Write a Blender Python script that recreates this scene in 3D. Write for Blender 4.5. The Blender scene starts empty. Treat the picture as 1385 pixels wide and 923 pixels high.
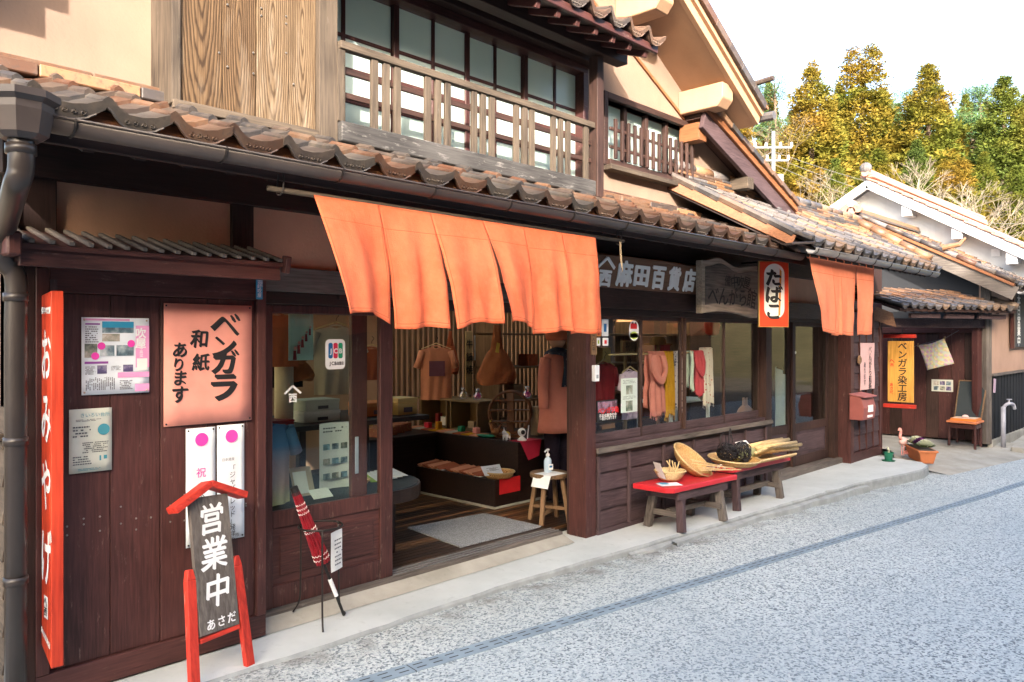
import bpy, bmesh, math, random
from mathutils import Vector, Matrix
R = math.radians
rnd = random.Random(11)
scene = bpy.context.scene
col = scene.collection

# ---------------------------------------------------------------- camera, sky, sun, exposure
cam = bpy.data.objects.new('camera', bpy.data.cameras.new('camera'))
col.objects.link(cam)
scene.camera = cam
cam.location = (0, -4.05, 1.66)
cam.rotation_euler = (R(90), 0, R(43.8167 - 90))
cam.data.sensor_width = 36
cam.data.lens = 27.29
cam.data.shift_y = -0.0025
cam.data.clip_end = 800
cam.data.clip_start = 0.05

SUN = Vector((-1.0, -1.0, 0.55)).normalized()
world = bpy.data.worlds.new('World')
scene.world = world
world.use_nodes = True
wn = world.node_tree
bg = wn.nodes['Background']
sky = wn.nodes.new('ShaderNodeTexSky')
sky.sky_type = 'NISHITA'
sky.sun_disc = False
sky.sun_elevation = math.asin(SUN.z)
sky.sun_rotation = math.atan2(SUN.x, SUN.y)
sky.air_density = 1.0
sky.dust_density = 6.0
sky.ozone_density = 1.0
wn.links.new(sky.outputs[0], bg.inputs[0])
bg.inputs[1].default_value = 0.15
sun = bpy.data.objects.new('sun', bpy.data.lights.new('sun', 'SUN'))
col.objects.link(sun)
sun.data.energy = 2.0
sun.data.angle = R(0.6)
sun.data.color = (1.0, 0.925, 0.84)
sun.rotation_euler = SUN.to_track_quat('Z', 'Y').to_euler()
vs = scene.view_settings
vs.view_transform = 'Standard'
vs.look = 'None'
vs.exposure = 2.88
vs.gamma = 1
vs.use_curve_mapping = False
scene.cycles.max_bounces = 10
scene.cycles.transparent_max_bounces = 16
scene.cycles.use_denoising = True
scene.cycles.sample_clamp_indirect = 8

# ---------------------------------------------------------------- helpers
def tag(o, label=None, cat=None, group=None, kind=None):
    if label: o['label'] = label
    if cat: o['category'] = cat
    if group: o['group'] = group
    if kind: o['kind'] = kind
    return o

def thing(name, label, cat, loc=(0, 0, 0), group=None):
    o = bpy.data.objects.new(name, None)
    col.objects.link(o)
    o.empty_display_size = 0.1
    o.location = loc
    return tag(o, label, cat, group)

def attach(o, parent):
    if parent is None: return o
    o.parent = parent
    if parent.type == 'EMPTY':
        o.matrix_parent_inverse = Matrix.Translation(-Vector(parent.location))
    return o

def put(mesh, name, parent, mtx=None, mat=None):
    o = bpy.data.objects.new(name, mesh)
    col.objects.link(o)
    attach(o, parent)
    if mtx is not None: o.matrix_basis = mtx
    return o

class MB:
    def __init__(s): s.v = []; s.f = []; s.m = []
    def add(s, vs, fs, mi=0):
        b = len(s.v); s.v += [tuple(q) for q in vs]
        s.f += [tuple(b + i for i in f) for f in fs]; s.m += [mi] * len(fs)
        return s
    def box(s, x0, x1, y0, y1, z0, z1, mi=0):
        x0, x1 = min(x0, x1), max(x0, x1); y0, y1 = min(y0, y1), max(y0, y1); z0, z1 = min(z0, z1), max(z0, z1)
        v = [(x0,y0,z0),(x1,y0,z0),(x1,y1,z0),(x0,y1,z0),(x0,y0,z1),(x1,y0,z1),(x1,y1,z1),(x0,y1,z1)]
        return s.add(v, BOXF, mi)
    def bar(s, a, b, w, h, up=(0,0,1), mi=0, w2=None, h2=None):
        a = Vector(a); b = Vector(b); d = (b - a).normalized(); up = Vector(up)
        sx = d.cross(up)
        if sx.length < 1e-4: sx = d.cross(Vector((0,1,0)))
        sx.normalize(); uz = sx.cross(d)
        w2 = w if w2 is None else w2; h2 = h if h2 is None else h2
        q = []
        for c, ww, hh in ((a, w, h), (b, w2, h2)):
            for i, j in ((-1,-1),(1,-1),(1,1),(-1,1)): q.append(c + sx*i*ww/2 + uz*j*hh/2)
        return s.add(q, [(0,3,2,1),(4,5,6,7),(0,1,5,4),(1,2,6,5),(2,3,7,6),(3,0,4,7)], mi)
    def tube(s, pts, r, n=8, cap=True, mi=0):
        pts = [Vector(p) for p in pts]; rs = r if isinstance(r, (list, tuple)) else [r]*len(pts)
        rings = []; prev = None
        for i, p in enumerate(pts):
            d = (pts[min(i+1, len(pts)-1)] - pts[max(i-1, 0)])
            d = d.normalized() if d.length > 1e-9 else Vector((0,0,1))
            if prev is None:
                t = d.cross(Vector((0,0,1)))
                if t.length < 1e-3: t = d.cross(Vector((1,0,0)))
            else:
                t = prev - d*prev.dot(d)
            t.normalize(); prev = t; u = d.cross(t)
            rings.append([p + (t*math.cos(2*math.pi*k/n) + u*math.sin(2*math.pi*k/n))*rs[i] for k in range(n)])
        v = [q for g in rings for q in g]; f = []
        for i in range(len(pts)-1):
            for k in range(n): f.append((i*n+k, i*n+(k+1)%n, (i+1)*n+(k+1)%n, (i+1)*n+k))
        if cap: f.append(tuple(range(n-1, -1, -1))); f.append(tuple((len(pts)-1)*n+k for k in range(n)))
        return s.add(v, f, mi)
    def lathe(s, prof, c=(0,0,0), n=20, mi=0, sx=1, sy=1, mtx=None):
        v = []; f = []; c = Vector(c)
        for r, z in prof:
            for k in range(n):
                p = Vector((r*math.cos(2*math.pi*k/n)*sx, r*math.sin(2*math.pi*k/n)*sy, z))
                if mtx is not None: p = mtx @ p
                v.append(p + c)
        for i in range(len(prof)-1):
            for k in range(n): f.append((i*n+k, i*n+(k+1)%n, (i+1)*n+(k+1)%n, (i+1)*n+k))
        if prof[0][0] > 1e-5: f.append(tuple(range(n-1, -1, -1)))
        if prof[-1][0] > 1e-5: f.append(tuple((len(prof)-1)*n+k for k in range(n)))
        return s.add(v, f, mi)
    def grid(s, fn, nu, nv, mi=0, thick=0):
        P = [[Vector(fn(i/nu, j/nv)) for j in range(nv+1)] for i in range(nu+1)]
        v = [q for r in P for q in r]; m = nv+1
        f = [(i*m+j, (i+1)*m+j, (i+1)*m+j+1, i*m+j+1) for i in range(nu) for j in range(nv)]
        if thick:
            N = []
            for i in range(nu+1):
                for j in range(nv+1):
                    du = P[min(i+1,nu)][j] - P[max(i-1,0)][j]; dv = P[i][min(j+1,nv)] - P[i][max(j-1,0)]
                    n = du.cross(dv); N.append(n.normalized() if n.length > 1e-12 else Vector((0,0,1)))
            k = len(v)
            v = v + [p - n*thick for p, n in zip(v, N)]
            f = f + [tuple(k + q for q in reversed(g)) for g in f]
            for i in range(nu):
                f.append((i*m, k+i*m, k+(i+1)*m, (i+1)*m)); f.append((i*m+nv, (i+1)*m+nv, k+(i+1)*m+nv, k+i*m+nv))
            for j in range(nv):
                f.append((j, j+1, k+j+1, k+j)); f.append((nu*m+j, k+nu*m+j, k+nu*m+j+1, nu*m+j+1))
        return s.add(v, f, mi)
    def prism(s, poly, a, b, axis='y', mi=0):
        # poly: 2D outline; extruded from a to b along the axis
        mp = {'y': lambda p, t: (p[0], t, p[1]), 'x': lambda p, t: (t, p[0], p[1]), 'z': lambda p, t: (p[0], p[1], t)}[axis]
        n = len(poly); v = [mp(p, a) for p in poly] + [mp(p, b) for p in poly]
        f = [tuple(range(n)), tuple(range(2*n-1, n-1, -1))] + [(i, n+i, n+(i+1)%n, (i+1)%n) for i in range(n)]
        return s.add(v, f, mi)
    def ball(s, c, r, n=10, m=7, sx=1, sy=1, sz=1, mi=0):
        prof = [(max(1e-6, r*math.sin(math.pi*i/m)), -r*math.cos(math.pi*i/m)*sz) for i in range(m+1)]
        return s.lathe(prof, c, n, mi, sx, sy)
    def mesh(s, name, mats, smooth=False, bevel=0, recalc=True):
        me = bpy.data.meshes.new(name)
        me.from_pydata(s.v, [], s.f)
        for m in (mats if isinstance(mats, (list, tuple)) else [mats]): me.materials.append(M[m] if isinstance(m, str) else m)
        if any(s.m):
            me.polygons.foreach_set('material_index', s.m)
        if recalc or bevel:
            bm = bmesh.new(); bm.from_mesh(me)
            if recalc: bmesh.ops.recalc_face_normals(bm, faces=bm.faces)
            if bevel: bmesh.ops.bevel(bm, geom=bm.edges[:], offset=bevel, segments=1, affect='EDGES', clamp_overlap=True)
            bm.to_mesh(me); bm.free()
        if smooth: me.polygons.foreach_set('use_smooth', [True]*len(me.polygons))
        me.update()
        return me
    def build(s, name, mats, parent=None, smooth=False, bevel=0, recalc=True):
        o = bpy.data.objects.new(name, s.mesh(name, mats, smooth, bevel, recalc))
        col.objects.link(o)
        return attach(o, parent)

BOXF = [(0,3,2,1),(4,5,6,7),(0,1,5,4),(1,2,6,5),(2,3,7,6),(3,0,4,7)]
def bx(name, mat, parent, x0, x1, y0, y1, z0, z1, bevel=0.003):
    return MB().box(x0, x1, y0, y1, z0, z1).build(name, mat, parent, bevel=bevel)
def br(name, mat, parent, a, b, w, h, up=(0,0,1), bevel=0.003, **k):
    return MB().bar(a, b, w, h, up, **k).build(name, mat, parent, bevel=bevel)
def lerp(a, b, t): return a + (b - a)*t
def arc_pts(pts, n=6):
    # smooth polyline through control points (Catmull-Rom)
    pts = [Vector(p) for p in pts]; out = []
    for i in range(len(pts)-1):
        p0 = pts[max(i-1,0)]; p1 = pts[i]; p2 = pts[i+1]; p3 = pts[min(i+2,len(pts)-1)]
        for k in range(n):
            t = k/n
            out.append(0.5*((2*p1) + (p2-p0)*t + (2*p0-5*p1+4*p2-p3)*t*t + (3*p1-p0-3*p2+p3)*t**3))
    return out + [pts[-1]]

# ---------------------------------------------------------------- materials
M = {}
class NT:
    def __init__(s, name):
        s.mat = bpy.data.materials.new(name); s.mat.use_nodes = True; M[name] = s.mat
        s.t = s.mat.node_tree; s.b = s.t.nodes['Principled BSDF']; s.out = s.t.nodes['Material Output']
    def n(s, typ, **k):
        q = s.t.nodes.new('ShaderNode' + typ)
        for a, v in k.items():
            if a.startswith('_'): q.inputs[a[1:].replace('_', ' ')].default_value = v
            else: setattr(q, a, v)
        return q
    def l(s, a, b): s.t.links.new(a, b)
    def coord(s, scale=(1,1,1), rand=True, space='Object', seed=0):
        tc = s.n('TexCoord'); mp = s.n('Mapping'); mp.inputs['Scale'].default_value = scale
        mp.inputs['Location'].default_value = (seed, seed*1.7, seed*.3)
        if rand:
            oi = s.n('ObjectInfo'); ad = s.n('VectorMath', operation='MULTIPLY_ADD')
            cb = s.n('CombineXYZ'); s.l(oi.outputs['Random'], cb.inputs[0]); s.l(oi.outputs['Random'], cb.inputs[1]); s.l(oi.outputs['Random'], cb.inputs[2])
            s.l(cb.outputs[0], ad.inputs[0]); ad.inputs[1].default_value = (37, 53, 71); s.l(tc.outputs[space], ad.inputs[2])
            s.l(ad.outputs[0], mp.inputs['Vector'])
        else: s.l(tc.outputs[space], mp.inputs['Vector'])
        return mp.outputs[0]
    def noise(s, vec, scale=5, detail=4, rough=.55, dist=0):
        q = s.n('TexNoise'); q.inputs['Scale'].default_value = scale; q.inputs['Detail'].default_value = detail
        q.inputs['Roughness'].default_value = rough; q.inputs['Distortion'].default_value = dist
        s.l(vec, q.inputs['Vector']); return q.outputs['Fac']
    def ramp(s, fac, stops, interp='LINEAR'):
        q = s.n('ValToRGB'); q.color_ramp.interpolation = interp; e = q.color_ramp.elements
        while len(e) < len(stops): e.new(0.5)
        for i, (p, c) in enumerate(stops):
            e[i].position = p; e[i].color = (c[0], c[1], c[2], 1) if not isinstance(c, (int, float)) else (c, c, c, 1)
        s.l(fac, q.inputs[0]); return q.outputs[0]
    def mix(s, fac, a, b, mode='MIX'):
        q = s.n('MixRGB', blend_type=mode)
        for i, x in zip((0, 1, 2), (fac, a, b)):
            if hasattr(x, 'links') or hasattr(x, 'is_linked'): s.l(x, q.inputs[i])
            elif isinstance(x, (int, float)): q.inputs[i].default_value = x if i == 0 else (x, x, x, 1)
            else: q.inputs[i].default_value = (*x, 1)
        return q.outputs[0]
    def bump(s, h, strength=.3, dist=.01, normal=None):
        q = s.n('Bump'); q.inputs['Strength'].default_value = strength; q.inputs['Distance'].default_value = dist
        s.l(h, q.inputs['Height'])
        if normal is not None: s.l(normal, q.inputs['Normal'])
        s.l(q.outputs[0], s.b.inputs['Normal']); return q.outputs[0]
    def col(s, c): s.l(c, s.b.inputs['Base Color'])
    def set(s, **k):
        for a, v in k.items():
            a = a.replace('_', ' ')
            s.b.inputs[a].default_value = v
        return s

def plain(name, c, rough=.6, metal=0, var=.12, scale=20, spec=.4, bump=0):
    m = NT(name); v = m.coord()
    f = m.noise(v, scale, 3)
    m.col(m.ramp(f, [(.3, tuple(q*(1-var) for q in c)), (.7, tuple(min(1, q*(1+var)) for q in c))]))
    m.set(Roughness=rough, Metallic=metal); m.b.inputs['Specular IOR Level'].default_value = spec
    if bump: m.bump(f, bump, .004)
    return m

def wood(name, dark, light, axis='z', scale=14, rough=.65, wear=None, wear_amt=.35, contrast=.25, spec=.3, bump=.35, stretch=.06):
    m = NT(name)
    sc = {'x': (stretch,1,1), 'y': (1,stretch,1), 'z': (1,1,stretch)}[axis]
    v = m.coord(sc)
    g = m.noise(v, scale, 6, .62, .6)
    fine = m.noise(v, scale*6, 3, .6)
    big = m.noise(m.coord((1,1,1), seed=3), 1.6, 3)
    c = m.ramp(g, [(.5-contrast, dark), (.5+contrast, light)])
    c = m.mix(m.ramp(fine, [(.35, 1), (.65, 0)]), c, tuple(q*.62 for q in dark))
    q = m.n('MixRGB', blend_type='MIX'); m.t.nodes.remove(q)
    c2 = m.mix(m.ramp(big, [(.3, 0), (.75, .5)]), c, tuple(min(1, q*1.5) for q in light))
    if wear:
        wv = m.coord(tuple(.25 if k != 1 and abs(k-1) > .1 else 1 for k in sc), seed=9)
        w1 = m.noise(wv, scale*1.6, 7, .75)
        c2 = m.mix(m.ramp(w1, [(.72-wear_amt*.35, 0), (.86-wear_amt*.25, .85)]), c2, wear)
    m.col(c2)
    m.set(Roughness=rough); m.b.inputs['Specular IOR Level'].default_value = spec
    h = m.mix(.5, g, fine)
    m.bump(h, bump, .006)
    return m

def grainwood(name, dark, light, pale):
    # wide flat-sawn boards: nested cathedral grain and weathered pale streaks
    m = NT(name); tc = m.n('TexCoord'); sp = m.n('SeparateXYZ'); m.l(tc.outputs['Generated'], sp.inputs[0]); oi = m.n('ObjectInfo')
    def mth(op, a, b):
        q = m.n('Math', operation=op)
        for k, x in enumerate((a, b)):
            if isinstance(x, (int, float)): q.inputs[k].default_value = x
            else: m.l(x, q.inputs[k])
        return q.outputs[0]
    cb = m.n('CombineXYZ'); m.l(mth('SUBTRACT', sp.outputs[0], .5), cb.inputs[0]); m.l(mth('MULTIPLY', mth('SUBTRACT', sp.outputs[2], mth('MULTIPLY', oi.outputs['Random'], .6)), .75), cb.inputs[2])
    w = m.n('TexWave'); w.wave_type = 'RINGS'; w.rings_direction = 'Y'; w.inputs['Scale'].default_value = 4.9; w.inputs['Distortion'].default_value = 3.4; w.inputs['Detail'].default_value = 4; w.inputs['Detail Scale'].default_value = 1.6; w.inputs['Detail Roughness'].default_value = .6
    m.l(cb.outputs[0], w.inputs['Vector']); g = w.outputs['Fac']
    fine = m.noise(m.coord((1,1,.02), rand=True, seed=2), 130, 3, .6); st = m.noise(m.coord((1,1,.12), rand=True, seed=5), 9, 6, .7); dk = m.noise(m.coord((1,1,.2), rand=True, seed=8), 5, 4)
    c = m.ramp(g, [(.05, dark), (.30, light), (.9, tuple(q*1.2 for q in light))])
    c = m.mix(m.ramp(fine, [(.36, .6), (.6, 0)]), c, dark)
    c = m.mix(m.ramp(dk, [(.5, 0), (.75, .6)]), c, tuple(q*1.3 for q in dark))
    c = m.mix(m.ramp(st, [(.52, 0), (.74, .75)]), c, pale)
    m.col(c); m.set(Roughness=.8); m.b.inputs['Specular IOR Level'].default_value = .2
    m.bump(m.mix(.5, g, fine), .5, .006)
for ax in 'xyz':
    wood('bengara_' + ax, (.045,.0165,.0150), (.085,.032,.028), ax, 16, .5, (.25,.17,.145), .34)
    wood('dark_' + ax, (.014,.007,.006), (.036,.017,.013), ax, 16, .65, (.10,.06,.04), .05)
    wood('post_' + ax, (.022,.011,.009), (.060,.030,.023), ax, 16, .65, (.22,.16,.12), .22)
    wood('siding_' + ax, (.042,.024,.026), (.088,.056,.060), ax, 13, .7, (.22,.17,.165), .28)
    wood('weathered_' + ax, (.038,.028,.021), (.105,.080,.058), ax, 12, .8, (.17,.15,.125), .3, .2)
    wood('greywood_' + ax, (.060,.048,.042), (.17,.145,.125), ax, 13, .8, (.30,.28,.25), .3)
    wood('red_' + ax, (.42,.028,.018), (.58,.045,.025), ax, 12, .55, (.60,.30,.22), .36, bump=.3)
    wood('orangewood_' + ax, (.13,.048,.020), (.25,.10,.042), ax, 12, .6)
    wood('stool_' + ax, (.12,.065,.03), (.25,.15,.08), ax, 14, .6)
    wood('bamboo_' + ax, (.50,.34,.15), (.66,.48,.24), ax, 22, .5, bump=.1)
grainwood('panel_wood', (.034,.019,.010), (.098,.060,.031), (.21,.165,.12))
grainwood('panel_wood_pale', (.052,.031,.016), (.145,.100,.060), (.25,.205,.155))
wood('cab', (.012,.006,.004), (.028,.013,.009), 'x', 10, .45)
wood('beam_grey', (.022,.020,.020), (.075,.070,.066), 'x', 15, .75, (.30,.28,.26), .45)
wood('plankfloor', (.02,.009,.004), (.15,.072,.030), 'x', 22, .42, None, 0, .16, stretch=.03)
wood('plankdark', (.010,.005,.003), (.045,.020,.009), 'x', 22, .38, None, 0, .16, stretch=.03)
wood('planklight', (.06,.026,.010), (.26,.125,.050), 'x', 22, .38, None, 0, .16, stretch=.03)
wood('signwood', (.12,.058,.032), (.19,.10,.058), 'x', 9, .6)
wood('carvedwood', (.085,.072,.062), (.22,.185,.155), 'x', 10, .75, (.42,.36,.29), .3)
wood('carvedrim', (.24,.19,.145), (.42,.34,.265), 'x', 10, .75)
wood('yellowboard', (.55,.27,.05), (.68,.36,.085), 'z', 12, .5, bump=.1)
wood('blackboards', (.007,.008,.010), (.020,.021,.025), 'z', 16, .8, (.14,.14,.14), .12, spec=.15)

def plaster(name, c, stain=.82, scale=2.2):
    m = NT(name); v = m.coord(rand=False)
    a = m.noise(v, scale, 5); b = m.noise(v, 60, 4); d = m.noise(m.coord((1,1,.25), rand=False), 5, 4)
    k = m.ramp(a, [(.3, tuple(q*stain for q in c)), (.65, c)])
    k = m.mix(m.ramp(d, [(.5, 0), (.78, .45)]), k, tuple(q*.70 for q in c)); e = m.noise(v, 16, 6, .75); k = m.mix(m.ramp(e, [(.60, 0), (.80, .35)]), k, tuple(q*.78 for q in c))
    m.col(k); m.set(Roughness=.9); m.b.inputs['Specular IOR Level'].default_value = .15
    m.bump(m.mix(.5, b, e), .4, .008); return m
plaster('plaster_peach', (.25,.172,.128), .86)
plaster('plaster_soffit', (.40,.245,.15), .86)
plaster('plaster_low', (.50,.30,.20), .8)
plaster('plaster_white', (.60,.615,.63), .9)
plaster('plaster_tan', (.44,.285,.21), .86)

def tile(name, cols, rough=.5):
    m = NT(name); oi = m.n('ObjectInfo')
    base = m.ramp(oi.outputs['Random'], [((i+.0)/len(cols), c) for i, c in enumerate(cols)], 'CONSTANT')
    v = m.coord(); a = m.noise(v, 14, 5, .65); b = m.noise(v, 55, 3)
    k = m.mix(m.ramp(a, [(.45, 0), (.75, .55)]), base, (.15,.115,.085))
    k = m.mix(m.ramp(b, [(.52, 0), (.72, .6)]), k, (.05,.04,.035))
    m.col(k); m.set(Roughness=rough); m.b.inputs['Specular IOR Level'].default_value = .45
    m.bump(m.mix(.4, a, b), .4, .006); return m
tile('tile_mix', [(.075,.030,.016), (.045,.032,.027), (.115,.056,.030), (.034,.030,.030), (.085,.045,.026), (.028,.026,.027), (.095,.045,.026), (.055,.038,.030)])
tile('tile_tan', [(.22,.105,.048), (.14,.070,.036), (.27,.14,.070), (.10,.060,.042), (.055,.047,.046), (.20,.11,.06)])
tile('tile_grey', [(.085,.080,.084), (.14,.125,.12), (.050,.049,.054), (.19,.125,.080), (.11,.098,.095)])
tile('tile_pink', [(.42,.22,.165), (.36,.18,.13), (.48,.27,.20), (.40,.21,.15)])
tile('eave_tile', [(.075,.042,.030), (.060,.048,.043), (.095,.046,.028), (.062,.055,.050), (.105,.060,.040)])

def cloth(name, c, c2=None, rough=.85, transl=.25, weave=900, fade=2.5, var=.88):
    m = NT(name); v = m.coord(rand=True); c2 = c2 or tuple(q*var for q in c)
    a = m.noise(v, fade, 5, .6); w = m.noise(v, weave*.25, 2)
    k = m.ramp(a, [(.3, c2), (.68, c)])
    k = m.mix(m.ramp(m.noise(v, fade*7, 6, .7), [(.45, 0), (.8, .45)]), k, tuple(min(1, q*1.12+.02) for q in c))
    m.col(k); m.set(Roughness=rough); m.b.inputs['Specular IOR Level'].default_value = .1
    cr = m.noise(m.coord((1,1,.22)), 34, 4, .6)
    m.bump(m.mix(.35, m.mix(.5, w, cr), m.noise(v, 16, 4)), .8, .008)
    if transl:
        tr = m.n('BsdfTranslucent'); m.l(k, tr.inputs[0]); mx = m.n('MixShader'); mx.inputs[0].default_value = transl
        m.l(m.b.outputs[0], mx.inputs[1]); m.l(tr.outputs[0], mx.inputs[2]); m.l(mx.outputs[0], m.out.inputs[0])
    return m
cloth('noren', (.90,.245,.115), (.74,.165,.070), transl=.33, fade=3.2)
cloth('noren_seam', (.55,.12,.05), transl=.1)
cloth('noren_pale', (.84,.29,.16), (.74,.23,.12), transl=.33)
cloth('rust', (.42,.115,.055), transl=.05)
cloth('rust_pale', (.72,.31,.175), transl=.05)
cloth('dress', (.64,.225,.155), transl=.05)
cloth('brownbag', (.36,.125,.05), (.27,.09,.036), transl=0, fade=9)
cloth('navy', (.012,.014,.028), transl=0)
cloth('leggings', (.018,.012,.02), transl=0)
cloth('pinkscarf', (.72,.27,.22), (.62,.20,.165), transl=.15)
cloth('deeppink', (.66,.10,.12), (.56,.07,.09), transl=.15)
cloth('mustard', (.66,.33,.025), (.56,.26,.02), transl=.15)
cloth('lavender', (.55,.40,.50), transl=.1)
cloth('greenwhite', (.62,.66,.58), transl=.1)
cloth('mint', (.50,.66,.58), transl=.2)
cloth('hat', (.30,.15,.05), transl=0)
cloth('greycloth', (.05,.065,.075), transl=0)
cloth('blacktee', (.014,.012,.012), transl=0)
cloth('purplepatch', (.22,.09,.12), transl=0)

def patterned(name, base, spots, scale=20, thr=.5):
    m = NT(name); v = m.coord(rand=True)
    vo = m.n('TexVoronoi'); vo.inputs['Scale'].default_value = scale; m.l(v, vo.inputs['Vector'])
    nz = m.noise(v, scale*.8, 2)
    f = m.ramp(m.mix(.5, vo.outputs['Distance'], nz), [(thr-.04, 1), (thr+.02, 0)])
    c = base
    k = m.mix(f, base, spots); m.col(k); m.set(Roughness=.85); return m
patterned('spotscarf', (.72,.60,.52), (.50,.075,.06), 26, .36)
patterned('floralscarf', (.50,.40,.40), (.12,.10,.14), 30, .42)
patterned('navywhite', (.012,.016,.03), (.5,.52,.48), 22, .33)
m = NT('tiedye'); mg = m.n('TexMagic'); mg.turbulence_depth = 3; mg.inputs['Scale'].default_value = 9; mg.inputs['Distortion'].default_value = 1.2; m.l(m.coord(rand=False), mg.inputs['Vector'])
m.col(m.mix(.62, m.mix(.5, mg.outputs['Color'], (.6,.35,.28)), (.38,.27,.20))); m.set(Roughness=.85)
patterned('blotchy', (.50,.45,.40), (.08,.07,.12), 60, .42)
def photoprint(name, cols, sc=16):
    m = NT(name); v = m.coord(rand=True); f = m.noise(v, sc, 4, .6); m.col(m.ramp(f, [(.30+.4*k/(len(cols)-1), c) for k, c in enumerate(cols)])); m.set(Roughness=.5)
photoprint('photo_sky', [(.05,.09,.10), (.20,.33,.40), (.45,.60,.70)]); photoprint('photo_dark', [(.03,.05,.06), (.10,.15,.18), (.30,.36,.38), (.55,.58,.58)])
photoprint('photo_mixed', [(.06,.07,.06), (.20,.22,.17), (.42,.36,.30), (.60,.58,.55)]); photoprint('photo_purple', [(.03,.025,.07), (.10,.08,.18), (.42,.38,.46)]); photoprint('photo_red', [(.03,.02,.03), (.12,.05,.07), (.30,.20,.28), (.45,.10,.09)])
patterned('redpatternbox', (.30,.09,.04), (.40,.20,.06), 40, .4)

# flag gradient tee (dyed blue to pink to cream along its height)
m = NT('dyed_tee'); tc = m.n('TexCoord'); sp = m.n('SeparateXYZ'); m.l(tc.outputs['Object'], sp.inputs[0])
mr = m.n('MapRange'); mr.inputs['From Min'].default_value = .60; mr.inputs['From Max'].default_value = 1.16; m.l(sp.outputs[2], mr.inputs[0])
m.col(m.ramp(mr.outputs[0], [(0, (.55,.47,.22)), (.25, (.48,.30,.26)), (.5, (.32,.22,.27)), (.68, (.07,.17,.33)), (1, (.025,.06,.14))])); m.set(Roughness=.85)

# paper, paint, plain things
for nm, c, r in [('paper', (.78,.76,.72), .8), ('paper_cool', (.70,.74,.78), .75), ('paper_cream', (.55,.56,.48), .8), ('paper_tan', (.52,.42,.32), .8),
                 ('washi', (.74,.30,.235), .85), ('washi_pale', (.66,.42,.40), .85), ('white_paint', (.80,.79,.77), .6), ('letter_white', (.70,.70,.67), .6),
                 ('letter_grey', (.80,.82,.81), .5), ('ink', (.016,.015,.016), .6), ('ink_grey', (.10,.10,.11), .7), ('teal', (.06,.27,.33), .6), ('magenta', (.72,.05,.36), .7),
                 ('pink_print', (.72,.30,.52), .7), ('purple_print', (.26,.07,.30), .7), ('red_paint', (.60,.05,.025), .45), ('sign_red', (.62,.055,.02), .4),
                 ('sign_redside', (.55,.045,.02), .45), ('bright_red', (.66,.018,.02), .6), ('maroon', (.22,.012,.02), .6), ('crimson', (.55,.02,.05), .7),
                 ('jcb_blue', (.01,.13,.34), .4), ('jcb_red', (.55,.02,.07), .4), ('jcb_green', (.01,.26,.13), .4), ('skyblue', (.03,.26,.42), .4),
                 ('enamel', (.72,.74,.70), .3), ('rustorange', (.62,.25,.04), .5), ('charcoal', (.02,.021,.024), .7), ('chalkboard', (.022,.030,.033), .75),
                 ('salmon', (.78,.32,.27), .6), ('salmon_pale', (.80,.50,.44), .6), ('green_pot', (.012,.13,.075), .5), ('terracotta', (.52,.17,.065), .75),
                 ('mail_red', (.27,.078,.066), .55), ('mail_pink', (.36,.125,.12), .55), ('yellow_green', (.55,.66,.10), .5), ('lime', (.25,.42,.04), .6),
                 ('black', (.010,.010,.010), .5), ('cablack', (.016,.011,.010), .4), ('white_plastic', (.74,.75,.76), .35), ('grey_plastic', (.28,.31,.34), .4),
                 ('chrome_grey', (.45,.46,.48), .35), ('tag_yellow', (.68,.52,.08), .6), ('orange_box', (.62,.20,.035), .6), ('yellow_box', (.62,.45,.16), .6),
                 ('shelfwood', (.20,.125,.05), .6), ('cane', (.16,.062,.022), .5), ('skin_tan', (.42,.22,.13), .6), ('toy_brown', (.26,.10,.03), .5),
                 ('cabbage_white', (.60,.62,.45), .7), ('cabbage_purple', (.11,.02,.11), .6), ('leaf_green', (.07,.12,.03), .6), ('stone_dark', (.09,.075,.06), .9),
                 ('kraft', (.36,.27,.17), .8), ('vine', (.012,.010,.012), .6), ('stalk_green', (.28,.29,.14), .7), ('brass', (.5,.34,.12), .4)]:
    plain(nm, c, r, var=.07, scale=9, bump=.08 if 'paint' not in nm else .12)
for nm, c, r, mt in [('gutter_metal', (.052,.041,.038), .40, .0), ('gutter_grey', (.20,.195,.195), .38, .3), ('pipe', (.028,.022,.020), .34, 0), ('iron', (.035,.030,.028), .5, .6), ('nail', (.30,.28,.26), .4, .8), ('steel', (.25,.31,.345), .6, .0), ('aluminium', (.62,.64,.66), .35, .8), ('white_pipe', (.34,.34,.38), .4, 0)]:
    plain(nm, c, r, mt, var=.15, scale=7, bump=.05)

def woven(name, c1, c2, s=70):
    m = NT(name); v = m.coord(rand=False)
    vo = m.n('TexVoronoi'); vo.inputs['Scale'].default_value = s; vo.distance = 'CHEBYCHEV'; m.l(v, vo.inputs['Vector'])
    w = m.n('TexWave'); w.inputs['Scale'].default_value = s*.6; w.inputs['Distortion'].default_value = 2; m.l(v, w.inputs['Vector'])
    f = m.mix(.5, vo.outputs['Distance'], w.outputs['Fac'])
    m.col(m.ramp(f, [(.15, c1), (.6, c2)])); m.set(Roughness=.6); m.bump(f, .6, .008)
woven('basket', (.30,.13,.035), (.64,.40,.15))
woven('basket_pale', (.42,.28,.12), (.72,.54,.28))

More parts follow.
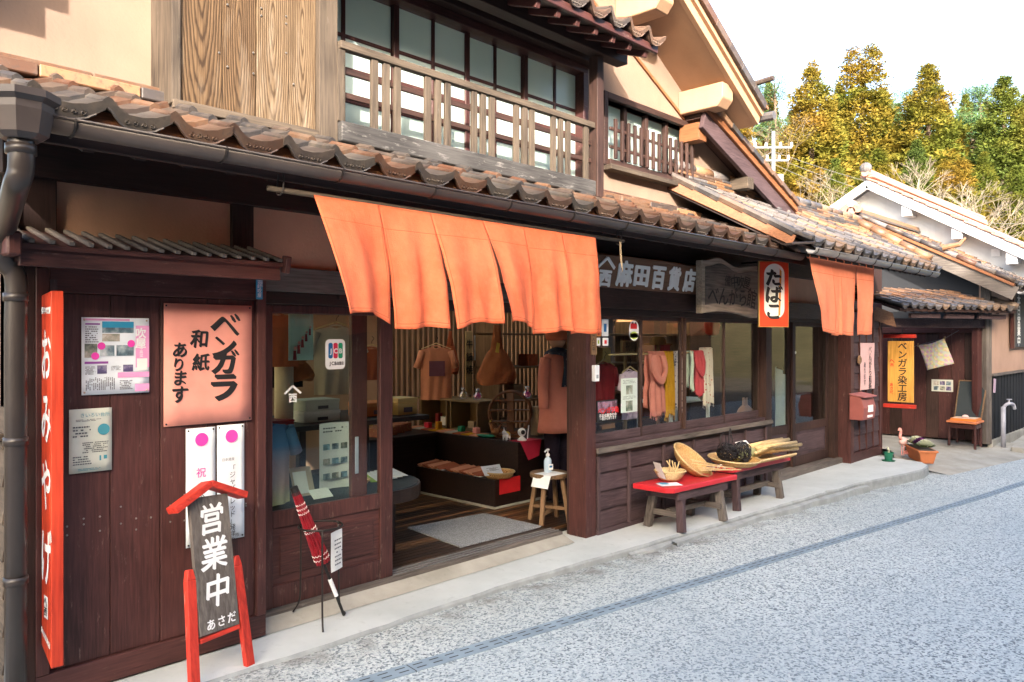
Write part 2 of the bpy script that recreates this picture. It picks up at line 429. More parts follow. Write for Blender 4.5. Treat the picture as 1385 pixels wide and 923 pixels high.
# glass
def glassmat(name, tint=(.92,.96,.95), ior=1.5, extra=0.0):
    m = NT(name); m.t.nodes.remove(m.b)
    tr = m.n('BsdfTransparent'); tr.inputs[0].default_value = (*tint, 1)
    gl = m.n('BsdfAnisotropic'); gl.inputs['Roughness'].default_value = .01
    nz = m.noise(m.coord(rand=True), 1.4, 2); bp = m.n('Bump'); bp.inputs['Strength'].default_value = .05; bp.inputs['Distance'].default_value = .02
    m.l(nz, bp.inputs['Height']); m.l(bp.outputs[0], gl.inputs['Normal'])
    fr = m.n('Fresnel'); fr.inputs[0].default_value = ior
    ge = m.n('NewGeometry'); iv = m.n('Math', operation='SUBTRACT'); iv.inputs[0].default_value = 1; m.l(ge.outputs['Backfacing'], iv.inputs[1])
    ml = m.n('Math', operation='MULTIPLY'); m.l(fr.outputs[0], ml.inputs[0]); m.l(iv.outputs[0], ml.inputs[1])
    mx = m.n('MixShader'); m.l(ml.outputs[0], mx.inputs[0]); m.l(tr.outputs[0], mx.inputs[1]); m.l(gl.outputs[0], mx.inputs[2])
    m.l(mx.outputs[0], m.out.inputs[0])
glassmat('glass')
glassmat('fill_sheet', (.95,.86,.70))  # warm clear sheet for the roofing added to light the shop
m = NT('frosted'); v = m.coord(rand=True)
m.col(m.ramp(m.noise(v, 3, 3), [(.3, (.66,.77,.72)), (.7, (.74,.83,.78))])); m.set(Roughness=.22); m.b.inputs['Specular IOR Level'].default_value = .6
tr = m.n('BsdfTranslucent'); tr.inputs[0].default_value = (.80,.90,.85,1); mx = m.n('MixShader'); mx.inputs[0].default_value = .5; m.l(m.b.outputs[0], mx.inputs[1]); m.l(tr.outputs[0], mx.inputs[2]); m.l(mx.outputs[0], m.out.inputs[0])
m = NT('clear_plastic'); m.t.nodes.remove(m.b)
tr = m.n('BsdfTransparent'); gl = m.n('BsdfAnisotropic'); gl.inputs['Roughness'].default_value = .12
mx = m.n('MixShader'); mx.inputs[0].default_value = .35; m.l(tr.outputs[0], mx.inputs[1]); m.l(gl.outputs[0], mx.inputs[2]); m.l(mx.outputs[0], m.out.inputs[0])
m = NT('bottle_blue'); m.col(m.ramp(m.noise(m.coord(), 6), [(.3, (.42,.55,.68)), (.7, (.50,.62,.74))])); m.set(Roughness=.25)

m = NT('fill_paper'); m.col(m.ramp(m.noise(m.coord(), 5), [(.3, (.74,.70,.62)), (.7, (.80,.76,.69))])); m.set(Roughness=.9)  # translucent paper for the added side screens and part of the added roofing
tr = m.n('BsdfTranslucent'); tr.inputs[0].default_value = (.86,.78,.62,1); mx = m.n('MixShader'); mx.inputs[0].default_value = .80; m.l(m.b.outputs[0], mx.inputs[1]); m.l(tr.outputs[0], mx.inputs[2]); m.l(mx.outputs[0], m.out.inputs[0])

# ground materials
m = NT('road'); v = m.coord(rand=False)
def voro(m, v, s, what='Color'):
    q = m.n('TexVoronoi'); q.inputs['Scale'].default_value = s; m.l(v, q.inputs['Vector']); return q
wv = m.n('VectorMath', operation='ADD'); nn = m.n('TexNoise'); nn.inputs['Scale'].default_value = 60; m.l(v, nn.inputs['Vector'])
sc_ = m.n('VectorMath', operation='SCALE'); sc_.inputs['Scale'].default_value = .016; m.l(nn.outputs['Color'], sc_.inputs[0]); m.l(sc_.outputs[0], wv.inputs[0]); m.l(v, wv.inputs[1])
vo = voro(m, wv.outputs[0], 86); sp = m.n('SeparateColor'); m.l(vo.outputs['Color'], sp.inputs[0])
chips = m.ramp(sp.outputs[0], [(0, (.048,.058,.064)), (.13, (.15,.175,.182)), (.24, (.42,.455,.44)), (.45, (.60,.63,.595)), (.70, (.72,.735,.675)), (.9, (.64,.65,.59))], 'CONSTANT')
vo2 = voro(m, wv.outputs[0], 150); sp2 = m.n('SeparateColor'); m.l(vo2.outputs['Color'], sp2.inputs[0])
chips = m.mix(.15, chips, m.ramp(sp2.outputs[1], [(0, (.10,.12,.14)), (.25, (.36,.40,.43)), (.6, (.52,.55,.57))], 'CONSTANT'))
big = m.noise(v, .9, 4); chips = m.mix(m.ramp(big, [(.35, .0), (.7, .28)]), chips, (.40,.45,.45))
track = m.noise(m.coord((.12,1,1), rand=False), 2.2, 3); chips = m.mix(m.ramp(track, [(.45, 0), (.7, .22)]), chips, (.32,.37,.385))
pt = m.noise(v, .34, 4, .55); chips = m.mix(m.ramp(pt, [(.40, 0), (.62, .30)]), chips, (.30,.345,.355))
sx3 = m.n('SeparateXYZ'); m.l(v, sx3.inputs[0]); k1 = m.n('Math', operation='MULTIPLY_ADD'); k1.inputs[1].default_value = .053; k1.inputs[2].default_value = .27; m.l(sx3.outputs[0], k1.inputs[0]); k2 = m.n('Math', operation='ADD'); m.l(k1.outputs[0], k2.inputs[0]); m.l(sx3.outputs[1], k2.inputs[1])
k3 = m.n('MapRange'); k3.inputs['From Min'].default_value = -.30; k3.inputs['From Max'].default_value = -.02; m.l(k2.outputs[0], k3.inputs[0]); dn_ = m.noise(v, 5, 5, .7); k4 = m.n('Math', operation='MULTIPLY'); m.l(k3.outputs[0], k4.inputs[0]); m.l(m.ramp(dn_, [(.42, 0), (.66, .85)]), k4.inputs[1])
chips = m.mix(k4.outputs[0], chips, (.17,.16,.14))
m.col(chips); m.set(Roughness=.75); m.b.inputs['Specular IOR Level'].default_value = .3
m.bump(vo.outputs['Distance'], .5, .008)
def concrete(name, c, c2, s=3):
    m = NT(name); v = m.coord(rand=False)
    a = m.noise(v, s, 6, .6); b = m.noise(v, 90, 3); st = m.noise(v, 11, 5, .7)
    k = m.ramp(a, [(.32, c2), (.66, c)]); k = m.mix(m.ramp(st, [(.58, 0), (.76, .5)]), k, tuple(q*.6 for q in c2))
    m.col(k); m.set(Roughness=.9); m.b.inputs['Specular IOR Level'].default_value = .2; m.bump(m.mix(.5, b, st), .3, .004)
concrete('concrete', (.54,.565,.55), (.43,.455,.44), 1.6)
concrete('concrete_old', (.42,.40,.35), (.30,.285,.24), 3)
concrete('kerb_edge', (.36,.375,.365), (.25,.265,.26), 7)
concrete('earth', (.20,.17,.12), (.12,.10,.07), 1)
concrete('hillgrass', (.16,.135,.06), (.075,.07,.03), .35)
m = NT('doormat'); v = m.coord(rand=False)
a = m.noise(v, 130, 3, .7); m.col(m.ramp(a, [(.35, (.12,.125,.135)), (.5, (.26,.27,.28)), (.66, (.42,.43,.45))])); m.set(Roughness=.95); m.bump(a, .9, .01)

# foliage
def foliage(name, cols, s=1.1):
    m = NT(name); v = m.coord(rand=True)
    a = m.noise(v, s, 3, .6); b = m.noise(v, s*5, 2)
    k = m.ramp(m.mix(.35, a, b), cols); m.col(k); m.set(Roughness=.75); m.b.inputs['Specular IOR Level'].default_value = .15
    tr = m.n('BsdfTranslucent'); m.l(k, tr.inputs[0]); mx = m.n('MixShader'); mx.inputs[0].default_value = .25
    m.l(m.b.outputs[0], mx.inputs[1]); m.l(tr.outputs[0], mx.inputs[2]); m.l(mx.outputs[0], m.out.inputs[0])
foliage('cedar', [(.34, (.045,.075,.013)), (.44, (.095,.108,.015)), (.54, (.175,.125,.018)), (.66, (.215,.108,.022))])
foliage('cedar_green', [(.33, (.035,.065,.018)), (.5, (.085,.11,.018)), (.66, (.16,.12,.02))])
foliage('pine', [(.35, (.045,.10,.04)), (.65, (.10,.17,.06))])
plain('bark', (.12,.085,.06), .9, var=.3, scale=6)
plain('pale_bark', (.17,.145,.115), .9, var=.25, scale=4)
plain('pole_grey', (.11,.115,.12), .7)
wood('sign_plank', (.40,.026,.012), (.60,.070,.028), 'z', 9, .45, (.62,.20,.12), .15, bump=.15)
plain('twig', (.13,.105,.07), .9, var=.2, scale=3)

plain('bench_red', (.52,.022,.030), .38, var=.12, scale=5)
plain('umb_red', (.21,.010,.018), .45, var=.25, scale=30)

# ---------------------------------------------------------------- lettering
GL = {}
def glyph(ch):
    if ch not in GL:
        cu = bpy.data.curves.new('g', 'FONT'); cu.body = ch; cu.resolution_u = 3
        ob = bpy.data.objects.new('g', cu); me = bpy.data.meshes.new_from_object(ob)
        GL[ch] = ([(v.co.x, v.co.y) for v in me.vertices], [tuple(p.vertices) for p in me.polygons])
        bpy.data.meshes.remove(me); bpy.data.objects.remove(ob); bpy.data.curves.remove(cu)
    return GL[ch]
def text(body, size, mat, parent, origin, right, up, name='lettering', vertical=True, spacing=1.0, bold=0.0, slant=0.0, sx=1.0, lift=.0015, wob=0, reps=7, depth=0, nib=0.0):
    # origin = centre of the first character; one flat mesh of letters lying just proud of the surface
    right = Vector(right).normalized(); up = Vector(up).normalized(); n = right.cross(up).normalized(); origin = Vector(origin)
    if (Vector((0, -4.05, 1.66)) - origin).dot(n) < 0: n = -n
    mb = MB(); rr = random.Random(hash(len(body)) + int(size*1000))
    for i, ch in enumerate(body):
        if ch == ' ': continue
        v, f = glyph(ch)
        c = origin + ((-up*size*spacing*i) if vertical else (right*size*sx*spacing*i))
        rot = rr.uniform(-wob, wob); k = 1 + rr.uniform(-wob, wob)*.8; ca, sa = math.cos(rot), math.sin(rot)
        shifts = [(0, 0)] if not bold else [(0, 0)] + [(bold*math.cos(2*math.pi*j/(reps-1)), bold*math.sin(2*math.pi*j/(reps-1))) for j in range(reps-1)]
        if nib: shifts = [(nib*(-1+2*j/6)*.80, nib*(1-2*j/6)*.75) for j in range(7)]
        cx = .485 if ord(ch) > 255 else (min(q[0] for q in v)+max(q[0] for q in v))/2
        for j, (dx, dy) in enumerate(shifts):
            q = []
            for x, y in v:
                x = (x - cx)*k + dx; y = (y - .37)*k + dy
                x, y = x*ca - y*sa, x*sa + y*ca
                x += slant*y
                q.append(c + right*x*size*sx + up*y*size + n*(lift + j*.00012 + depth))
            mb.add(q, f)
            if depth:
                b0 = len(mb.v); ed = {}
                for g in f:
                    for a_, b_ in zip(g, g[1:] + g[:1]):
                        ed[(a_, b_)] = 1
                for (a_, b_) in list(ed):
                    if (b_, a_) not in ed: mb.add([q[a_], q[b_], q[b_] - n*depth, q[a_] - n*depth], [(0,1,2,3)])
    return mb.build(name, mat, parent, recalc=False)
def card(name, mat, parent, c0, right, up, w, h, lift=.001, thick=0):
    # a printed field lying just proud of a surface; c0 = lower-left corner
    right = Vector(right).normalized(); up = Vector(up).normalized(); n = right.cross(up).normalized(); c0 = Vector(c0)
    if (Vector((0, -4.05, 1.66)) - c0).dot(n) < 0: n = -n
    c0 = c0 + n*lift
    return MB().add([c0, c0 + right*w, c0 + right*w + up*h, c0 + up*h], [(0,1,2,3)]).build(name, mat, parent, recalc=False)
def lines(name, mat, parent, c0, right, up, w, h, rows, fill=.45, seed=1, vertical=False, lift=.0012):
    # rows of small print too small to read
    right = Vector(right).normalized(); up = Vector(up).normalized(); n = right.cross(up).normalized(); c0 = Vector(c0)
    if (Vector((0, -4.05, 1.66)) - c0).dot(n) < 0: n = -n
    if vertical: right, up, w, h = up, right, h, w
    c0 = c0 + n*lift; mb = MB(); rr = random.Random(seed); st = h/rows
    for i in range(rows):
        x = 0; end = w*rr.uniform(.7, 1)
        while x < end:
            k = min(rr.uniform(.6, 1.1)*st*.8, end - x)
            if rr.random() < .86:
                a = c0 + right*x + up*(st*i + st*(1-fill)/2)
                mb.add([a, a + right*k, a + right*k + up*st*fill, a + up*st*fill], [(0,1,2,3)])
            x += k + st*.18
    return mb.build(name, mat, parent, recalc=False)
def sheet(c0, right, up, w, h, curl=.004, nu=6, nv=6, thick=.0008, seed=0):
    right = Vector(right).normalized(); up = Vector(up).normalized(); n = right.cross(up).normalized(); c0 = Vector(c0)
    if (Vector((0, -4.05, 1.66)) - c0).dot(n) < 0: n = -n
    mb = MB()
    def fn(u, v): return c0 + right*w*u + up*h*v + n*curl*(math.sin(u*5+seed)*math.sin(v*4+seed*2)*.5+.5)
    mb.grid(fn, nu, nv, thick=thick); return mb
EX = (1, 0, 0); EZ = (0, 0, 1)

# ================================================================ GROUND
def strip(pts, z0s, y_far):
    pass
# one ground sheet to the horizon
g = MB().add([(-160,-160,-.16),(200,-160,-.16),(200,200,-.16),(-160,200,-.16)], [(0,1,2,3)]).build('ground', 'earth', None)
tag(g, kind='structure')
# the road: falls a little towards the right end of the row
def road_z(x): return -.012 - .0125*max(0, min(8.5, x-1.5))
xs = [-60, -20, 0, 1, 1.5] + [2+.5*i for i in range(18)] + [12, 14, 17, 25, 60]
mb = MB()
for a, b in zip(xs, xs[1:]):
    mb.add([(a,-6.4,road_z(a)),(b,-6.4,road_z(b)),(b,.15 if b < 11.5 else 1.5,road_z(b)),(a,.15 if b < 11.5 else 1.5,road_z(a))], [(0,1,2,3)])
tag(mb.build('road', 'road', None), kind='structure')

# concrete apron in front of the shop, its edge uneven and broken at one place
KERB = [(-6,-.30),(1.0,-.36),(2.5,-.40),(3.8,-.375),(5.2,-.47),(6.7,-.565),(8.1,-.66),(9.4,-.77),(10.3,-.93),(10.75,-.98),(11.1,-.94),(11.33,-.80),(11.42,-.55),(11.5,-.1)]
fine = []
for (x0,y0),(x1,y1) in zip(KERB, KERB[1:]):
    n = max(1, int((x1-x0)/.12)) if x0 > 0 else 1
    for i in range(n):
        t = i/n; x = lerp(x0,x1,t); j = rnd.uniform(-.008,.008) if x < 9.6 else 0
        if 8.2 < x < 9.3: j += rnd.uniform(0,.035)
        fine.append((x, lerp(y0,y1,t)+j))
fine.append(KERB[-1])
mb = MB(); n = len(fine)
top = [(x, y, 0.0) for x, y in fine]; edge = [(x, y-.012, -.016) for x, y in fine]; bot = [(x, y-.018, -.16) for x, y in fine]; back = [(x, .30, 0.0) for x, y in fine]
mb.add(top+back, [(i, i+1, n+i+1, n+i) for i in range(n-1)])
mb.add(top+edge, [(n+i, n+i+1, i+1, i) for i in range(n-1)], 1)
mb.add(edge+bot, [(n+i, n+i+1, i+1, i) for i in range(n-1)], 1)
tag(mb.build('pavement', ['concrete', 'kerb_edge'], None), kind='structure')
# old concrete lip left along the kerb
mb = MB()
LIP = [(5.05,-.455),(5.6,-.50),(6.7,-.575),(8.0,-.665),(9.3,-.775)]
for i, ((x0,y0),(x1,y1)) in enumerate(zip(LIP, LIP[1:])):
    for k in range(6):
        t0, t1 = k/6, (k+1)/6; w0 = .055+.02*math.sin(7*(x0+t0)); w1 = .055+.02*math.sin(7*(x0+t1)); h = -.03
        a = (lerp(x0,x1,t0), lerp(y0,y1,t0)); b = (lerp(x0,x1,t1), lerp(y0,y1,t1))
        mb.add([(a[0],a[1]-.012,h),(b[0],b[1]-.012,h),(b[0],b[1]-w1,h-.012),(a[0],a[1]-w0,h-.012),(b[0],b[1]-w1-.01,-.16),(a[0],a[1]-w0-.01,-.16)], [(0,1,2,3),(3,2,4,5)])
tag(mb.build('kerb', 'kerb_edge', None), kind='structure')
# ramp and floor of the passage
mb = MB()
mb.add([(11.2,-1.25,-.125),(14.1,-1.75,-.125),(14.6,-1.2,-.02),(14.05,-.35,.0),(12.3,-.1,.0),(11.35,-.5,-.06)], [(0,1,2,3,4,5)])
mb.add([(12.3,-.1,.0),(14.05,-.35,.0),(14.05,5,.02),(12.3,5,.02)], [(0,1,2,3)])
mb.add([(14.1,-1.75,-.125),(20,-2.2,-.12),(20,-.9,.0),(14.6,-1.2,-.02)], [(0,1,2,3)])
tag(mb.build('passage_pavement', 'concrete_old', None), kind='structure')

# drain channel with slotted steel covers
DA = Vector((1.9,-.865,0)); DB = Vector((14.5,-2.37,0)); dd = (DB-DA).normalized(); dn = Vector((-dd.y, dd.x, 0))
dt = thing('drain_channel', 'slotted steel drain running along the speckled road', 'drain', (6,-1.4,-.1))
L = (DB-DA).length; pcs = int(L/.6); W = .105
mb = MB()
for i in range(pcs):
    a = DA + dd*(L*i/pcs); b = DA + dd*(L*(i+1)/pcs)
    za, zb = road_z(a.x)+.0015, road_z(b.x)+.0015
    q = [a-dn*W/2, b-dn*W/2, b+dn*W/2, a+dn*W/2]
    mb.add([(p.x,p.y,(za if j in (0,3) else zb)) for j, p in enumerate(q)], [(0,1,2,3)])
mb.build('slot_shade', 'black', dt)  # flat black strip on the road stands in for the shade inside the slots
for i in range(pcs):
    a = DA + dd*(L*i/pcs + .003); b = DA + dd*(L*(i+1)/pcs - .003)
    mb = MB()
    def P3(t, s, h=.006):
        p = a.lerp(b, t) + dn*s; return (p.x, p.y, road_z(p.x)+h)
    for s0, s1 in ((-W/2,-.026),(-.016,.016),(.026,W/2)):
        mb.add([P3(0,s0),P3(1,s0),P3(1,s1),P3(0,s1)], [(0,1,2,3)])
    for s0, s1 in ((-.026,-.016),(.016,.026)):
        for k in range(7):
            t0 = max(0, k/6-.035); t1 = min(1, k/6+.035)
            mb.add([P3(t0,s0),P3(t1,s0),P3(t1,s1),P3(t0,s1)], [(0,1,2,3)])
    mb.add([P3(0,-W/2),P3(1,-W/2),P3(1,-W/2,0),P3(0,-W/2,0)], [(0,1,2,3)])
    mb.build('cover', 'steel', dt)

# ================================================================ ROOF TILES
def tile_profile(w, n=10, depth=.032, roll=.024):
    # steep roll on the left, a long shallow valley to the right
    cp = [(0,.55),(.06,1.0),(.13,.75),(.24,-.35),(.38,-.95),(.55,-1.0),(.72,-.72),(.88,-.1),(1.0,.42)]
    out = []
    for i in range(n+1):
        u = i/n
        for (u0,z0),(u1,z1) in zip(cp, cp[1:]):
            if u <= u1 + 1e-9:
                t = (u-u0)/(u1-u0); z = z0 + (z1-z0)*(t*t*(3-2*t)); break
        out.append((u*w, z*(roll if z > 0 else depth)))
    return out
def tile_mesh(name, w, L, mat, eave=False, n=16, depth=.026, roll=.030, pend=.050):
    pr = tile_profile(w, n, depth, roll); mb = MB(); t = .030; m = n+1
    v = [(x, 0, z) for x, z in pr] + [(x, L, z) for x, z in pr] + [(x, 0, z-t) for x, z in pr] + [(x, L, z-t) for x, z in pr]
    f = [(i, i+1, m+i+1, m+i) for i in range(n)] + [(2*m+i+1, 2*m+i, 3*m+i, 3*m+i+1) for i in range(n)] + [(2*m+i, 2*m+i+1, i+1, i) for i in range(n)] + [(m+i, m+i+1, 3*m+i+1, 3*m+i) for i in range(n)]
    f += [(0, m, 3*m, 2*m), (n, 2*m+n, 3*m+n, m+n)]
    mb.add(v, f)
    if eave:
        # crescent front plate with a raised rim and scroll relief
        a = [(x, -.004, z+.004) for x, z in pr]; b = []
        for i, (x, z) in enumerate(pr):
            u = i/n; h = pend*(.62+.38*math.sin(math.pi*u))
            b.append((x, -.004, z - .004 - h))
        c = [(x, .022, z) for x, _, z in a]; d = [(x, .022, z) for x, _, z in b]
        mb.add(a+b+c+d, [(m+i, m+i+1, i+1, i) for i in range(n)] + [(2*m+i, 2*m+i+1, 3*m+i+1, 3*m+i) for i in range(n)] + [(m+i+1, m+i, 3*m+i, 3*m+i+1) for i in range(n)] + [(i, i+1, 2*m+i+1, 2*m+i) for i in range(n)])
        for r_ in (.9,):
            pts = [(x, -.006, z-.002) for _x, (x, _, z) in enumerate(b)][1:-2]
            mb.tube(pts, .0045, 4, False)
        for u0 in (.2, .32, .44, .56):
            x = (u0+.14)*w; z = -depth*.9
            cz = z - pend*.52; R_ = .011
            mb.tube([(x+R_*k/8*math.cos(k*.95)*1.2, -.006, cz+R_*k/8*math.sin(k*.95)) for k in range(9)], .0035, 3, False)
    return mb.mesh(name, mat, smooth=False)
def lay_tiles(parent, eave0, xdir, up, ncol, nrow, pitch, expo, meshes, keep=None, jit=1.0, tilt=-.095, lift=.045):
    xdir = Vector(xdir).normalized(); up = Vector(up).normalized(); nz = xdir.cross(up).normalized()
    for r in range(nrow):
        for c in range(ncol):
            p = Vector(eave0) + xdir*pitch*c + up*expo*r + nz*lift
            if keep and not keep(p): continue
            me = meshes[0] if r == 0 else meshes[1]
            mt = Matrix((xdir, up, nz)).transposed().to_4x4()
            j = Matrix.Rotation(rnd.uniform(-.012,.012)*jit, 4, 'Z') @ Matrix.Rotation(tilt + rnd.uniform(-.015,.015)*jit, 4, 'X') @ Matrix.Rotation(rnd.uniform(-.015,.015)*jit, 4, 'Y')
            mt = Matrix.Translation(p + nz*rnd.uniform(0,.006)*jit + up*rnd.uniform(-.008,.008)*jit) @ mt @ j
            put(me, 'tile', parent, mt)

# ================================================================ THE SHOP
shop = thing('shop_building', 'long timber shop with peach plaster, tiled eaves, balcony and gable', 'shop', (4.5,0,0))

# ---- lower roof, left and middle part
SL = .39; EY = -.78; EZ0 = 2.525
up1 = Vector((0, 1, SL)).normalized()
r1 = MB()
r1.prism([(EY+.03, EZ0-.03), (.25, EZ0-.03+SL*(.25-EY)), (.25, EZ0-.10+SL*(.25-EY)), (EY+.03, EZ0-.10)], .55, 7.75, 'x')
roof1 = r1.build('lower_roof', 'dark_x', shop)
PT = .258
te = tile_mesh('eave_tile', PT+.012, .30, 'eave_tile', True)
tm = tile_mesh('roof_tile', PT+.012, .30, 'tile_mix')
lay_tiles(roof1, (.56, EY-.02, EZ0), EX, up1, 27, 4, PT, .225, (te, tm))
# flashing board and flat tiles along the wall above the roof
for i in range(16):
    x0 = .6 + .44*i
    if x0 > 7.4: break
    br('ridge_tile', 'tile_tan' if i % 3 else 'tile_mix', roof1, (x0, -.06, 2.858), (x0+.435, -.06, 2.858), .15, .055, bevel=.005)
    br('ridge_tile', 'tile_mix', roof1, (x0-.2, -.025, 2.902), (x0+.235, -.025, 2.902), .11, .030, bevel=.005)
# rafters and dark eave boards beneath
for i in range(34):
    x = .7 + .21*i
    if x > 7.5: break
    br('rafter', 'dark_y', roof1, (x, EY+.26, EZ0-.135+SL*.20), (x, .2, EZ0-.135+SL*(.2-EY-.06)), .045, .06, bevel=0)
bx('fascia', 'dark_x', roof1, .55, 7.7, EY+.0, EY+.028, EZ0-.13, EZ0-.035)
bx('tile_batten', 'orangewood_x', roof1, .55, 7.7, EY+.012, EY+.05, EZ0-.034, EZ0+.03)

# ---- gutter with hopper and downpipe
gut = MB(); prof = [(.052*math.cos(t), .052*math.sin(t)) for t in [math.pi + math.pi*i/10 for i in range(11)]]
def gutter(mb, x0, x1, y, z, z1=None, r=.052):
    z1 = z if z1 is None else z1; n = 11
    pr = [(r*math.cos(math.pi + math.pi*i/10), r*math.sin(math.pi + math.pi*i/10)) for i in range(n)]
    pi_ = [((r-.005)*math.cos(math.pi + math.pi*i/10), (r-.005)*math.sin(math.pi + math.pi*i/10)) for i in range(n)]
    v = [(x0, y+a, z+b) for a, b in pr] + [(x1, y+a, z1+b) for a, b in pr] + [(x0, y+a, z+b) for a, b in pi_] + [(x1, y+a, z1+b) for a, b in pi_]
    f = [(i, i+1, n+i+1, n+i) for i in range(n-1)] + [(2*n+i+1, 2*n+i, 3*n+i, 3*n+i+1) for i in range(n-1)] + [(0, n, 3*n, 2*n), (n-1, 3*n-1, 4*n-1, 2*n-1)]
    f += [(i, 2*n+i, 2*n+i+1, i+1) for i in range(n-1)] + [(n+i, n+i+1, 3*n+i+1, 3*n+i) for i in range(n-1)]
    mb.add(v, f)
    mb.tube([(x0, y-r, z), (x1, y-r, z1)], .006, 6)
GY = -.86; GZ = 2.465
gutter(gut, .55, 7.349, GY, GZ)
gp = gut.build('gutter', 'gutter_metal', shop, smooth=True)
for i in range(12):
    x = .95 + .58*i
    if x > 7.2: break
    MB().tube([(x, GY+.054*math.cos(t), GZ+.054*math.sin(t)) for t in [math.pi*.98 + math.pi*1.04*k/10 for k in range(11)]], .006, 5).build('gutter_bracket', 'iron', gp)
# hopper
hx, hy = 0.785, -.87
mb = MB(); hz = 2.366
def octa(cx, cy, r, z): return [(cx + r*math.cos(math.pi/8+math.pi/4*k), cy + r*math.sin(math.pi/8+math.pi/4*k), z) for k in range(8)]
lv = [(.062, hz), (.088, hz+.018), (.104, hz+.10), (.104, hz+.125), (.125, hz+.14), (.125, hz+.165)]
for r_, z_ in lv: pass
v = [p for r_, z_ in lv for p in octa(hx, hy, r_, z_)]
f = [(i*8+k, i*8+(k+1)%8, (i+1)*8+(k+1)%8, (i+1)*8+k) for i in range(len(lv)-1) for k in range(8)] + [tuple(range(7,-1,-1)), tuple(40+k for k in range(8))]
mb.add(v, f).build('rain_hopper', 'gutter_metal', gp)
dp = MB()
pA = Vector((hx, hy, hz+.01))
PX = 0.933
dp.tube(arc_pts([(hx,hy,hz+.02),(hx,hy,hz-.10),(hx+.0,hy+.07,hz-.16),(0.862,-.32,2.112),(0.869,-.24,2.033),(0.895,-.20,1.982),(PX,-.19,1.921),(PX,-.19,1.70),(PX,-.19,1.4)], 6) + [Vector((PX,-.19,-.05))], .043, 14)
pp = dp.build('downpipe', 'pipe', shop, smooth=True)
for z in (1.82, 1.2, .60): MB().tube([(PX,-.19,z),(PX,-.19,z+.035)], .048, 14).build('pipe_collar', 'pipe', pp, smooth=True)
MB().tube([(hx,hy,hz-.05),(hx,hy,hz-.015)], .050, 14).build('pipe_collar', 'pipe', pp, smooth=True)

# ---- second roof piece, over the right-hand doors (steeper, stepped up)
SL2 = .60; E2 = -1.0; Z2 = 2.555
up2 = Vector((0, 1, SL2)).normalized()
def vx(y): return lerp(6.42, 7.03, (-y)/1.0)
def r2z(y): return Z2 + SL2*(y - E2)
XR2 = 11.35
r2 = MB()
for dz, th in ((-.03,.06),):
    v = [(vx(E2+.02),E2+.02,r2z(E2)+dz),(XR2,E2+.02,r2z(E2)+dz),(XR2,.12,r2z(.12)+dz),(vx(.12),.12,r2z(.12)+dz)]
    r2.add(v + [(a,b,c-th) for a,b,c in v], BOXF)
roof2 = r2.build('lower_roof', 'dark_x', shop)
te2 = tile_mesh('eave_tile_b', PT+.012, .30, 'tile_grey', True, pend=.045)
tm2 = tile_mesh('roof_tile_b', PT+.012, .30, 'tile_grey')
tm3 = tile_mesh('roof_tile_c', PT+.012, .30, 'tile_tan')
lay_tiles(roof2, (6.42, E2-.02, Z2), EX, up2, 19, 5, PT, .232, (te2, tm2), keep=lambda p: p.x > vx(p.y)-.06 and p.x < XR2-.15 and not (p.x > 8.6 and p.y > -.45))
lay_tiles(roof2, (6.42, E2-.02, Z2), EX, up2, 19, 5, PT, .232, (te2, tm3), keep=lambda p: p.x > vx(p.y)-.06 and p.x < XR2-.15 and (p.x > 8.6 and p.y > -.45))
# verge of this piece, a long plain board capped with tiles
va = Vector((vx(E2+.05), E2+.05, r2z(E2+.05)-.02)); vb = Vector((6.42, .0, r2z(0)-.02))
br('verge_board', 'orangewood_y', roof2, va, vb, .05, .10)
for i in range(5):
    a = va.lerp(vb, i/5) + Vector((0,0,.075)); b = va.lerp(vb, (i+1.12)/5) + Vector((0,0,.085))
    MB().tube([a, b], [.05,.042], 8).build('verge_tile', 'tile_mix', roof2)
# ridge and descending ridge made of stacked flat tiles
for lay in range(4):
    for i in range(14):
        x0 = 6.5 + (.17 if lay % 2 else 0) + i*.345
        if x0 > XR2-.2: break
        br('ridge_tile', ('tile_tan','tile_grey','tile_tan','tile_mix')[(i+lay) % 4], roof2, (x0, .02, r2z(0)+.05+.032*lay), (x0+.34, .02, r2z(0)+.05+.032*lay), .17-.02*lay, .027, bevel=.004)
for i in range(14):
    x0 = 6.5 + i*.345
    if x0 > XR2-.25: break
    MB().tube([(x0,.02,r2z(0)+.185),(x0+.355,.02,r2z(0)+.19)], [.06,.052], 10).build('cap_tile', 'tile_tan' if i % 2 else 'tile_grey', roof2, smooth=True)
for lay in range(3):
    for i in range(6):
        a = Vector((XR2-.12, E2+.04, r2z(E2+.04)+.02+.035*lay)); b = Vector((XR2-.12, .0, r2z(0)+.02+.035*lay))
        p = a.lerp(b, (i+.05+(.4 if lay % 2 else 0)/6)/6.2); q = a.lerp(b, min(1,(i+1)/6.2))
        br('ridge_tile', 'tile_tan', roof2, p, q, .17-.03*lay, .03, bevel=.004)
for i in range(5):
    a = Vector((XR2-.12, E2+.06, r2z(E2)+.155)); b = Vector((XR2-.12, .0, r2z(0)+.15))
    MB().tube([a.lerp(b, i/5), a.lerp(b,(i+1.08)/5)], [.06,.05], 10).build('cap_tile', 'tile_tan', roof2, smooth=True)
for i in range(21):
    x = 7.2 + .2*i
    br('rafter', 'dark_y', roof2, (x, E2+.1, r2z(E2+.1)-.125), (x, .1, r2z(.1)-.125), .045, .06, bevel=0)
g2 = MB(); gutter(g2, 7.107, 10.988, -1.07, 2.496, None, .05)
gp2 = g2.build('gutter', 'gutter_grey', shop, smooth=True)
zz = 2.496
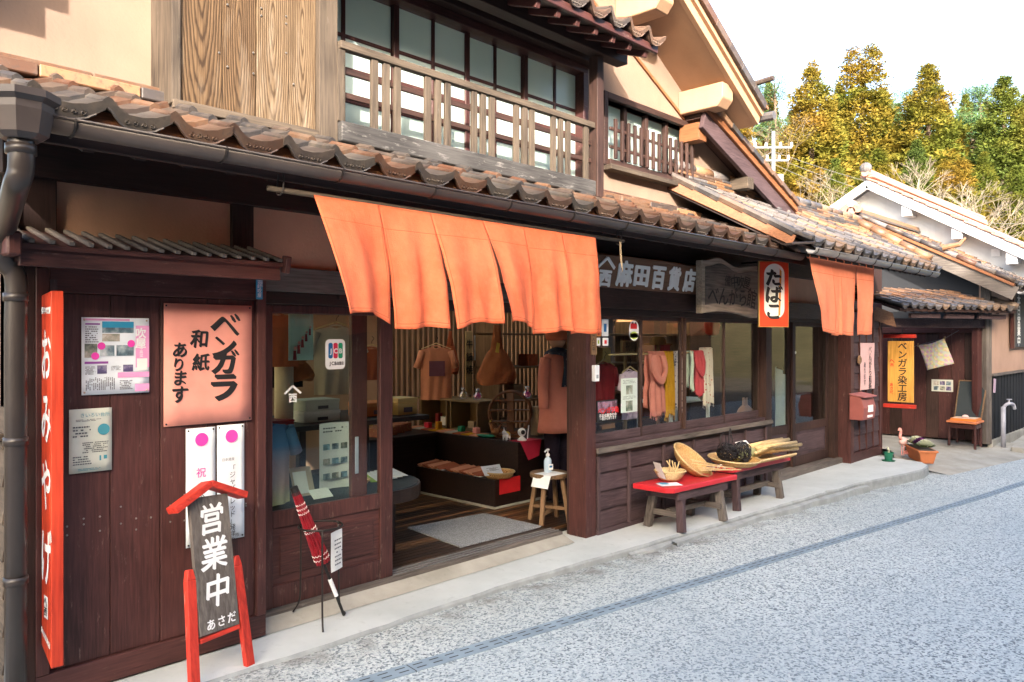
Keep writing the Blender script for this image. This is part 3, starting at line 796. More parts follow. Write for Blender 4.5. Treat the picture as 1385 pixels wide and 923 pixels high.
for i in range(8):
    x = 7.157 + .5*i
    if x > 10.9: break
    MB().tube([(x, -1.07+.052*math.cos(t), zz+.052*math.sin(t)) for t in [math.pi*.98 + math.pi*1.04*k/10 for k in range(11)]], .006, 5).build('gutter_bracket', 'iron', gp2)
br('gutter_chute', 'gutter_metal', gp2, (6.886, -.95, zz+.03), (7.155, -1.05, zz+.055), .10, .02)

# ---- upper wall (gable), peach plaster
WALLZ0 = 2.8
def gz(x): return min(4.30+.577*(x-.6), 3.90+.577*(7.2-x)) - .10
up_poly = [(.80,WALLZ0),(8.9,WALLZ0),(8.9,3.15),(7.15,3.80),(4.3,gz(4.3)),(.80,gz(.8))]
# wall with a hole for the big windows: built of three pieces
UY = .03
WX0, WX1, WZ0, WZ1 = 2.45, 5.12, 2.92, 3.93
w = MB()
w.prism([(.80,WALLZ0),(WX0,WALLZ0),(WX0,gz(WX0)),(.80,gz(.8))], UY, .22, 'y')
w.prism([(WX0,WZ1),(WX1,WZ1),(WX1,gz(WX1)),(3.55,gz(3.55)),(WX0,gz(WX0))], UY, .22, 'y')
w.prism([(WX0,WALLZ0),(WX1,WALLZ0),(WX1,WZ0),(WX0,WZ0)], UY, .22, 'y')
GX0, GX1, GW0, GW1 = 5.414, 6.771, 3.213, 3.739
w.prism([(WX1,WALLZ0),(GX0,WALLZ0),(GX0,gz(GX0)),(WX1,gz(WX1))], UY, .22, 'y')
w.prism([(GX0,WALLZ0),(GX1,WALLZ0),(GX1,GW0),(GX0,GW0)], UY, .22, 'y')
w.prism([(GX0,GW1),(GX1,GW1),(GX1,gz(GX1)),(GX0,gz(GX0))], UY, .22, 'y')
w.prism([(GX1,WALLZ0),(8.9,WALLZ0),(8.9,3.02),(7.15,3.74),(7.15,gz(7.15)),(GX1,gz(GX1))], UY, .22, 'y')
w.build('upper_wall', 'plaster_peach', shop)
# side and back walls; gaps added to daylight the upper panes and the shop
w = MB(); w.box(.80,.92,.22,1.5,2.25,gz(.8)); w.box(.80,.92,1.5,6,2.25,2.7); w.box(.80,.92,.62,.72,-.1,2.25); w.box(.80,.92,4.2,6,-.1,2.25); w.box(.80,.92,.72,4.2,-.1,.45); w.box(8.78,8.9,.22,1.4,2.4,2.9); w.prism([(.8,2.5),(2.4,2.5),(2.4,gz(2.4)),(.8,gz(.8))], 1.4, 1.5, 'y'); w.prism([(6.9,2.5),(8.9,2.5),(8.9,2.9),(7.15,gz(7.15)),(6.9,gz(6.9))], 1.4, 1.5, 'y'); w.prism([(2.4,4.1),(6.9,4.0),(3.55,gz(3.55)),(2.4,gz(2.4))], 1.4, 1.5, 'y'); w.box(2.4,6.9,1.4,1.5,2.5,2.85)
w.build('side_wall', 'plaster_peach', shop)
bx('upper_floor', 'dark_x', shop, .92, 8.78, .22, 1.4, 2.72, 2.8, bevel=0)
# thin brown strip along the gable under the plaster band
ra, rb = Vector((5.215, 0.02, 4.53)), Vector((6.852, 0.02, 3.745))
br('gable_strip', 'orangewood_x', shop, ra, rb, .03, .022, up=(0,1,0))

# ---- main gable roof with thick plastered soffit
GYF = -.46
gr = MB()
def gable_slab(mb, xa, za, xb, zb, y0, y1, th):
    mb.prism([(xa,za),(xb,zb),(xb,zb-th),(xa,za-th)], y0, y1, 'y')
ax, az = 3.553, 4.30+.577*2.953
gable_slab(gr, ax, az-.02, 7.22, 3.885-.02-.0, GYF, 1.6, .10)
gable_slab(gr, .35, 4.155-.02, ax, az-.02, GYF, 1.6, .10)
groof = gr.build('gable_roof', 'plaster_soffit', shop)
# plaster verge bands, stepped
for xa, za, xb, zb in ((ax, az, 7.24, 3.88), (ax, az, .33, 4.145)):
    s = 1 if xb > xa else -1
    br('verge_band', 'plaster_white' if False else 'plaster_soffit', groof, (xa, GYF-.02, za-.045), (xb, GYF-.02, zb-.045), .05, .15, up=(0,0,1))
    br('verge_band', 'plaster_soffit', groof, (xa, GYF-.055, za+.0), (xb, GYF-.055, zb+.0), .05, .07, up=(0,0,1))
    br('verge_board', 'orangewood_x', groof, (xa, GYF-.075, za+.055), (xb, GYF-.075, zb+.055), .07, .035, up=(0,0,1))
# plastered purlin ends
def purlin(px, pz, w=.20, h=.17):
    mb = MB(); mb.prism([(GYF+.015, pz-h*.55), (GYF+.08, pz-h), (.03, pz-h), (.03, pz+.05), (GYF+.015, pz+.05)], px-w/2, px+w/2, 'x')
    mb.build('purlin_end', 'plaster_soffit', groof, bevel=.008)
for x in (6.763-.06, 5.723-.06, 3.55, 2.0):
    zt = (3.90+.577*(7.2-x) if x >= 3.5 else 4.30+.577*(x-.6)) - .17
    purlin(x, zt)
# two unseen blocks added at the left to cast a stepped shadow on the wall
bx('shadow_block', 'tile_mix', groof, .22, .56, GYF-.06, .05, 3.36, 3.50)
bx('shadow_block', 'tile_mix', groof, .22, .66, GYF-.06, .05, 3.502, 4.10)
# verge tiles seen from below and the tiles behind them
upg = Vector((-1, 0, .577)).normalized()
tv = tile_mesh('verge_tile', .27, .30, 'tile_tan')
lay_tiles(groof, (7.27, GYF-.10, 3.875), (0,1,0), upg, 3, 15, .262, .225, (tv, tv), lift=.07)
for i in range(11):
    x = 7.22-.24*i; z = 3.885+.577*.24*i
    br('verge_edge_tile', 'tile_tan' if i % 2 else 'tile_mix', groof, (x, GYF-.105, z+.055), (x-.235, GYF-.105, z+.055+.577*.235), .03, .08, up=(0,0,1), bevel=.003)
MB().tube([(7.08,-.50,4.135),(7.08,-.72,4.15)], .028, 8).build('verge_end_cap', 'tile_mix', groof)
# half-round eave piece at the low right end
gutter2 = MB(); 
MB().tube([(7.31,GYF-.16,3.86),(7.31,1.6,3.86)], .045, 8).build('eave_cap', 'tile_grey', groof)

# ---- lower lean-to gable on the right, bare timber
lt = thing  # (kept as part of the shop)
LY = -.20
la, lb = Vector((6.658, -0.2, 3.865)), Vector((8.689, -0.2, 3.115))
ld = (lb-la).normalized()
lr = MB(); lr.prism([(la.x+.02, la.z), (lb.x, lb.z), (lb.x, lb.z-.05), (la.x+.02, la.z-.05)], LY+.03, .028, 'y')
lroof = lr.build('lean_to_roof', 'dark_x', shop)
br('bargeboard', 'siding_x', lroof, la + Vector((0,0,-.10)), lb + Vector((0,0,-.10)), .045, .17, up=(0,0,1))
br('verge_board', 'orangewood_x', lroof, la + Vector((0,-.03,.02)), lb + Vector((0,-.03,.02)), .05, .06, up=(0,0,1))
nv = 9
for i in range(nv):
    a = la.lerp(lb, i/nv); b = la.lerp(lb, (i+.96)/nv)
    br('verge_edge_tile', 'tile_tan' if i % 2 else 'tile_mix', lroof, a + Vector((0,-.06,.09)), b + Vector((0,-.06,.075)), .05, .055, up=(0,0,1), bevel=.004)
upl = (la-lb).normalized()
lay_tiles(lroof, lb + Vector((0,-.04,.06)), (0,1,0), upl, 1, 7, .262, .24, (tv, tv), lift=.03)
# beam ends and struts under it
px_ = Vector((7.59, -0.1, 3.287))
br('purlin_end', 'weathered_y', lroof, (px_.x, LY-.03, px_.z), (px_.x, .05, px_.z), .13, .12)
p2_ = Vector((6.728, -0.2, 3.773))
br('purlin_end', 'orangewood_y', lroof, (la.x+.06, LY+.03, la.z-.20), (la.x+.06, .05, la.z-.20), .14, .17)
for k in range(2):
    br('soffit_board', 'post_x', lroof, la + Vector((.03,.065+.095*k,-.062)), lb + Vector((0,.065+.095*k,-.062)), .09, .016, up=(0,0,1))

# ---- gable lattice window
gw = thing
gwin = MB()
fr = .055
gwin.box(GX0-fr,GX0,-.01,.12,GW0-fr,GW1+fr); gwin.box(GX1,GX1+fr,-.01,.12,GW0-fr,GW1+fr)
gwin.box(GX0,GX1,-.01,.12,GW1,GW1+fr); gwin.box(GX0,GX1,-.03,.12,GW0-fr,GW0)
gwin = gwin.build('lattice_window', 'post_x', shop, bevel=.003)
bx('pane', 'frosted', gwin, GX0, GX1, .13, .14, GW0, GW1, bevel=0)
for t in (.25,.5,.75): bx('mullion', 'post_z', gwin, lerp(GX0,GX1,t)-.022, lerp(GX0,GX1,t)+.022, .05, .10, GW0, GW1)
nb = 14
for i in range(nb):
    x = lerp(GX0, GX1, (i+.6)/nb); 
    bx('bar', 'post_z', gwin, x-.016, x+.016, -.055, -.030, GW0+.002, lerp(GW0,GW1,.66))
for t in (.2,.5): bx('rail', 'post_x', gwin, GX0, GX1, -.029, -.013, lerp(GW0,GW1,t)-.014, lerp(GW0,GW1,t)+.014)
bx('window_sill', 'weathered_x', gwin, GX0-.04, GX1+.05, -.075, .02, GW0-.10, GW0-fr-.002)

# ---- balcony windows, frosted panes in dark frames
bw = MB(); f0 = .06
bw.box(WX0,WX1,-.02,.16,WZ1-f0,WZ1); bw.box(WX0,WX1,-.02,.16,WZ0,WZ0+f0); bw.box(WX0,WX0+f0,-.02,.16,WZ0+f0,WZ1-f0); bw.box(WX1-f0,WX1,-.02,.16,WZ0+f0,WZ1-f0)
bwin = bw.build('upper_window', 'bengara_x', shop, bevel=.003)
bx('head_beam', 'dark_x', bwin, 2.3, 5.2, -.10, .02, WZ1+.003, WZ1+.14)
sx = [2.809-.42, 3.18, 3.821, 4.442, 5.14]
for k in range(4):
    x0, x1 = sx[k], sx[k+1]; yy = .075 if k % 2 else .10
    for xe in (x0, x1): bx('stile', 'bengara_z', bwin, xe-.022, xe+.022, yy-.018, yy+.018, WZ0+f0, WZ1-f0)
    rows = [WZ0+f0, WZ0+.26, WZ0+.48, WZ0+.68, WZ1-f0]
    rows = [WZ0+f0, 3.16, 3.36, 3.565, 3.58+.29]
    xm = (x0+x1)/2
    bx('mullion', 'bengara_z', bwin, xm-.014, xm+.014, yy-.015, yy+.015, WZ0+f0, WZ1-f0)
    for z in rows[1:4]: bx('rail', 'bengara_x', bwin, x0+.022, x1-.022, yy-.013, yy+.013, z-.012, z+.012)
    for (xa, xb) in ((x0+.022, xm-.014), (xm+.014, x1-.022)):
        for za, zb in zip(rows, rows[1:]):
            bx('pane', 'frosted', bwin, xa, xb, yy-.004, yy+.002, za+.012, zb-.012, bevel=0)

# ---- shutter box of tall weathered boards
BY = -.22
sbx = thing
sb0, sb1 = 1.615, 2.519
zb0, zb1 = 2.83, 4.25
sb = MB(); sb.box(sb0+.01, sb1-.01, BY+.03, .03, zb0-.04, zb1)
sbox = sb.build('shutter_box', 'weathered_z', shop)
edges = [1.626, 1.846, 2.034, 2.226, 2.397]
for i, (a, b) in enumerate(zip(edges, edges[1:])):
    z_ = lambda x: 2.60 + .4*(-BY*0 + .78-.22) + .03
    MB().box(a+.002, b-.002, BY+(.004 if i % 2 else 0), BY+.028, zb0-.02, zb1).build('board', 'panel_wood' if i in (0,1) else 'panel_wood_pale', sbox, bevel=.003)
for x in (.25,.5,.75):
    pass
for i, a in enumerate(edges[1:-1]):
    for z in (3.06, 3.12+.05*i, 3.38, 3.42):
        MB().ball((a+rnd.choice((-.02,.025)), BY-.003, z), .006, 6, 4).build('nail', 'nail', sbox)
bx('corner_post', 'weathered_z', sbox, edges[-1]+.002, sb1, BY-.03, .03, zb0-.07, zb1)
bx('corner_post', 'weathered_z', sbox, sb0-.035, edges[0]-.002, BY-.02, BY+.03, zb0-.02, zb1)
bx('side_board', 'weathered_z', sbox, sb0-.030, sb0+.005, BY+.031, .03, zb0, zb1)
bx('foot_board', 'weathered_x', sbox, sb0-.03, edges[-1], BY-.028, BY-.004, zb0-.045, zb0+.0)

# ---- balcony
b0, b1 = sb1+.004, 4.926
bal = MB(); bal.box(b0, b1+.03, -.285, -.215, 2.91-.0, 2.91+.115)
bzb = 2.91
bz = 2.905; bt = 3.368
bal = MB(); bal.box(b0, b1-.04, -.285, -.215, bz-.115, bz)
balc = bal.build('balcony', 'beam_grey', shop, bevel=.005)
bx('handrail', 'weathered_x', balc, b0, b1-.04, -.275, -.222, bt-.045, bt)
for t in (.36,.66): bx('rail', 'post_x', balc, b0, b1-.04, -.237, -.217, lerp(bz,bt,t)-.017, lerp(bz,bt,t)+.017)
bars = [461, 506, 522, 537, 579, 592, 605, 641, 653, 665, 698, 709, 719, 749, 759, 769, 793]
for px, in [(q,) for q in bars]: pass
bxs = [2.539, 2.772, 2.859, 2.943, 3.184, 3.27, 3.352, 3.59, 3.673, 3.758, 4.002, 4.087, 4.166, 4.404, 4.489, 4.576, 4.794]
for x in bxs: bx('baluster', 'weathered_z', balc, x-.024, x+.024, -.262, -.238, bz+.002, bt-.046 - rnd.uniform(0,.0), bevel=.002)
bx('post', 'post_z', balc, b1-.038, b1+.045, -.295, -.21, 2.78, 3.90)
bx('floor_board', 'dark_x', balc, b0, b1-.04, -.214, .028, bz-.03, bz-.005)
bx('bearer', 'dark_x', balc, b0, b1-.04, -.214, -.17, bz-.14, bz-.032)

# ---- small pent roof over the balcony
PE = -.64; PZ = 3.985
pr_ = MB(); pr_.prism([(PE+.03, PZ-.02),(.05, PZ-.02+.36*(.05-PE-.03)),(.05, PZ-.07+.36*(.05-PE-.03)),(PE+.03,PZ-.07)], 2.2, 5.196, 'x')
pent = pr_.build('pent_roof', 'dark_x', shop)
upp = Vector((0,1,.36)).normalized()
PXE = 5.25
tep = tile_mesh('eave_tile_p', .252, .28, 'eave_tile', True, pend=.036, depth=.045)
tmp = tile_mesh('roof_tile_p', .252, .28, 'tile_mix', depth=.045)
lay_tiles(pent, (PXE-13*.242, PE-.02, PZ), EX, upp, 13, 3, .242, .225, (tep, tmp))
for i in range(15):
    x = PXE - .14 - .21*i
    br('rafter', 'bengara_y', pent, (x, PE+.04, PZ-.10), (x, .02, PZ-.10+.36*(.02-PE-.04)), .04, .05, bevel=.002)
bx('eave_beam', 'dark_x', pent, 2.2, 5.247, -.33, -.22, 3.905, 4.0)
bx('eave_board', 'bengara_x', pent, 2.2, PXE-.03, PE+.0, PE+.03, PZ-.075, PZ-.02)

# ---- timber frame of the ground floor
frame = MB(); frame.box(.92, 11.4, .04, .16, 2.42, 2.72)
frm = frame.build('wall_plate', 'dark_x', shop, bevel=.004)
bx('upper_beam', 'dark_x', shop, .92, 10.3, -.03, .04, 2.40, 2.60)
# plaster panels between the posts under the eaves
for i, (a, b, z0, z1) in enumerate([(1.146, 2.009, 2.02, 2.42), (2.135, 2.694, 2.07, 2.42), (3.0, 4.86, 2.07, 2.42), (5.22, 10.3, 2.06, 2.44)]):
    bx('plaster_panel', 'plaster_low', shop, a, b, .03, .10, z0, z1, bevel=0)
for a, b in ((.96, 1.146), (2.009, 2.135), (2.694, 3.0)):
    bx('post', 'dark_z', shop, a, b, .0, .15, 1.9, 2.42)
bx('lintel', 'weathered_x', shop, 2.17, 4.9, -.015, .11, 1.93, 2.07).data.materials[0] = M['greywood_x']
bx('lintel', 'dark_x', shop, 2.17, 4.9, .02, .20, 1.86, 1.928)
bx('post', 'post_z', shop, 5.085, 5.084-.004, -.02, .18, .0, 2.42)
bx('post', 'bengara_z', shop, 5.071, 5.205, -.035, .15, .0, 2.0)
bx('lintel', 'post_x', shop, 5.0, 8.42, -.045, .10, 1.921, 2.101)
bx('lintel', 'post_x', shop, 8.424, 10.3, -.045, .10, 1.90, 2.09)
bx('window_head', 'dark_x', shop, 5.21, 10.3, .0, .12, 1.862, 1.92)

# ---- boarded booth at the left
bo = MB(); YB = -.06
BX0, BX1 = 1.039, 2.168
bo.box(BX0+.02, BX1-.02, YB+.04, .16, .02, 1.98)
booth = bo.build('board_wall', 'bengara_z', shop)
seams = [1.126, 1.363, 1.601, 1.842, 2.114]
for i, (a, b) in enumerate(zip(seams, seams[1:])):
    MB().box(a+.0015, b-.0015, YB+.008+(.003 if i % 2 else 0), YB+.039, .13, 1.87).build('board', 'bengara_z', booth, bevel=.003)
    for z in (.75, .80):
        for t in (.2,.5,.8): MB().ball((lerp(a,b,t), YB+.007, z+rnd.uniform(-.06,.06)), .005, 6, 4).build('nail', 'nail', booth)
bx('rail', 'bengara_x', booth, seams[0]-.03, seams[-1]+.0, YB-.012, YB+.03, 1.872, 1.985)
bx('rail', 'bengara_x', booth, BX0, BX1, YB-.014, YB+.03, .01, .128)
bx('corner_post', 'bengara_z', booth, seams[-1]+.001, BX1, YB-.018, .12, .129, 1.98)
bx('corner_post', 'bengara_z', booth, BX0, seams[0]-.031, YB-.018, .12, .129, 1.98)
bx('metal_strap', 'brass', booth, seams[0]-.029, seams[0]+.0, YB-.018, YB-.0125, 1.60, 1.93, bevel=0).data.materials[0] = M['siding_z']
# its little batten roof
brf = MB(); BE = -.34; BZ = 2.078
bl, brt = 0.894, 2.143
brf.prism([(BE, BZ-.02), (.0, BZ+.075), (.0, BZ+.055), (BE, BZ-.042)], bl+.02, brt-.01, 'x')
broof = brf.build('booth_roof', 'bengara_x', shop)
for i in range(16):
    x = lerp(bl+.06, brt-.04, i/15)
    br('batten', 'greywood_y', broof, (x, BE-.008, BZ-.008), (x, .0, BZ+.086), .024, .018, bevel=.003)
br('fascia', 'bengara_x', broof, (bl+.02, BE+.03, BZ-.075), (brt-.03, BE+.03, BZ-.075), .03, .075)
bx('end_block', 'bengara_z', broof, bl-.035, bl+.02, BE-.03, BE+.12, BZ-.075, BZ+.025, bevel=.008)
br('end_block', 'bengara_z', broof, (brt-.01, BE+.0, BZ-.07), (brt-.01, BE-.02, BZ+.015), .03, .05)
bx('soffit', 'dark_x', broof, bl+.02, brt-.04, BE+.05, -.08, 1.987, 2.02)

# ---- unseen paper screens added in the left end wall to light the shop
sj = MB(); sj.box(.84,.90,.72,4.2,2.19,2.249); sj.box(.84,.90,.72,4.2,.45,.50); scrn = sj.build('added_screen', 'dark_y', shop)
for k in range(9): bx('mullion', 'dark_z', scrn, .85, .89, .72+.43*k, .75+.43*k, .50, 2.19, bevel=0)
for k in range(8): bx('pane', 'fill_paper', scrn, .868, .872, .752+.43*k, 1.148+.43*k, .50, 2.19, bevel=0)

# ---- left end wall with lapped weathered boards
sw = MB(); sw.box(.93, .96, -.05, .6, -.05, 2.3)
swall = sw.build('end_wall', 'plaster_tan', shop)
for i in range(9):
    z = .02 + .165*i
    if z > 1.2: break
    MB().add([(.905,-.09,z),(.905,.6,z),(.928,.6,z+.18),(.928,-.09,z+.18),(.93,-.09,z),(.93,.6,z)], [(0,1,2,3),(0,4,5,1),(0,3,4),(1,5,2)]).build('clapboard', 'weathered_y', swall)
bx('corner_post', 'dark_z', swall, .93, 1.039, -.075, .05, .0, 2.0)
bx('cap_rail', 'weathered_y', swall, .88, .93, -.10, .6, 1.21, 1.245)

# ---- glazed sliding door, left
DYL = .13
dl0, dl1 = 2.261, 3.188
dtop, dbot = 1.86, .075
sd = MB(); st = .075
ds = 3.085
sd.box(dl0, dl0+.05, DYL-.02, DYL+.02, dbot, dtop); sd.box(ds, dl1, DYL-.02, DYL+.02, dbot, dtop)
zmid0, zmid1 = 0.553, 0.641
sd.box(dl0+.05, ds, DYL-.018, DYL+.018, zmid0-.012, zmid1); sd.box(dl0+.05, ds, DYL-.018, DYL+.018, dbot, dbot+.13); sd.box(dl0+.05, ds, DYL-.018, DYL+.018, dtop-.05, dtop)
sdoor = sd.build('sliding_door', 'bengara_z', shop, bevel=.004)
bx('pane', 'glass', sdoor, dl0+.05, ds, DYL-.003, DYL+.003, zmid1, dtop-.05, bevel=0)
bx('panel', 'bengara_x', sdoor, dl0+.05, ds, DYL-.004, DYL+.008, dbot+.13, zmid0-.012, bevel=0)
bx('panel_moulding', 'bengara_x', sdoor, dl0+.10, ds-.05, DYL-.014, DYL-.0045, dbot+.18, zmid0-.06, bevel=.006)
# the leaf pushed behind it
s2 = MB(); e0, e1 = 2.913, 3.035
s2.box(e0, e1, .185, .22, dbot, dtop); s2.box(dl0-.5, e0, .187, .218, dbot, .33); s2.box(dl0-.5, e0, .187, .218, dtop-.05, dtop); s2.box(dl0-.5, dl0-.42, .187, .218, .33, dtop-.05)
sd2 = s2.build('sliding_door', 'bengara_z', shop, bevel=.003)
bx('pane', 'glass', sd2, dl0-.42, e0, .20, .206, .33, dtop-.05, bevel=0)
bx('pull', 'aluminium', sd2, e0+.022, e0+.05, .178, .184, .78, 1.02)
# threshold of the shop opening
th = MB(); th.box(2.2, 4.9, .07, .25, .0, .072); thr = th.build('threshold', 'greywood_x', shop, bevel=.004)
for k in range(3): bx('track', 'gutter_grey', thr, 2.2, 4.9, .115+.04*k, .125+.04*k, .073, .080, bevel=0)
th = MB(); th.add([(2.17,-.055,.004),(4.9,-.055,.004),(4.9,.069,.05),(2.17,.069,.05)], [(0,1,2,3)]); th.build('door_step', 'concrete_old', shop)

# ---- shop window with four sashes
wz0, wz1 = .745, 1.862
WXs = [5.205, 5.975, 6.702, 7.513, 8.42]
sw_ = MB(); sw_.box(5.205, 8.42, -.045, .13, .665, .725)
swin = sw_.build('shop_window', 'post_x', shop, bevel=.004)
bx('window_sill', 'greywood_x', swin, 5.19, 8.44, -.075, -.047, .690, .735, bevel=.005)
bx('jamb', 'post_z', swin, 8.36, 8.50, -.03, .13, .0, 1.861)
bx('bottom_rail', 'siding_x', swin, 5.205, 8.36, -.02, .12, .727, .765)
for k in range(4):
    x0, x1 = WXs[k], WXs[k+1] if k < 3 else 8.36
    yy = .035 if k % 2 == 0 else .065
    for a, b in ((x0+.002, x0+.032), (x1-.032, x1-.002)):
        bx('stile', 'post_z', swin, a, b, yy-.016, yy+.016, .768, wz1)
    bx('rail', 'siding_x', swin, x0+.032, x1-.032, yy-.015, yy+.015, .768, .845)
    bx('rail', 'post_x', swin, x0+.032, x1-.032, yy-.015, yy+.015, wz1-.035, wz1)
    bx('pane', 'glass', swin, x0+.032, x1-.032, yy-.003, yy+.003, .845, wz1-.035, bevel=0)

# ---- lapped siding boards with battens below the window
si = MB(); si.box(5.21, 8.36, .0, .12, .02, .664); sid = si.build('siding', 'siding_x', shop)
bat = [5.235, 5.678, 6.236, 6.779, 7.322, 7.856, 8.332]
for i in range(4):
    z0 = .045+.158*i
    for a, b in zip(bat, bat[1:]):
        j = rnd.uniform(-.003,.003)
        MB().add([(a,-.030,z0+j),(b,-.030,z0+j),(b,-.008,z0+.166),(a,-.008,z0+.166),(a,.0,z0+j),(b,.0,z0+j),(b,.0,z0+.166),(a,.0,z0+.166)], [(0,1,2,3),(0,4,5,1),(3,2,6,7),(0,3,7,4),(1,5,6,2)]).build('board', 'siding_x', sid)
for x in bat: bx('batten', 'siding_z', sid, x-.017, x+.017, -.052, -.029, .03, .662)
bx('skirting', 'siding_x', sid, 5.215, 8.42, -.05, -.02, .0, .04)

# ---- right-hand glazed doors
RY = .10
rd0, rd1, rd2 = 8.5, 9.324, 10.398
bx('threshold', 'greywood_x', shop, 8.5, 10.567, -.06, .2, .0, .07)
for k, (a, b, yy) in enumerate(((rd0, rd1, .13), (rd1-.03, rd2, .09))):
    q = MB(); z0, z1 = .075, 1.86; zr = .60
    q.box(a, a+.08, yy-.017, yy+.017, z0, z1); q.box(b-.08, b, yy-.017, yy+.017, z0, z1)
    q.box(a+.08, b-.08, yy-.016, yy+.016, z0, z0+.12); q.box(a+.08, b-.08, yy-.016, yy+.016, zr-.10, zr); q.box(a+.08, b-.08, yy-.016, yy+.016, z1-.05, z1)
    dr = q.build('glazed_door', 'post_z', shop, bevel=.003)
    bx('pane', 'glass', dr, a+.08, b-.08, yy-.003, yy+.003, zr, z1-.05, bevel=0)
    bx('panel', 'siding_x', dr, a+.08, b-.08, yy-.004, yy+.006, z0+.12, zr-.10, bevel=0)
    bx('panel_moulding', 'siding_x', dr, a+.13, b-.13, yy-.013, yy-.0045, z0+.16, zr-.14, bevel=.006)
MB().lathe([(.001,0),(.018,.001),(.018,.004),(.001,.005)], (0,0,0), 12, mtx=Matrix.Rotation(R(90),3,'X')).build('lock', 'aluminium', None).matrix_basis = Matrix.Translation((9.362, .072, 1.486))
lk = bpy.data.objects['lock']; lk.parent = dr
bx('post', 'post_z', shop, rd2+.01, 10.596, -.0, .22, .0, 1.899)
bx('post', 'greywood_z', shop, 10.596+.004, 10.778, .0, .2, .0, 1.899)

# ---- grid-boarded wing panel at the right end
GYp = -.14
gp0, gp1 = 10.533, 11.68
gpm = MB(); gpm.box(gp0, gp1, GYp+.02, .25, .0, 2.02); gpan = gpm.build('wing_wall', 'bengara_z', shop)
bx('corner_post', 'bengara_z', gpan, gp0-.005, gp0+.10, GYp-.03, GYp+.019, .0, 2.05)
bx('corner_post', 'bengara_z', gpan, gp1-.02, gp1+.02, GYp-.02, GYp+.019, .0, 2.05)
ncx, ncz = 4, 9
for i in range(ncx):
    xa, xb = lerp(gp0+.10, gp1-.02, i/ncx), lerp(gp0+.10, gp1-.02, (i+1)/ncx)
    for j in range(ncz):
        za, zb = lerp(.14, 2.02, j/ncz), lerp(.14, 2.02, (j+1)/ncz)
        MB().add([(xa+.012,GYp-.012,za+.004),(xb-.012,GYp-.012,za+.004),(xb-.012,GYp+.006,zb),(xa+.012,GYp+.006,zb),(xa+.012,GYp+.02,za+.004),(xb-.012,GYp+.02,za+.004),(xb-.012,GYp+.02,zb),(xa+.012,GYp+.02,zb)],
                 [(0,1,2,3),(0,4,5,1),(3,2,6,7),(0,3,7,4),(1,5,6,2)]).build('board', 'siding_x', gpan)
for i in range(1, ncx): bx('batten', 'bengara_z', gpan, lerp(gp0+.10, gp1-.02, i/ncx)-.011, lerp(gp0+.10, gp1-.02, i/ncx)+.011, GYp-.022, GYp+.018, .13, 2.02)
bx('skirting', 'bengara_x', gpan, gp0+.10, gp1-.02, GYp-.024, GYp+.018, .0, .125)
bx('header', 'bengara_x', gpan, gp0-.01, gp1+.02, GYp-.03, .2, 2.052, 2.16)
# end wall of the shop towards the passage
bx('passage_wall', 'dark_y', shop, gp1+.022, 12.25, GYp+.15, GYp+.30, .0, 2.72)
bx('passage_wall', 'dark_y', shop, 12.1, 12.25, GYp+.31, 5.9, .0, 2.72)

# ---- interior shell: floor planks, ceiling, back wall with slats
bx('floor_bed', 'black', shop, .96, 12.1, .26, 5.9, -.1, .03, bevel=0)
pf = MB(); pf.box(2.0,5.3,.255,.26,.03,.055); pfl = pf.build('plank_floor', 'plankfloor', shop)
y = .262
while y < 3.0:
    wdt = .058
    x = 2.1 + rnd.uniform(-.6,0)
    while x < 7.5:
        ln = rnd.uniform(1.2, 2.6)
        bx('plank', rnd.choice(('plankfloor','plankdark','plankdark','planklight')), pfl, x, min(x+ln-.003, 7.5), y, y+wdt-.004, .031, .060, bevel=.0015)
        x += ln
    y += wdt
bx('ceiling', 'dark_x', shop, .96, 12.1, .23, 1.5, 2.46, 2.54, bevel=0)
bx('ceiling', 'dark_x', shop, .96, 12.1, 3.9, 5.9, 2.46, 2.54, bevel=0)
# unseen translucent roofing added over the rear to light the shop
rl = MB(); rl.box(.96,12.1,1.501,1.56,2.50,2.60); rl.box(.96,12.1,3.84,3.899,2.50,2.60); rlr = rl.build('added_skylight', 'dark_x', shop)
for k in range(14): bx('sheet', 'fill_paper' if k < 4 else 'fill_sheet', rlr, .97+.795*k, .97+.795*k+.785, 1.56, 3.84, 2.56, 2.566, bevel=0)
for k in range(15): bx('rafter', 'dark_y', rlr, .94+.795*k, .98+.795*k, 1.56, 3.84, 2.48, 2.555, bevel=0)
mb = MB(); mb.box(4.3,9.8,4.4,4.5,.0,2.5); mb.box(11.6,12.1,4.4,4.5,.0,2.5); mb.box(.96,4.3,4.4,4.5,2.2,2.5); mb.box(9.8,11.6,4.4,4.5,.0,.5); mb.box(9.8,11.6,4.4,4.5,2.2,2.5)  # unseen left gap added to let daylight in from behind
bwl = mb.build('back_wall', 'plaster_low', shop)
for k in range(3): bx('mullion', 'dark_z', bwl, 9.82+.87*k, 9.88+.87*k, 4.42, 4.48, .5, 2.2)

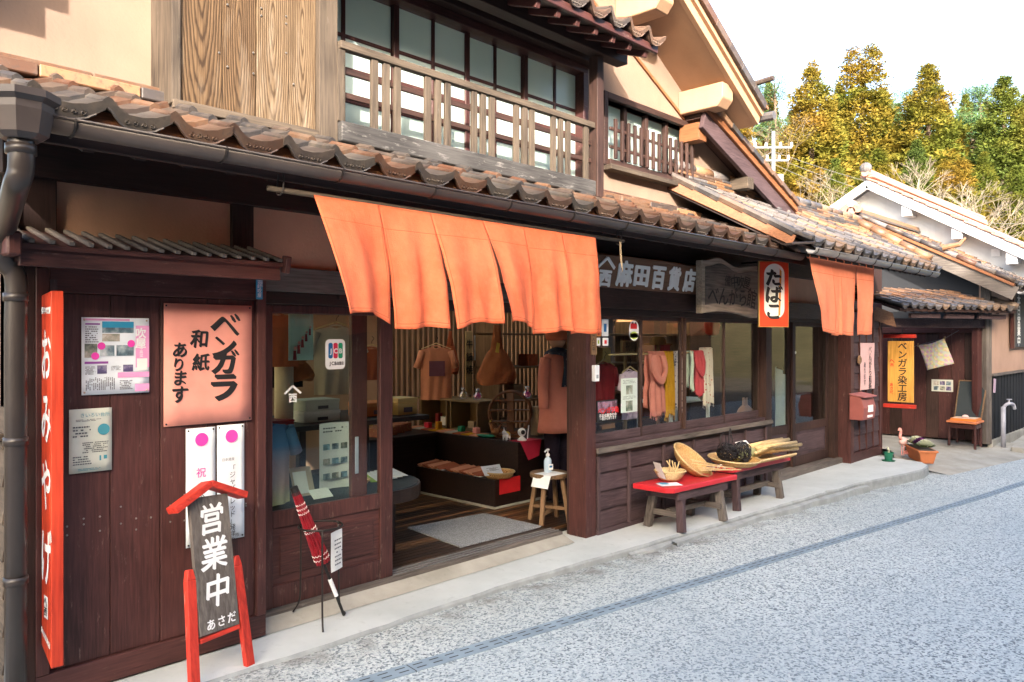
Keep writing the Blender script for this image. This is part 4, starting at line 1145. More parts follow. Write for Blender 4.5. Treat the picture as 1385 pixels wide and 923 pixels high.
# ================================================================ NOREN CURTAINS
from mathutils import noise as nz_
def noren(label, xs, yt, zt, bottoms, mat, pole, band_h, group=None, loops=False, seed=1):
    t = thing('noren_curtain', label, 'curtain', ((xs[0]+xs[-1])/2, yt, zt-.6), group)
    MB().tube([pole[0], pole[1]], .013, 10).build('pole', 'weathered_x', t, smooth=True)
    rr = random.Random(seed); n = len(xs)-1
    def hang(i):
        yl, zl, yr, zr, arch = bottoms[i]; ph = rr.uniform(0, 6); k = rr.uniform(1.0, 1.7)
        def fn(u, v):
            x = lerp(xs[i], xs[i+1], u); top = Vector((x, yt-.014, zt))
            bot = Vector((lerp(xs[i]+.004, xs[i+1]-.004, u) + .01*math.sin(ph), lerp(yl, yr, u), lerp(zl, zr, u)))
            p = top.lerp(bot, v)
            p.y += -.045*math.sin(math.pi*v)*(abs(yl-yt)+abs(yr-yt))*1.6
            p.y += (.010*nz_.noise((x*8, 3.1, p.z*4)) + .006*nz_.noise((x*22, 7.7, p.z*9)))*min(1, v*2)
            p.y += (.016*math.sin(u*6.28*k+ph) + .008*math.sin(u*13+ph*2+v*2))*min(1, v*1.6)
            p.z += arch*math.sin(math.pi*u)*v**4 + .004*math.sin(u*9+ph)*v
            if v > band_h: 
                c = (u-.5)*2; p.x -= c*.016*min(1,(v-band_h)*1.4)
            return p
        return fn
    for i in range(n):
        fh = hang(i); pn = MB().grid(fh, 24, 36, thick=.0016).build('panel', mat, t, smooth=True, recalc=False)
        # stitched hems along the bottom and both sides
        hm = MB(); off = Vector((0,-.0022,0))
        for v0, v1, u0, u1 in ((.955,.961,.03,.97), (band_h*.96,band_h*.985,.0,1.0)): hm.grid(lambda u, v: fh(lerp(u0,u1,u), lerp(v0,v1,v)) + off, 28, 1)
        for u0 in (.035,.955): hm.grid(lambda u, v: fh(u0+.010*u, lerp(band_h,.955,v)) + off, 1, 22)
        hm.build('hem_stitch', 'noren_seam', pn, recalc=False)
    if not loops:
        for i in range(1, n):
            zz_ = zt - band_h*(zt-bottoms[i][1]); x = xs[i]
            MB().box(x-.006, x+.006, yt-.052, yt-.046, zz_-.012, zz_+.008).build('slit_stitch', mat, t)
    else:
        for i in range(9):
            x = lerp(xs[0]+.02, xs[-1]-.02, i/8)
            MB().tube([(x, yt-.002+.016*math.cos(a), zt+.012+.020*math.sin(a)) for a in [math.pi*2*k/8 for k in range(9)]], .006, 5).build('loop', mat, t)
    return t
XS = [2.01, 2.389, 2.734, 3.13, 3.475, 3.839, 4.189]
noren('long orange noren curtain of six panels over the shop entrance', XS, -.8, 2.342,
      [(-1.077,1.767,-.906,1.734,.035), (-.924,1.704,-.98,1.715,.006), (-1.004,1.711,-1.003,1.743,.018), (-1.044,1.751,-.91,1.718,.02), (-.874,1.682,-.929,1.707,.008), (-.875,1.688,-.906,1.69,.004)],
      'noren', ((1.78,-.8,2.345),(4.53,-.8,2.352)), .2, seed=3)
xs2 = [7.308, 7.955, 8.11-.0, 8.518, 9.048]
xs2 = [7.31, 7.86, 8.10, 8.52, 9.05]
noren('short orange noren curtain of four panels beside the tobacco sign', xs2, -.95, 2.44,
      [(-1.10,1.725,-.99,1.70,0),(-.96,1.69,-.97,1.695,0),(-.985,1.695,-.955,1.69,0),(-.975,1.692,-.965,1.71,0)],
      'noren_pale', ((7.27,-.95,2.455),(9.3,-.95,2.46)), .2, loops=True, seed=8)
# wire hooks and cords carrying the long pole
for x in (1.843, 4.476):
    h = MB().tube(arc_pts([(x,-.8,2.47),(x+.01,-.815,2.40),(x,-.815,2.33),(x-.01,-.79,2.33),(x,-.785,2.42)], 5), .004, 6)
    o = h.build('pole_hook', 'iron', None)
    tag(o, 'wire hook at the left end of the curtain pole' if x < 3 else 'wire hook at the right end of the curtain pole', 'hook')
co = MB()
for dx in (0, .012): co.tube(arc_pts([(4.459+dx,-.82,2.34),(4.468+dx,-.82,2.24),(4.494,-.82,2.13)], 6), .003, 5)
tag(co.build('loose_cord', 'kraft', None), 'thin pale cord dangling from the right pole end', 'cord')

# ================================================================ SIGNS
# red plank standing out from the booth
t = thing('projecting_sign', 'tall narrow red plank sign with white brush writing beside the downpipe', 'sign', (1.10,-.2,.2))
sx_ = 1.06
mb = MB(); mb.prism([(-.085,1.855),(-.085,.275),(-.225,.205),(-.225,1.87)], sx_, sx_+.05, 'x')
mb.build('plank', 'sign_plank', t, bevel=.003)
lr_, lu_ = (0,-1,0), (0,0,1)
text('備中吹屋', .033, 'white_paint', t, (sx_,-.105,1.785), lr_, lu_, vertical=False, bold=.03, spacing=1.0)
for i, (ch, z, s) in enumerate((('お',(1.06, -0.275, 1.586)[2],.25),('み',(1.06, -0.275, 1.306)[2],.25),('や',(1.06, -0.275, 1.007)[2],.25),('げ',(1.06, -0.275, 0.688)[2],.27))):
    text(ch, s, 'white_paint', t, (sx_,-.155,z), lr_, lu_, nib=.030, sx=.56, slant=.06)
card('crest_field', 'white_paint', t, (sx_,-.125,(1.06, -0.275, 0.411)[2]), lr_, lu_, .055, .10, lift=.001)
text('西', .042, 'ink', t, (sx_,-.152,(1.06, -0.275, 0.411)[2]+.032), lr_, lu_, bold=.02, lift=.003)
text('へ', .06, 'ink', t, (sx_,-.152,(1.06, -0.275, 0.411)[2]+.076), lr_, lu_, bold=.02, lift=.003, sx=.8)
text('麻田百貨店', .029, 'white_paint', t, (sx_,-.098,.345), (0,-1,-.38), lu_, vertical=False, bold=.03, spacing=.95)

YF = YB - .002
def poster(name, label, px, mat, cat='poster', y=YF, tilt=0, curl=.0015, group=None):
    a, b = px   # lower-left and upper-right points (x, z)
    t = thing(name, label, cat, (a[0], y, a[1]), group)
    s_ = sheet((a[0], y, a[1]), EX, EZ, b[0]-a[0], b[1]-a[1], curl=curl, seed=a[0]*9)
    s_.build('sheet', mat, t, smooth=True, recalc=False)
    return t
def xz(p): return (p[0], p[2])
def pins(t, a, b, y=YF, mat='ink'):
    for x in (a[0]+.012, b[0]-.012):
        for z in (a[1]+.012, b[1]-.012): MB().ball((x, y-.004, z), .005, 7, 4).build('pin', mat, t)
# salmon washi notice
a, b = (1.612, 1.211), (2.088, 1.835)
a = (a[0], (a[1]+1.213)/2); b = (b[0], (b[1]+1.843)/2)
t = poster('notice_sheet', 'large salmon paper notice with bold black brush writing', (a, b), 'washi', curl=.003)
pins(t, a, b)
W_, H_ = b[0]-a[0], b[1]-a[1]
at_ = lambda u, v: (a[0]+W_*u, YF, a[1]+H_*v)
for ch, u, v, s in (('ベ',.68,.83,.155),('ン',.66,.645,.135),('ガ',.67,.51,.14),('ラ',.655,.30,.165)):
    text(ch, s, 'ink', t, at_(u,v), EX, EZ, nib=.055, slant=.12, sx=1.12, lift=.0045)
for ch, u, v, s in (('和',.385,.71,.10),('紙',.40,.515,.095),('あ',.17,.62,.085),('り',.155,.50,.075),('ま',.17,.39,.085),('す',.165,.255,.095)):
    text(ch, s, 'ink', t, at_(u,v), EX, EZ, nib=.040, slant=.10, lift=.0045)
# pink tourist poster
a, b = (1.232, 1.392), (1.54, 1.76)
t = poster('tourist_poster', 'pink and white tourist poster with small landscape photographs', (a, b), 'paper_cool'); pins(t, a, b, mat='paper_tan')
W_, H_ = b[0]-a[0], b[1]-a[1]
def C(nm, mt, u0, v0, u1, v1, l=.0035): return card(nm, mt, t, (a[0]+W_*u0, YF, a[1]+H_*v0), EX, EZ, W_*(u1-u0), H_*(v1-v0), lift=l)
def Ln(mt, u0, v0, u1, v1, rows, vert=False, sd=1): return lines('small_print', mt, t, (a[0]+W_*u0, YF, a[1]+H_*v0), EX, EZ, W_*(u1-u0), H_*(v1-v0), rows, seed=sd, vertical=vert, lift=.0038)
C('photo', 'paper_cool', .29,.68,.76,.95); C('photo', 'skyblue', .29,.87,.76,.95,.0037); C('photo', 'photo_dark', .29,.80,.76,.87,.004); C('photo', 'photo_mixed', .29,.69,.55,.79,.004); C('photo', 'photo_mixed', .04,.48,.22,.66); C('photo', 'photo_dark', .26,.50,.47,.64); C('photo', 'photo_dark', .50,.50,.76,.64)
C('photo', 'photo_purple', .22,.27,.36,.38); C('photo', 'photo_purple', .60,.29,.75,.38)
C('print_band', 'pink_print', .79,.34,1.0,.90); C('print_band', 'pink_print', .02,.96,.70,.985); C('print_band', 'pink_print', .52,.21,1.0,.28); C('print_band', 'purple_print', .04,.40,.38,.43); C('print_band', 'pink_print', .78,.02,1.0,.12)
C('print_field', 'paper', .81,.30,.97,.46, .004); C('print_band','purple_print', .05,.905,.26,.925)
text('吹屋', .052, 'white_paint', t, (a[0]+W_*.865, YF, a[1]+H_*.80), EX, EZ, bold=.03, lift=.0045, spacing=.95)
text('備中高梁', .018, 'white_paint', t, (a[0]+W_*.875, YF, a[1]+H_*.645), EX, EZ, lift=.0045)
Ln('ink_grey', .05,.67,.25,.89, 8, sd=2); Ln('ink_grey', .05,.06,.48,.23, 16, True, 3); Ln('ink_grey', .05,.26,.20,.37, 7, sd=4); Ln('ink_grey', .42,.31,.58,.37, 5, sd=5); Ln('ink_grey', .55,.05,.76,.18, 6, sd=6); Ln('ink_grey', .83,.315,.96,.45, 6, True, 7)
for u, v in ((.28,.63),(.72,.66),(.19,.50)): MB().lathe([(.0,0),(.018,0),(.018,.0004)], (a[0]+W_*u, YF-.0046, a[1]+H_*v), 12, mtx=Matrix.Rotation(R(90),3,'X')).build('print_dot', 'magenta', t)
# pale menu sheet
a, b = (1.179, 1.027), (1.366, 1.328)
t = poster('menu_sheet', 'pale cream sheet with teal print below the pink poster', (a, b), 'paper_cream'); W_, H_ = b[0]-a[0], b[1]-a[1]
text('きいろい台所', .022, 'teal', t, (a[0]+W_*.30, YF, a[1]+H_*.90), EX, EZ, vertical=False, lift=.0045)
MB().lathe([(.0,0),(.027,0),(.027,.0004)], (a[0]+W_*.80, YF-.004, a[1]+H_*.66), 20, mtx=Matrix.Rotation(R(90),3,'X')).build('print_dot', 'teal', t)
Ln('ink_grey', .15,.80,.75,.84, 2, sd=3); Ln('ink_grey', .08,.55,.55,.74, 4, sd=4); Ln('ink_grey', .30,.30,.95,.48, 6, sd=5); Ln('ink_grey', .08,.12,.55,.27, 4, sd=6); Ln('teal', .2,.03,.8,.07, 2, sd=7)
C('print_band', 'teal', .70,.17,.74,.25); C('print_band', 'teal', .80,.19,.88,.25)
# two white strips with magenta seals
a, b = (1.725, 0.576), (1.882, 1.197)
for nm, lab, (a, b) in (('narrow_poster', 'left white paper strip with magenta seal behind the standing sign', ((1.725, 0.576), (1.882, 1.193))),
                        ('narrow_poster', 'right white paper strip with magenta seal and vertical writing', ((1.891, 0.579), (2.045, 1.196)))):
    t = poster(nm, lab, (a, b), 'paper_cool', group='white seal strips'); pins(t, a, b); W_, H_ = b[0]-a[0], b[1]-a[1]
    MB().lathe([(.0,0),(.035,0),(.035,.0004)], (a[0]+W_*.52, YF-.005, a[1]+H_*.90), 20, mtx=Matrix.Rotation(R(90),3,'X')).build('seal', 'magenta', t)
    if 'right' in lab:
        text('「ジャパンレッド」発祥の地', .036, 'ink', t, (a[0]+W_*.55, YF, a[1]+H_*.62), EX, EZ, spacing=.98, lift=.004)
        text('日本遺産', .018, 'ink_grey', t, (a[0]+W_*.22, YF, a[1]+H_*.70), EX, EZ, vertical=False, lift=.004)
        text('市', .024, 'ink', t, (a[0]+W_*.72, YF, a[1]+H_*.03), EX, EZ, lift=.004)
    else:
        text('祝', .055, 'magenta', t, (a[0]+W_*.5, YF, a[1]+H_*.62), EX, EZ, lift=.004)
        text('日本遺産認定', .045, 'ink', t, (a[0]+W_*.5, YF, a[1]+H_*.50), EX, EZ, lift=.004)
# blue address plate on the booth post
ya = YB-.019
t = thing('address_plate', 'small blue enamel address plate on the booth corner', 'plate', (2.126, -.08, 1.8))
bx('plate', 'skyblue', t, 2.104, 2.143, ya-.004, ya-.001, 1.876, 2.019, bevel=.001)
text('成羽町吹屋', .026, 'white_paint', t, (2.115+.008, ya-.004, 1.994), EX, EZ, spacing=.92, lift=.0012)
text('ふるさと', .014, 'white_paint', t, (2.135+.004, ya-.004, 1.994), EX, EZ, spacing=1, lift=.0012)

# standing open sign in the shape of a little gate
t = thing('standing_sign', 'grey plank sign with white brush writing on red legs under a red roof', 'sign', (1.78,-.36,-.02))
bl_ = Vector((1.605,-.435,-.02)); br_ = Vector((1.925,-.355,-.02))
lean = Vector((.0,.20,1.0)).normalized(); rt = (br_-bl_).normalized(); nn_ = rt.cross(lean).normalized()
if nn_.y > 0: nn_ = -nn_
mid = (bl_+br_)/2
for s, p in ((-1,bl_),(1,br_)):
    q = p + lean*.52 - rt*s*.025
    leg = MB(); leg.bar(p, q, .052, .030, nn_); 
    leg.bar(q, q + lean*.05 - rt*s*.0, .052, .030, nn_, w2=.028)
    leg.build('leg', 'red_z', t, bevel=.003)
pb = mid + lean*.24; wB = .235; hB = .66
bd = MB(); bd.bar(pb + nn_*.004, pb + lean*hB + nn_*.004, wB, .022, nn_)
bd.build('board', 'greywood_z', t, bevel=.004)
br('cross_rail', 'red_x', t, mid + lean*.225 - rt*.118, mid + lean*.225 + rt*.118, .03, .022, lean)
top_ = pb + lean*(hB+.06)
for s in (-1, 1):
    br('sign_roof', 'red_x', t, top_ + nn_*.012, top_ + rt*s*.215 - lean*.095 + nn_*.012, .075, .034, lean)
org = pb + nn_*.0155
for ch, h, s in (('営',.545,.155),('業',.375,.165),('中',.195,.16)):
    text(ch, s, 'white_paint', t, org + lean*h + rt*.0, rt, lean, nib=.030, slant=.14, lift=.0015)
for i, ch in enumerate('あさだ'): text(ch, .055, 'white_paint', t, org + lean*.045 + rt*(-.055+.062*i), rt, lean, nib=.03, slant=.05)

# umbrella stand with a red paper umbrella
cx_, cy_ = 2.50, -.10
t = thing('umbrella_stand', 'thin iron ring umbrella stand with a handwritten card', 'umbrella stand', (cx_, cy_, 0))
rz_, rr_ = .565, .125
MB().tube([(cx_+rr_*math.cos(a_), cy_+rr_*math.sin(a_), rz_) for a_ in [2*math.pi*k/28 for k in range(29)]], .006, 6).build('ring', 'iron', t, smooth=True)
for an in (-118, 2, 122):
    c_, s_ = math.cos(R(an)), math.sin(R(an)); zf = .05 if s_ > .5 else .006
    MB().tube(arc_pts([(cx_+c_*rr_, cy_+s_*rr_, rz_), (cx_+c_*rr_*1.02, cy_+s_*rr_*1.02, .25), (cx_+c_*(rr_+.01), cy_+s_*(rr_+.01), .07+zf), (cx_+c_*(rr_+.05), cy_+s_*(rr_+.05), zf)], 5), .0055, 6).build('leg', 'iron', t, smooth=True)
q = sheet((cx_-.015, cy_-rr_-.008, .32), (1,.5,0), (0,.04,1), .125, .225, curl=.006, seed=2); q.build('card', 'paper', t, recalc=False)
lines('small_print', 'ink_grey', t, (cx_-.0, cy_-rr_-.010, .35), (1,.5,0), (0,.04,1), .09, .16, 7, .35, 5, lift=.010)
u = thing('paper_umbrella', 'closed red oiled paper umbrella leaning in the iron ring', 'umbrella', (2.60,-.16,.02))
A_ = Vector((2.365,-.03,.80)); B_ = Vector((2.645,-.125,.01)); ud = (B_-A_).normalized()
ln_ = (B_-A_).length
# pleated cone
def um(u_, v_):
    an = u_*2*math.pi; r = lerp(.020, .040, min(1, v_*1.1)) * (1 + .20*math.cos(an*14)) * (1 if v_ < .97 else .9)
    t1 = ud.cross(Vector((0,1,0))).normalized(); t2 = ud.cross(t1)
    return A_ + ud*(.03 + .46*v_) + t1*r*math.cos(an) + t2*r*math.sin(an)
MB().grid(um, 64, 10).build('canopy', 'umb_red', u)
th1 = ud.cross(Vector((0,1,0))).normalized(); th2 = ud.cross(th1)
for v_ in (.16,.22,.28,.50,.54,.86,.92):
    rv = lerp(.020,.040,min(1,v_*1.1))*1.16; MB().tube([A_ + ud*(.03+.46*v_ + .010*(k % 2)) + th1*rv*math.cos(2*math.pi*k/28) + th2*rv*math.sin(2*math.pi*k/28) for k in range(29)], .0016, 4, False).build('thread', 'paper', u)
MB().tube([A_, A_+ud*.05], [.023,.024], 10).build('cap', 'black', u)
MB().tube([A_+ud*.40, B_], .009, 8).build('shaft', 'black', u)
MB().tube([A_+ud*.60, B_-ud*.13], .0125, 8).build('grip', 'white_plastic', u)

# name board over the window
t = thing('shop_name_board', 'brown wooden name board with raised white letters above the window', 'sign', (6,-.1,2.1))
ny = -.09
z0, z1 = 2.094, 2.341
x0, x1 = 4.95, 6.736
mb = MB(); ang = R(9)
def tilt(p): return Vector((p[0], ny - (p[2]-z0)*math.tan(ang), p[2]))
n_ = 14; topz = [z1+.018*math.sin(math.pi*min(1,k/n_)*1.0)+.005 for k in range(n_+1)]
poly = [(x0,z0),(x1,z0)] + [(lerp(x1,x0,k/n_), topz[n_-k] - (.02 if k == 0 else 0)) for k in range(n_+1)]
fr_ = [tilt((x,0,z)) for x, z in poly]; m_ = len(poly)
mb.add(fr_ + [p + Vector((0,.035,0)) for p in fr_], [tuple(range(m_)), tuple(range(2*m_-1, m_-1, -1))] + [(i, m_+i, m_+(i+1)%m_, (i+1)%m_) for i in range(m_)])
mb.build('board', 'signwood', t)
upv = Vector((0,-math.tan(ang),1)).normalized()
zc = (z0+z1)/2
for ch, px, s, sxx in (('麻',5.503,.225,1.0),('田',5.759,.20,1.25),('百',6.029,.225,1.0),('貨',6.297,.225,.92),('店',6.565,.225,.92)):
    text(ch, s, 'letter_grey', t, tilt((px,0,zc)), EX, upv, bold=.048, sx=sxx, depth=.007, lift=.001)
px = 5.234
text('西', .15, 'letter_grey', t, tilt((px,0,zc-.05)), EX, upv, bold=.05, depth=.007, sx=1.15)
for s in (-1, 1): br('crest_stroke', 'letter_grey', t, tilt((px-.0,0,z1-.005)) + Vector((0,-.008,0)), tilt((px+s*.115,0,zc+.035)) + Vector((0,-.008,0)), .012, .028, upv)

# carved driftwood board
t = thing('carved_board', 'weathered grey carved plank with wavy top hanging beside the tobacco sign', 'sign', (7.2,-.17,1.9))
cy2 = -.20
c0, c1 = 6.658, 7.809
zb_, zt_ = 1.88, 2.40
N_ = 24
def topw(u): return zt_ + .015 + .045*math.exp(-((u-.28)/.16)**2) - .035*math.exp(-((u-.62)/.18)**2) + .02*u
def botw(u): return zb_ + .02 + .05*math.sin(math.pi*min(1,u*1.05))*(1-u*.4) - .02*u
out = [(lerp(c0,c1,k/N_), botw(k/N_)) for k in range(N_+1)] + [(lerp(c0,c1,1-k/N_), topw(1-k/N_)) for k in range(N_+1)]
MB().prism(out, cy2, cy2+.075, 'y').build('plank', 'carvedrim', t, bevel=.008)
inn = [(lerp(c0+.05,c1-.01,k/N_), botw(k/N_)+.085) for k in range(N_+1)] + [(lerp(c0+.05,c1-.01,1-k/N_), topw(1-k/N_)-.06) for k in range(N_+1)]
MB().prism(inn, cy2-.006, cy2+.02, 'y').build('carved_field', 'carvedwood', t, bevel=.003)
text('備中吹屋', .13, 'ink', t, (lerp(c0,c1,.42), cy2-.006, 2.24), EX, EZ, vertical=False, bold=.012, slant=.1, spacing=.95, wob=.2, sx=1.1)
text('べんがら館', .20, 'ink', t, (lerp(c0,c1,.17), cy2-.006, 2.08), EX, EZ, vertical=False, bold=.012, slant=.1, spacing=.95, wob=.2, sx=1.05)

# enamel tobacco sign, projecting on an iron arm
t = thing('tobacco_sign', 'red enamel sign with white oval and black lettering under the eaves', 'sign', (7.6,-.5,1.8))
tc = Vector((7.541, -0.5, 2.111)); tr_ = Vector((.78,-.63,0)).normalized(); tn_ = Vector((-.63,-.78,0)).normalized(); tw_, th_ = .305, .66
def TS(u, z, o=0): return tc + tr_*u + Vector((0,0,z)) + tn_*o
def slab(name, mat, outline, o0, o1, bevel=0):
    n_ = len(outline); v = [TS(a_, b_, o0) for a_, b_ in outline] + [TS(a_, b_, o1) for a_, b_ in outline]
    return MB().add(v, [tuple(range(n_)), tuple(range(2*n_-1, n_-1, -1))] + [(k, n_+k, n_+(k+1) % n_, (k+1) % n_) for k in range(n_)]).build(name, mat, t, bevel=bevel)
slab('plate', 'sign_red', [(-tw_/2,-th_/2),(tw_/2,-th_/2),(tw_/2,th_/2),(-tw_/2,th_/2)], -.02, .02, .003)
slab('plate_edge', 'brass', [(-tw_/2-.006,-th_/2-.006),(tw_/2+.006,-th_/2-.006),(tw_/2+.006,th_/2+.006),(-tw_/2-.006,th_/2+.006)], -.012, .012)
def oval(r, za, zb):
    return [(r*math.cos(math.pi*k/16), zb - r + r*math.sin(math.pi*k/16)) for k in range(17)] + [(r*math.cos(math.pi+math.pi*k/16), za + r + r*math.sin(math.pi+math.pi*k/16)) for k in range(17)]
slab('oval', 'enamel', oval(.108, -th_/2+.075, th_/2-.022), .015, .0225)
slab('rust_streak', 'rustorange', [(.042,-th_/2+.10),(.062,-th_/2+.12),(.078,th_/2-.10),(.056,th_/2-.07)], .016, .0235)
for ch, z_ in (('た',.165),('ば',-.005),('こ',-.175)):
    text(ch, .185, 'ink', t, TS(-.012, z_, .0235), tr_, EZ, bold=.03, nib=.055, slant=.08, lift=.0015, sx=1.0)
br('arm', 'iron', t, TS(.0, th_/2+.012), Vector((tc.x+.25, -.02, tc.z+th_/2+.03)), .012, .02)

# small plates and stickers by the entrance
t = thing('door_plate', 'small vertical wooden name plate on the entrance post', 'plate', (5.1,-.04,1.6))
bx('plate', 'stool_z', t, 5.128, 5.198, -.05, -.037, 1.524, 1.728, bevel=.001)
text('出入口中', .042, 'ink', t, (5.15, -.05, 1.697), EX, EZ, bold=.02, sx=.8)
t = thing('intercom', 'small grey intercom box on the window jamb', 'intercom', (5.22,-.06,1.3))
bx('case', 'white_plastic', t, 5.142, 5.203, -.075, -.037, 1.301, 1.437, bevel=.004)
bx('button', 'grey_plastic', t, 5.157, 5.187, -.079, -.0755, 1.326, 1.357, bevel=.002)

# washi strip, wooden disc and letter box on the wing wall
gy = GYp-.026
t = thing('notice_strip', 'pale pink ragged paper strip with brush writing on the wing wall', 'poster', (11.097, gy, 1.0))
xa_, xb_ = 10.86, 11.395; za_, zb2 = 0.957, 1.599
def rag(u, v): return Vector((lerp(xa_,xb_,u) + .012*math.sin(v*9), gy - .004 - .006*math.sin(u*4+v*3)**2, lerp(za_,zb2,v)))
MB().grid(rag, 6, 12, thick=.001).build('sheet', 'washi_pale', t, recalc=False)
text('べんがら和紙', .115, 'ink', t, (lerp(xa_,xb_,.66), gy-.012, zb2-.09), EX, EZ, bold=.015, spacing=.9, wob=.1)
text('あります', .085, 'ink', t, (lerp(xa_,xb_,.27), gy-.012, zb2-.30), EX, EZ, bold=.01, spacing=.95, wob=.1)
t = MB().lathe([(0,0),(.05,0),(.062,.01),(.062,.018),(.045,.03),(.02,.028),(0,.022)], (0,0,0), 16, mtx=Matrix.Rotation(R(90),3,'X')).build('wall_ornament', 'stool_x', None)
t.location = (10.806+.0, gy+.0, 1.37); tag(t, 'round wooden disc hung at the edge of the pink strip', 'ornament')
t = thing('letter_box', 'faded red metal letter box with white label on the wing wall', 'letter box', (10.684, gy-.1, .8))
lx0, lx1 = 10.479-.0, 10.89; lz0, lz1 = 0.587, 0.853
lx0 = 10.48; lx1 = 10.92
mb = MB(); mb.prism([(gy,lz0),(gy-.17,lz0),(gy-.19,lz0+.16),(gy-.15,lz1+.03),(gy,lz1+.06)], lx0, lx1, 'x'); mb.build('box', 'mail_red', t, bevel=.006)
br('lid', 'mail_pink', t, ((lx0+lx1)/2, gy-.20, lz1+.035), ((lx0+lx1)/2, gy, lz1+.075), lx1-lx0+.02, .014)
bx('label', 'white_paint', t, lerp(lx0,lx1,.35), lerp(lx0,lx1,.72), gy-.196, gy-.183, lz0+.10, lz0+.19, bevel=.001)
bx('label', 'white_paint', t, lerp(lx0,lx1,.35), lerp(lx0,lx1,.72), gy-.190, gy-.172, lz0+.03, lz0+.06, bevel=.001)

# ================================================================ BENCHES AND GOODS
def bench(label, x0, x1, yf, yb, h, legs, group, skew, front_apron=True):
    t = thing('bench', label, 'bench', ((x0+x1)/2, (yf+yb)/2, 0), group)
    def S(x, y, z): return Vector((x, y + skew*(x-x0), z))
    n = 8
    top = MB(); pts = [(x0+.05,yf),(x1,yf),(x1,yb),(x0,yb),(x0,yf+.05)]
    v = [S(x,y,h) for x, y in pts] + [S(x,y,h-.045) for x, y in pts]; k = len(pts)
    top.add(v, [tuple(range(k)), tuple(range(2*k-1,k-1,-1))] + [(i,k+i,k+(i+1)%k,(i+1)%k) for i in range(k)])
    top.build('seat', 'bench_red', t, bevel=.006)
    lx = legs
    br('apron', 'siding_x', t, S(lx[0]-.08,yf+.04,h-.085), S(lx[1]+.10,yf+.04,h-.085), .03, .075)
    br('apron', 'siding_x', t, S(lx[0]-.08,yb-.04,h-.085), S(lx[1]+.10,yb-.04,h-.085), .03, .075)
    for i, x in enumerate(lx):
        for y, s in ((yf+.07, -1), (yb-.06, 1)):
            a = S(x, y, h-.05); b = S(x + (-.04 if i == 0 else .03), y + s*.045, .0)
            MB().bar(b, a, .07, .055, (1,0,0)).build('leg', 'greywood_z' if not (i == 0 and s == -1) else 'siding_z', t, bevel=.005)
        br('stretcher', 'greywood_y', t, S(x-.02, yf+.02, .14), S(x-.02, yb-.02, .14), .03, .05)
        br('apron', 'siding_y', t, S(x-.04, yf+.05, h-.085), S(x-.04, yb-.05, h-.085), .03, .075)
    br('stretcher', 'greywood_x', t, S(lx[0], (yf+yb)/2, .15), S(lx[1], (yf+yb)/2, .15), .04, .05)
    return t
bench('nearer low bench with red seat holding bamboo baskets', 5.60, 6.62, -.515, -.13, .40, (5.83, 6.40), 'red benches', -.07)
bench('farther low bench with red seat holding rolled canes', 6.78, 7.92, -.46, -.16, .42, (6.93, 7.72), 'red benches', -.045)

def bowl(name, label, cat, c, r, h, mat, tilt=None, rim=.008, n=28, group=None, foot=.55):
    t = thing(name, label, cat, c, group)
    rot = tilt if tilt is not None else Matrix.Identity(3)
    prof = [(1e-4,.004),(r*foot,.0),(r*lerp(foot,1,.55),h*.35),(r*.94,h*.72),(r,h),(r-.007,h),(r*.94-.008,h*.72),(r*lerp(foot,1,.5),h*.38),(r*foot-.02,.010),(1e-4,.012)]
    MB().lathe(prof, c, n, mtx=rot).build('body', mat, t, smooth=True)
    MB().tube([Vector(c) + rot @ Vector((r*math.cos(2*math.pi*k/n), r*math.sin(2*math.pi*k/n), h)) for k in range(n+1)], rim, 6).build('rim', 'bamboo_x', t, smooth=True)
    return t
bowl('basket', 'small round bamboo bowl basket with a price card', 'basket', (5.93,-.30,.405), .135, .085, 'basket_pale', group='bamboo baskets')
bowl('basket', 'wide bamboo winnowing basket tipped up on the nearer bench', 'basket', (6.36,-.21,.465), .215, .09, 'basket', Matrix.Rotation(R(40),3,'X') @ Matrix.Rotation(R(8),3,'Y'), group='bamboo baskets')
bowl('basket', 'shallow bamboo basket under the black vine balls', 'basket', (6.98,-.36,.43), .25, .06, 'basket', Matrix.Rotation(R(4),3,'X'), group='bamboo baskets', foot=.7)
# sticks in the baskets
rs = random.Random(5)
t = thing('sticks', 'short thin sticks standing in the small bowl basket', 'sticks', (5.95,-.3,.42))
for i in range(6): MB().tube([(5.93+rs.uniform(-.05,.06), -.30+rs.uniform(-.05,.05), .425), (5.97+rs.uniform(-.05,.10), -.28+rs.uniform(-.06,.06), .53+rs.uniform(0,.05))], .006, 6).build('stick', 'bamboo_z', t)
t = thing('bamboo_sticks', 'flat pale bamboo sticks lying across the tipped basket', 'sticks', (6.42,-.42,.45))
for i in range(7):
    y0_ = -.36-.025*i; br('stick', 'bamboo_x', t, (6.12+rs.uniform(-.03,.05), y0_, .57-.012*i), (6.70+rs.uniform(-.08,.06), y0_-.06, .43+rs.uniform(0,.012)), .014, .007, bevel=0)
t = thing('gravel_pieces', 'pale broken pieces lying in the mouth of the tipped basket', 'pieces', (6.5,-.5,.44)); tag(t, kind=None)
for i in range(22): MB().ball((6.36+rs.uniform(0,.20), -.44+rs.uniform(-.06,.06), .455+rs.uniform(-.01,.03)), rs.uniform(.010,.018), 6, 4, sz=.7).build('piece', 'paper_tan', t)
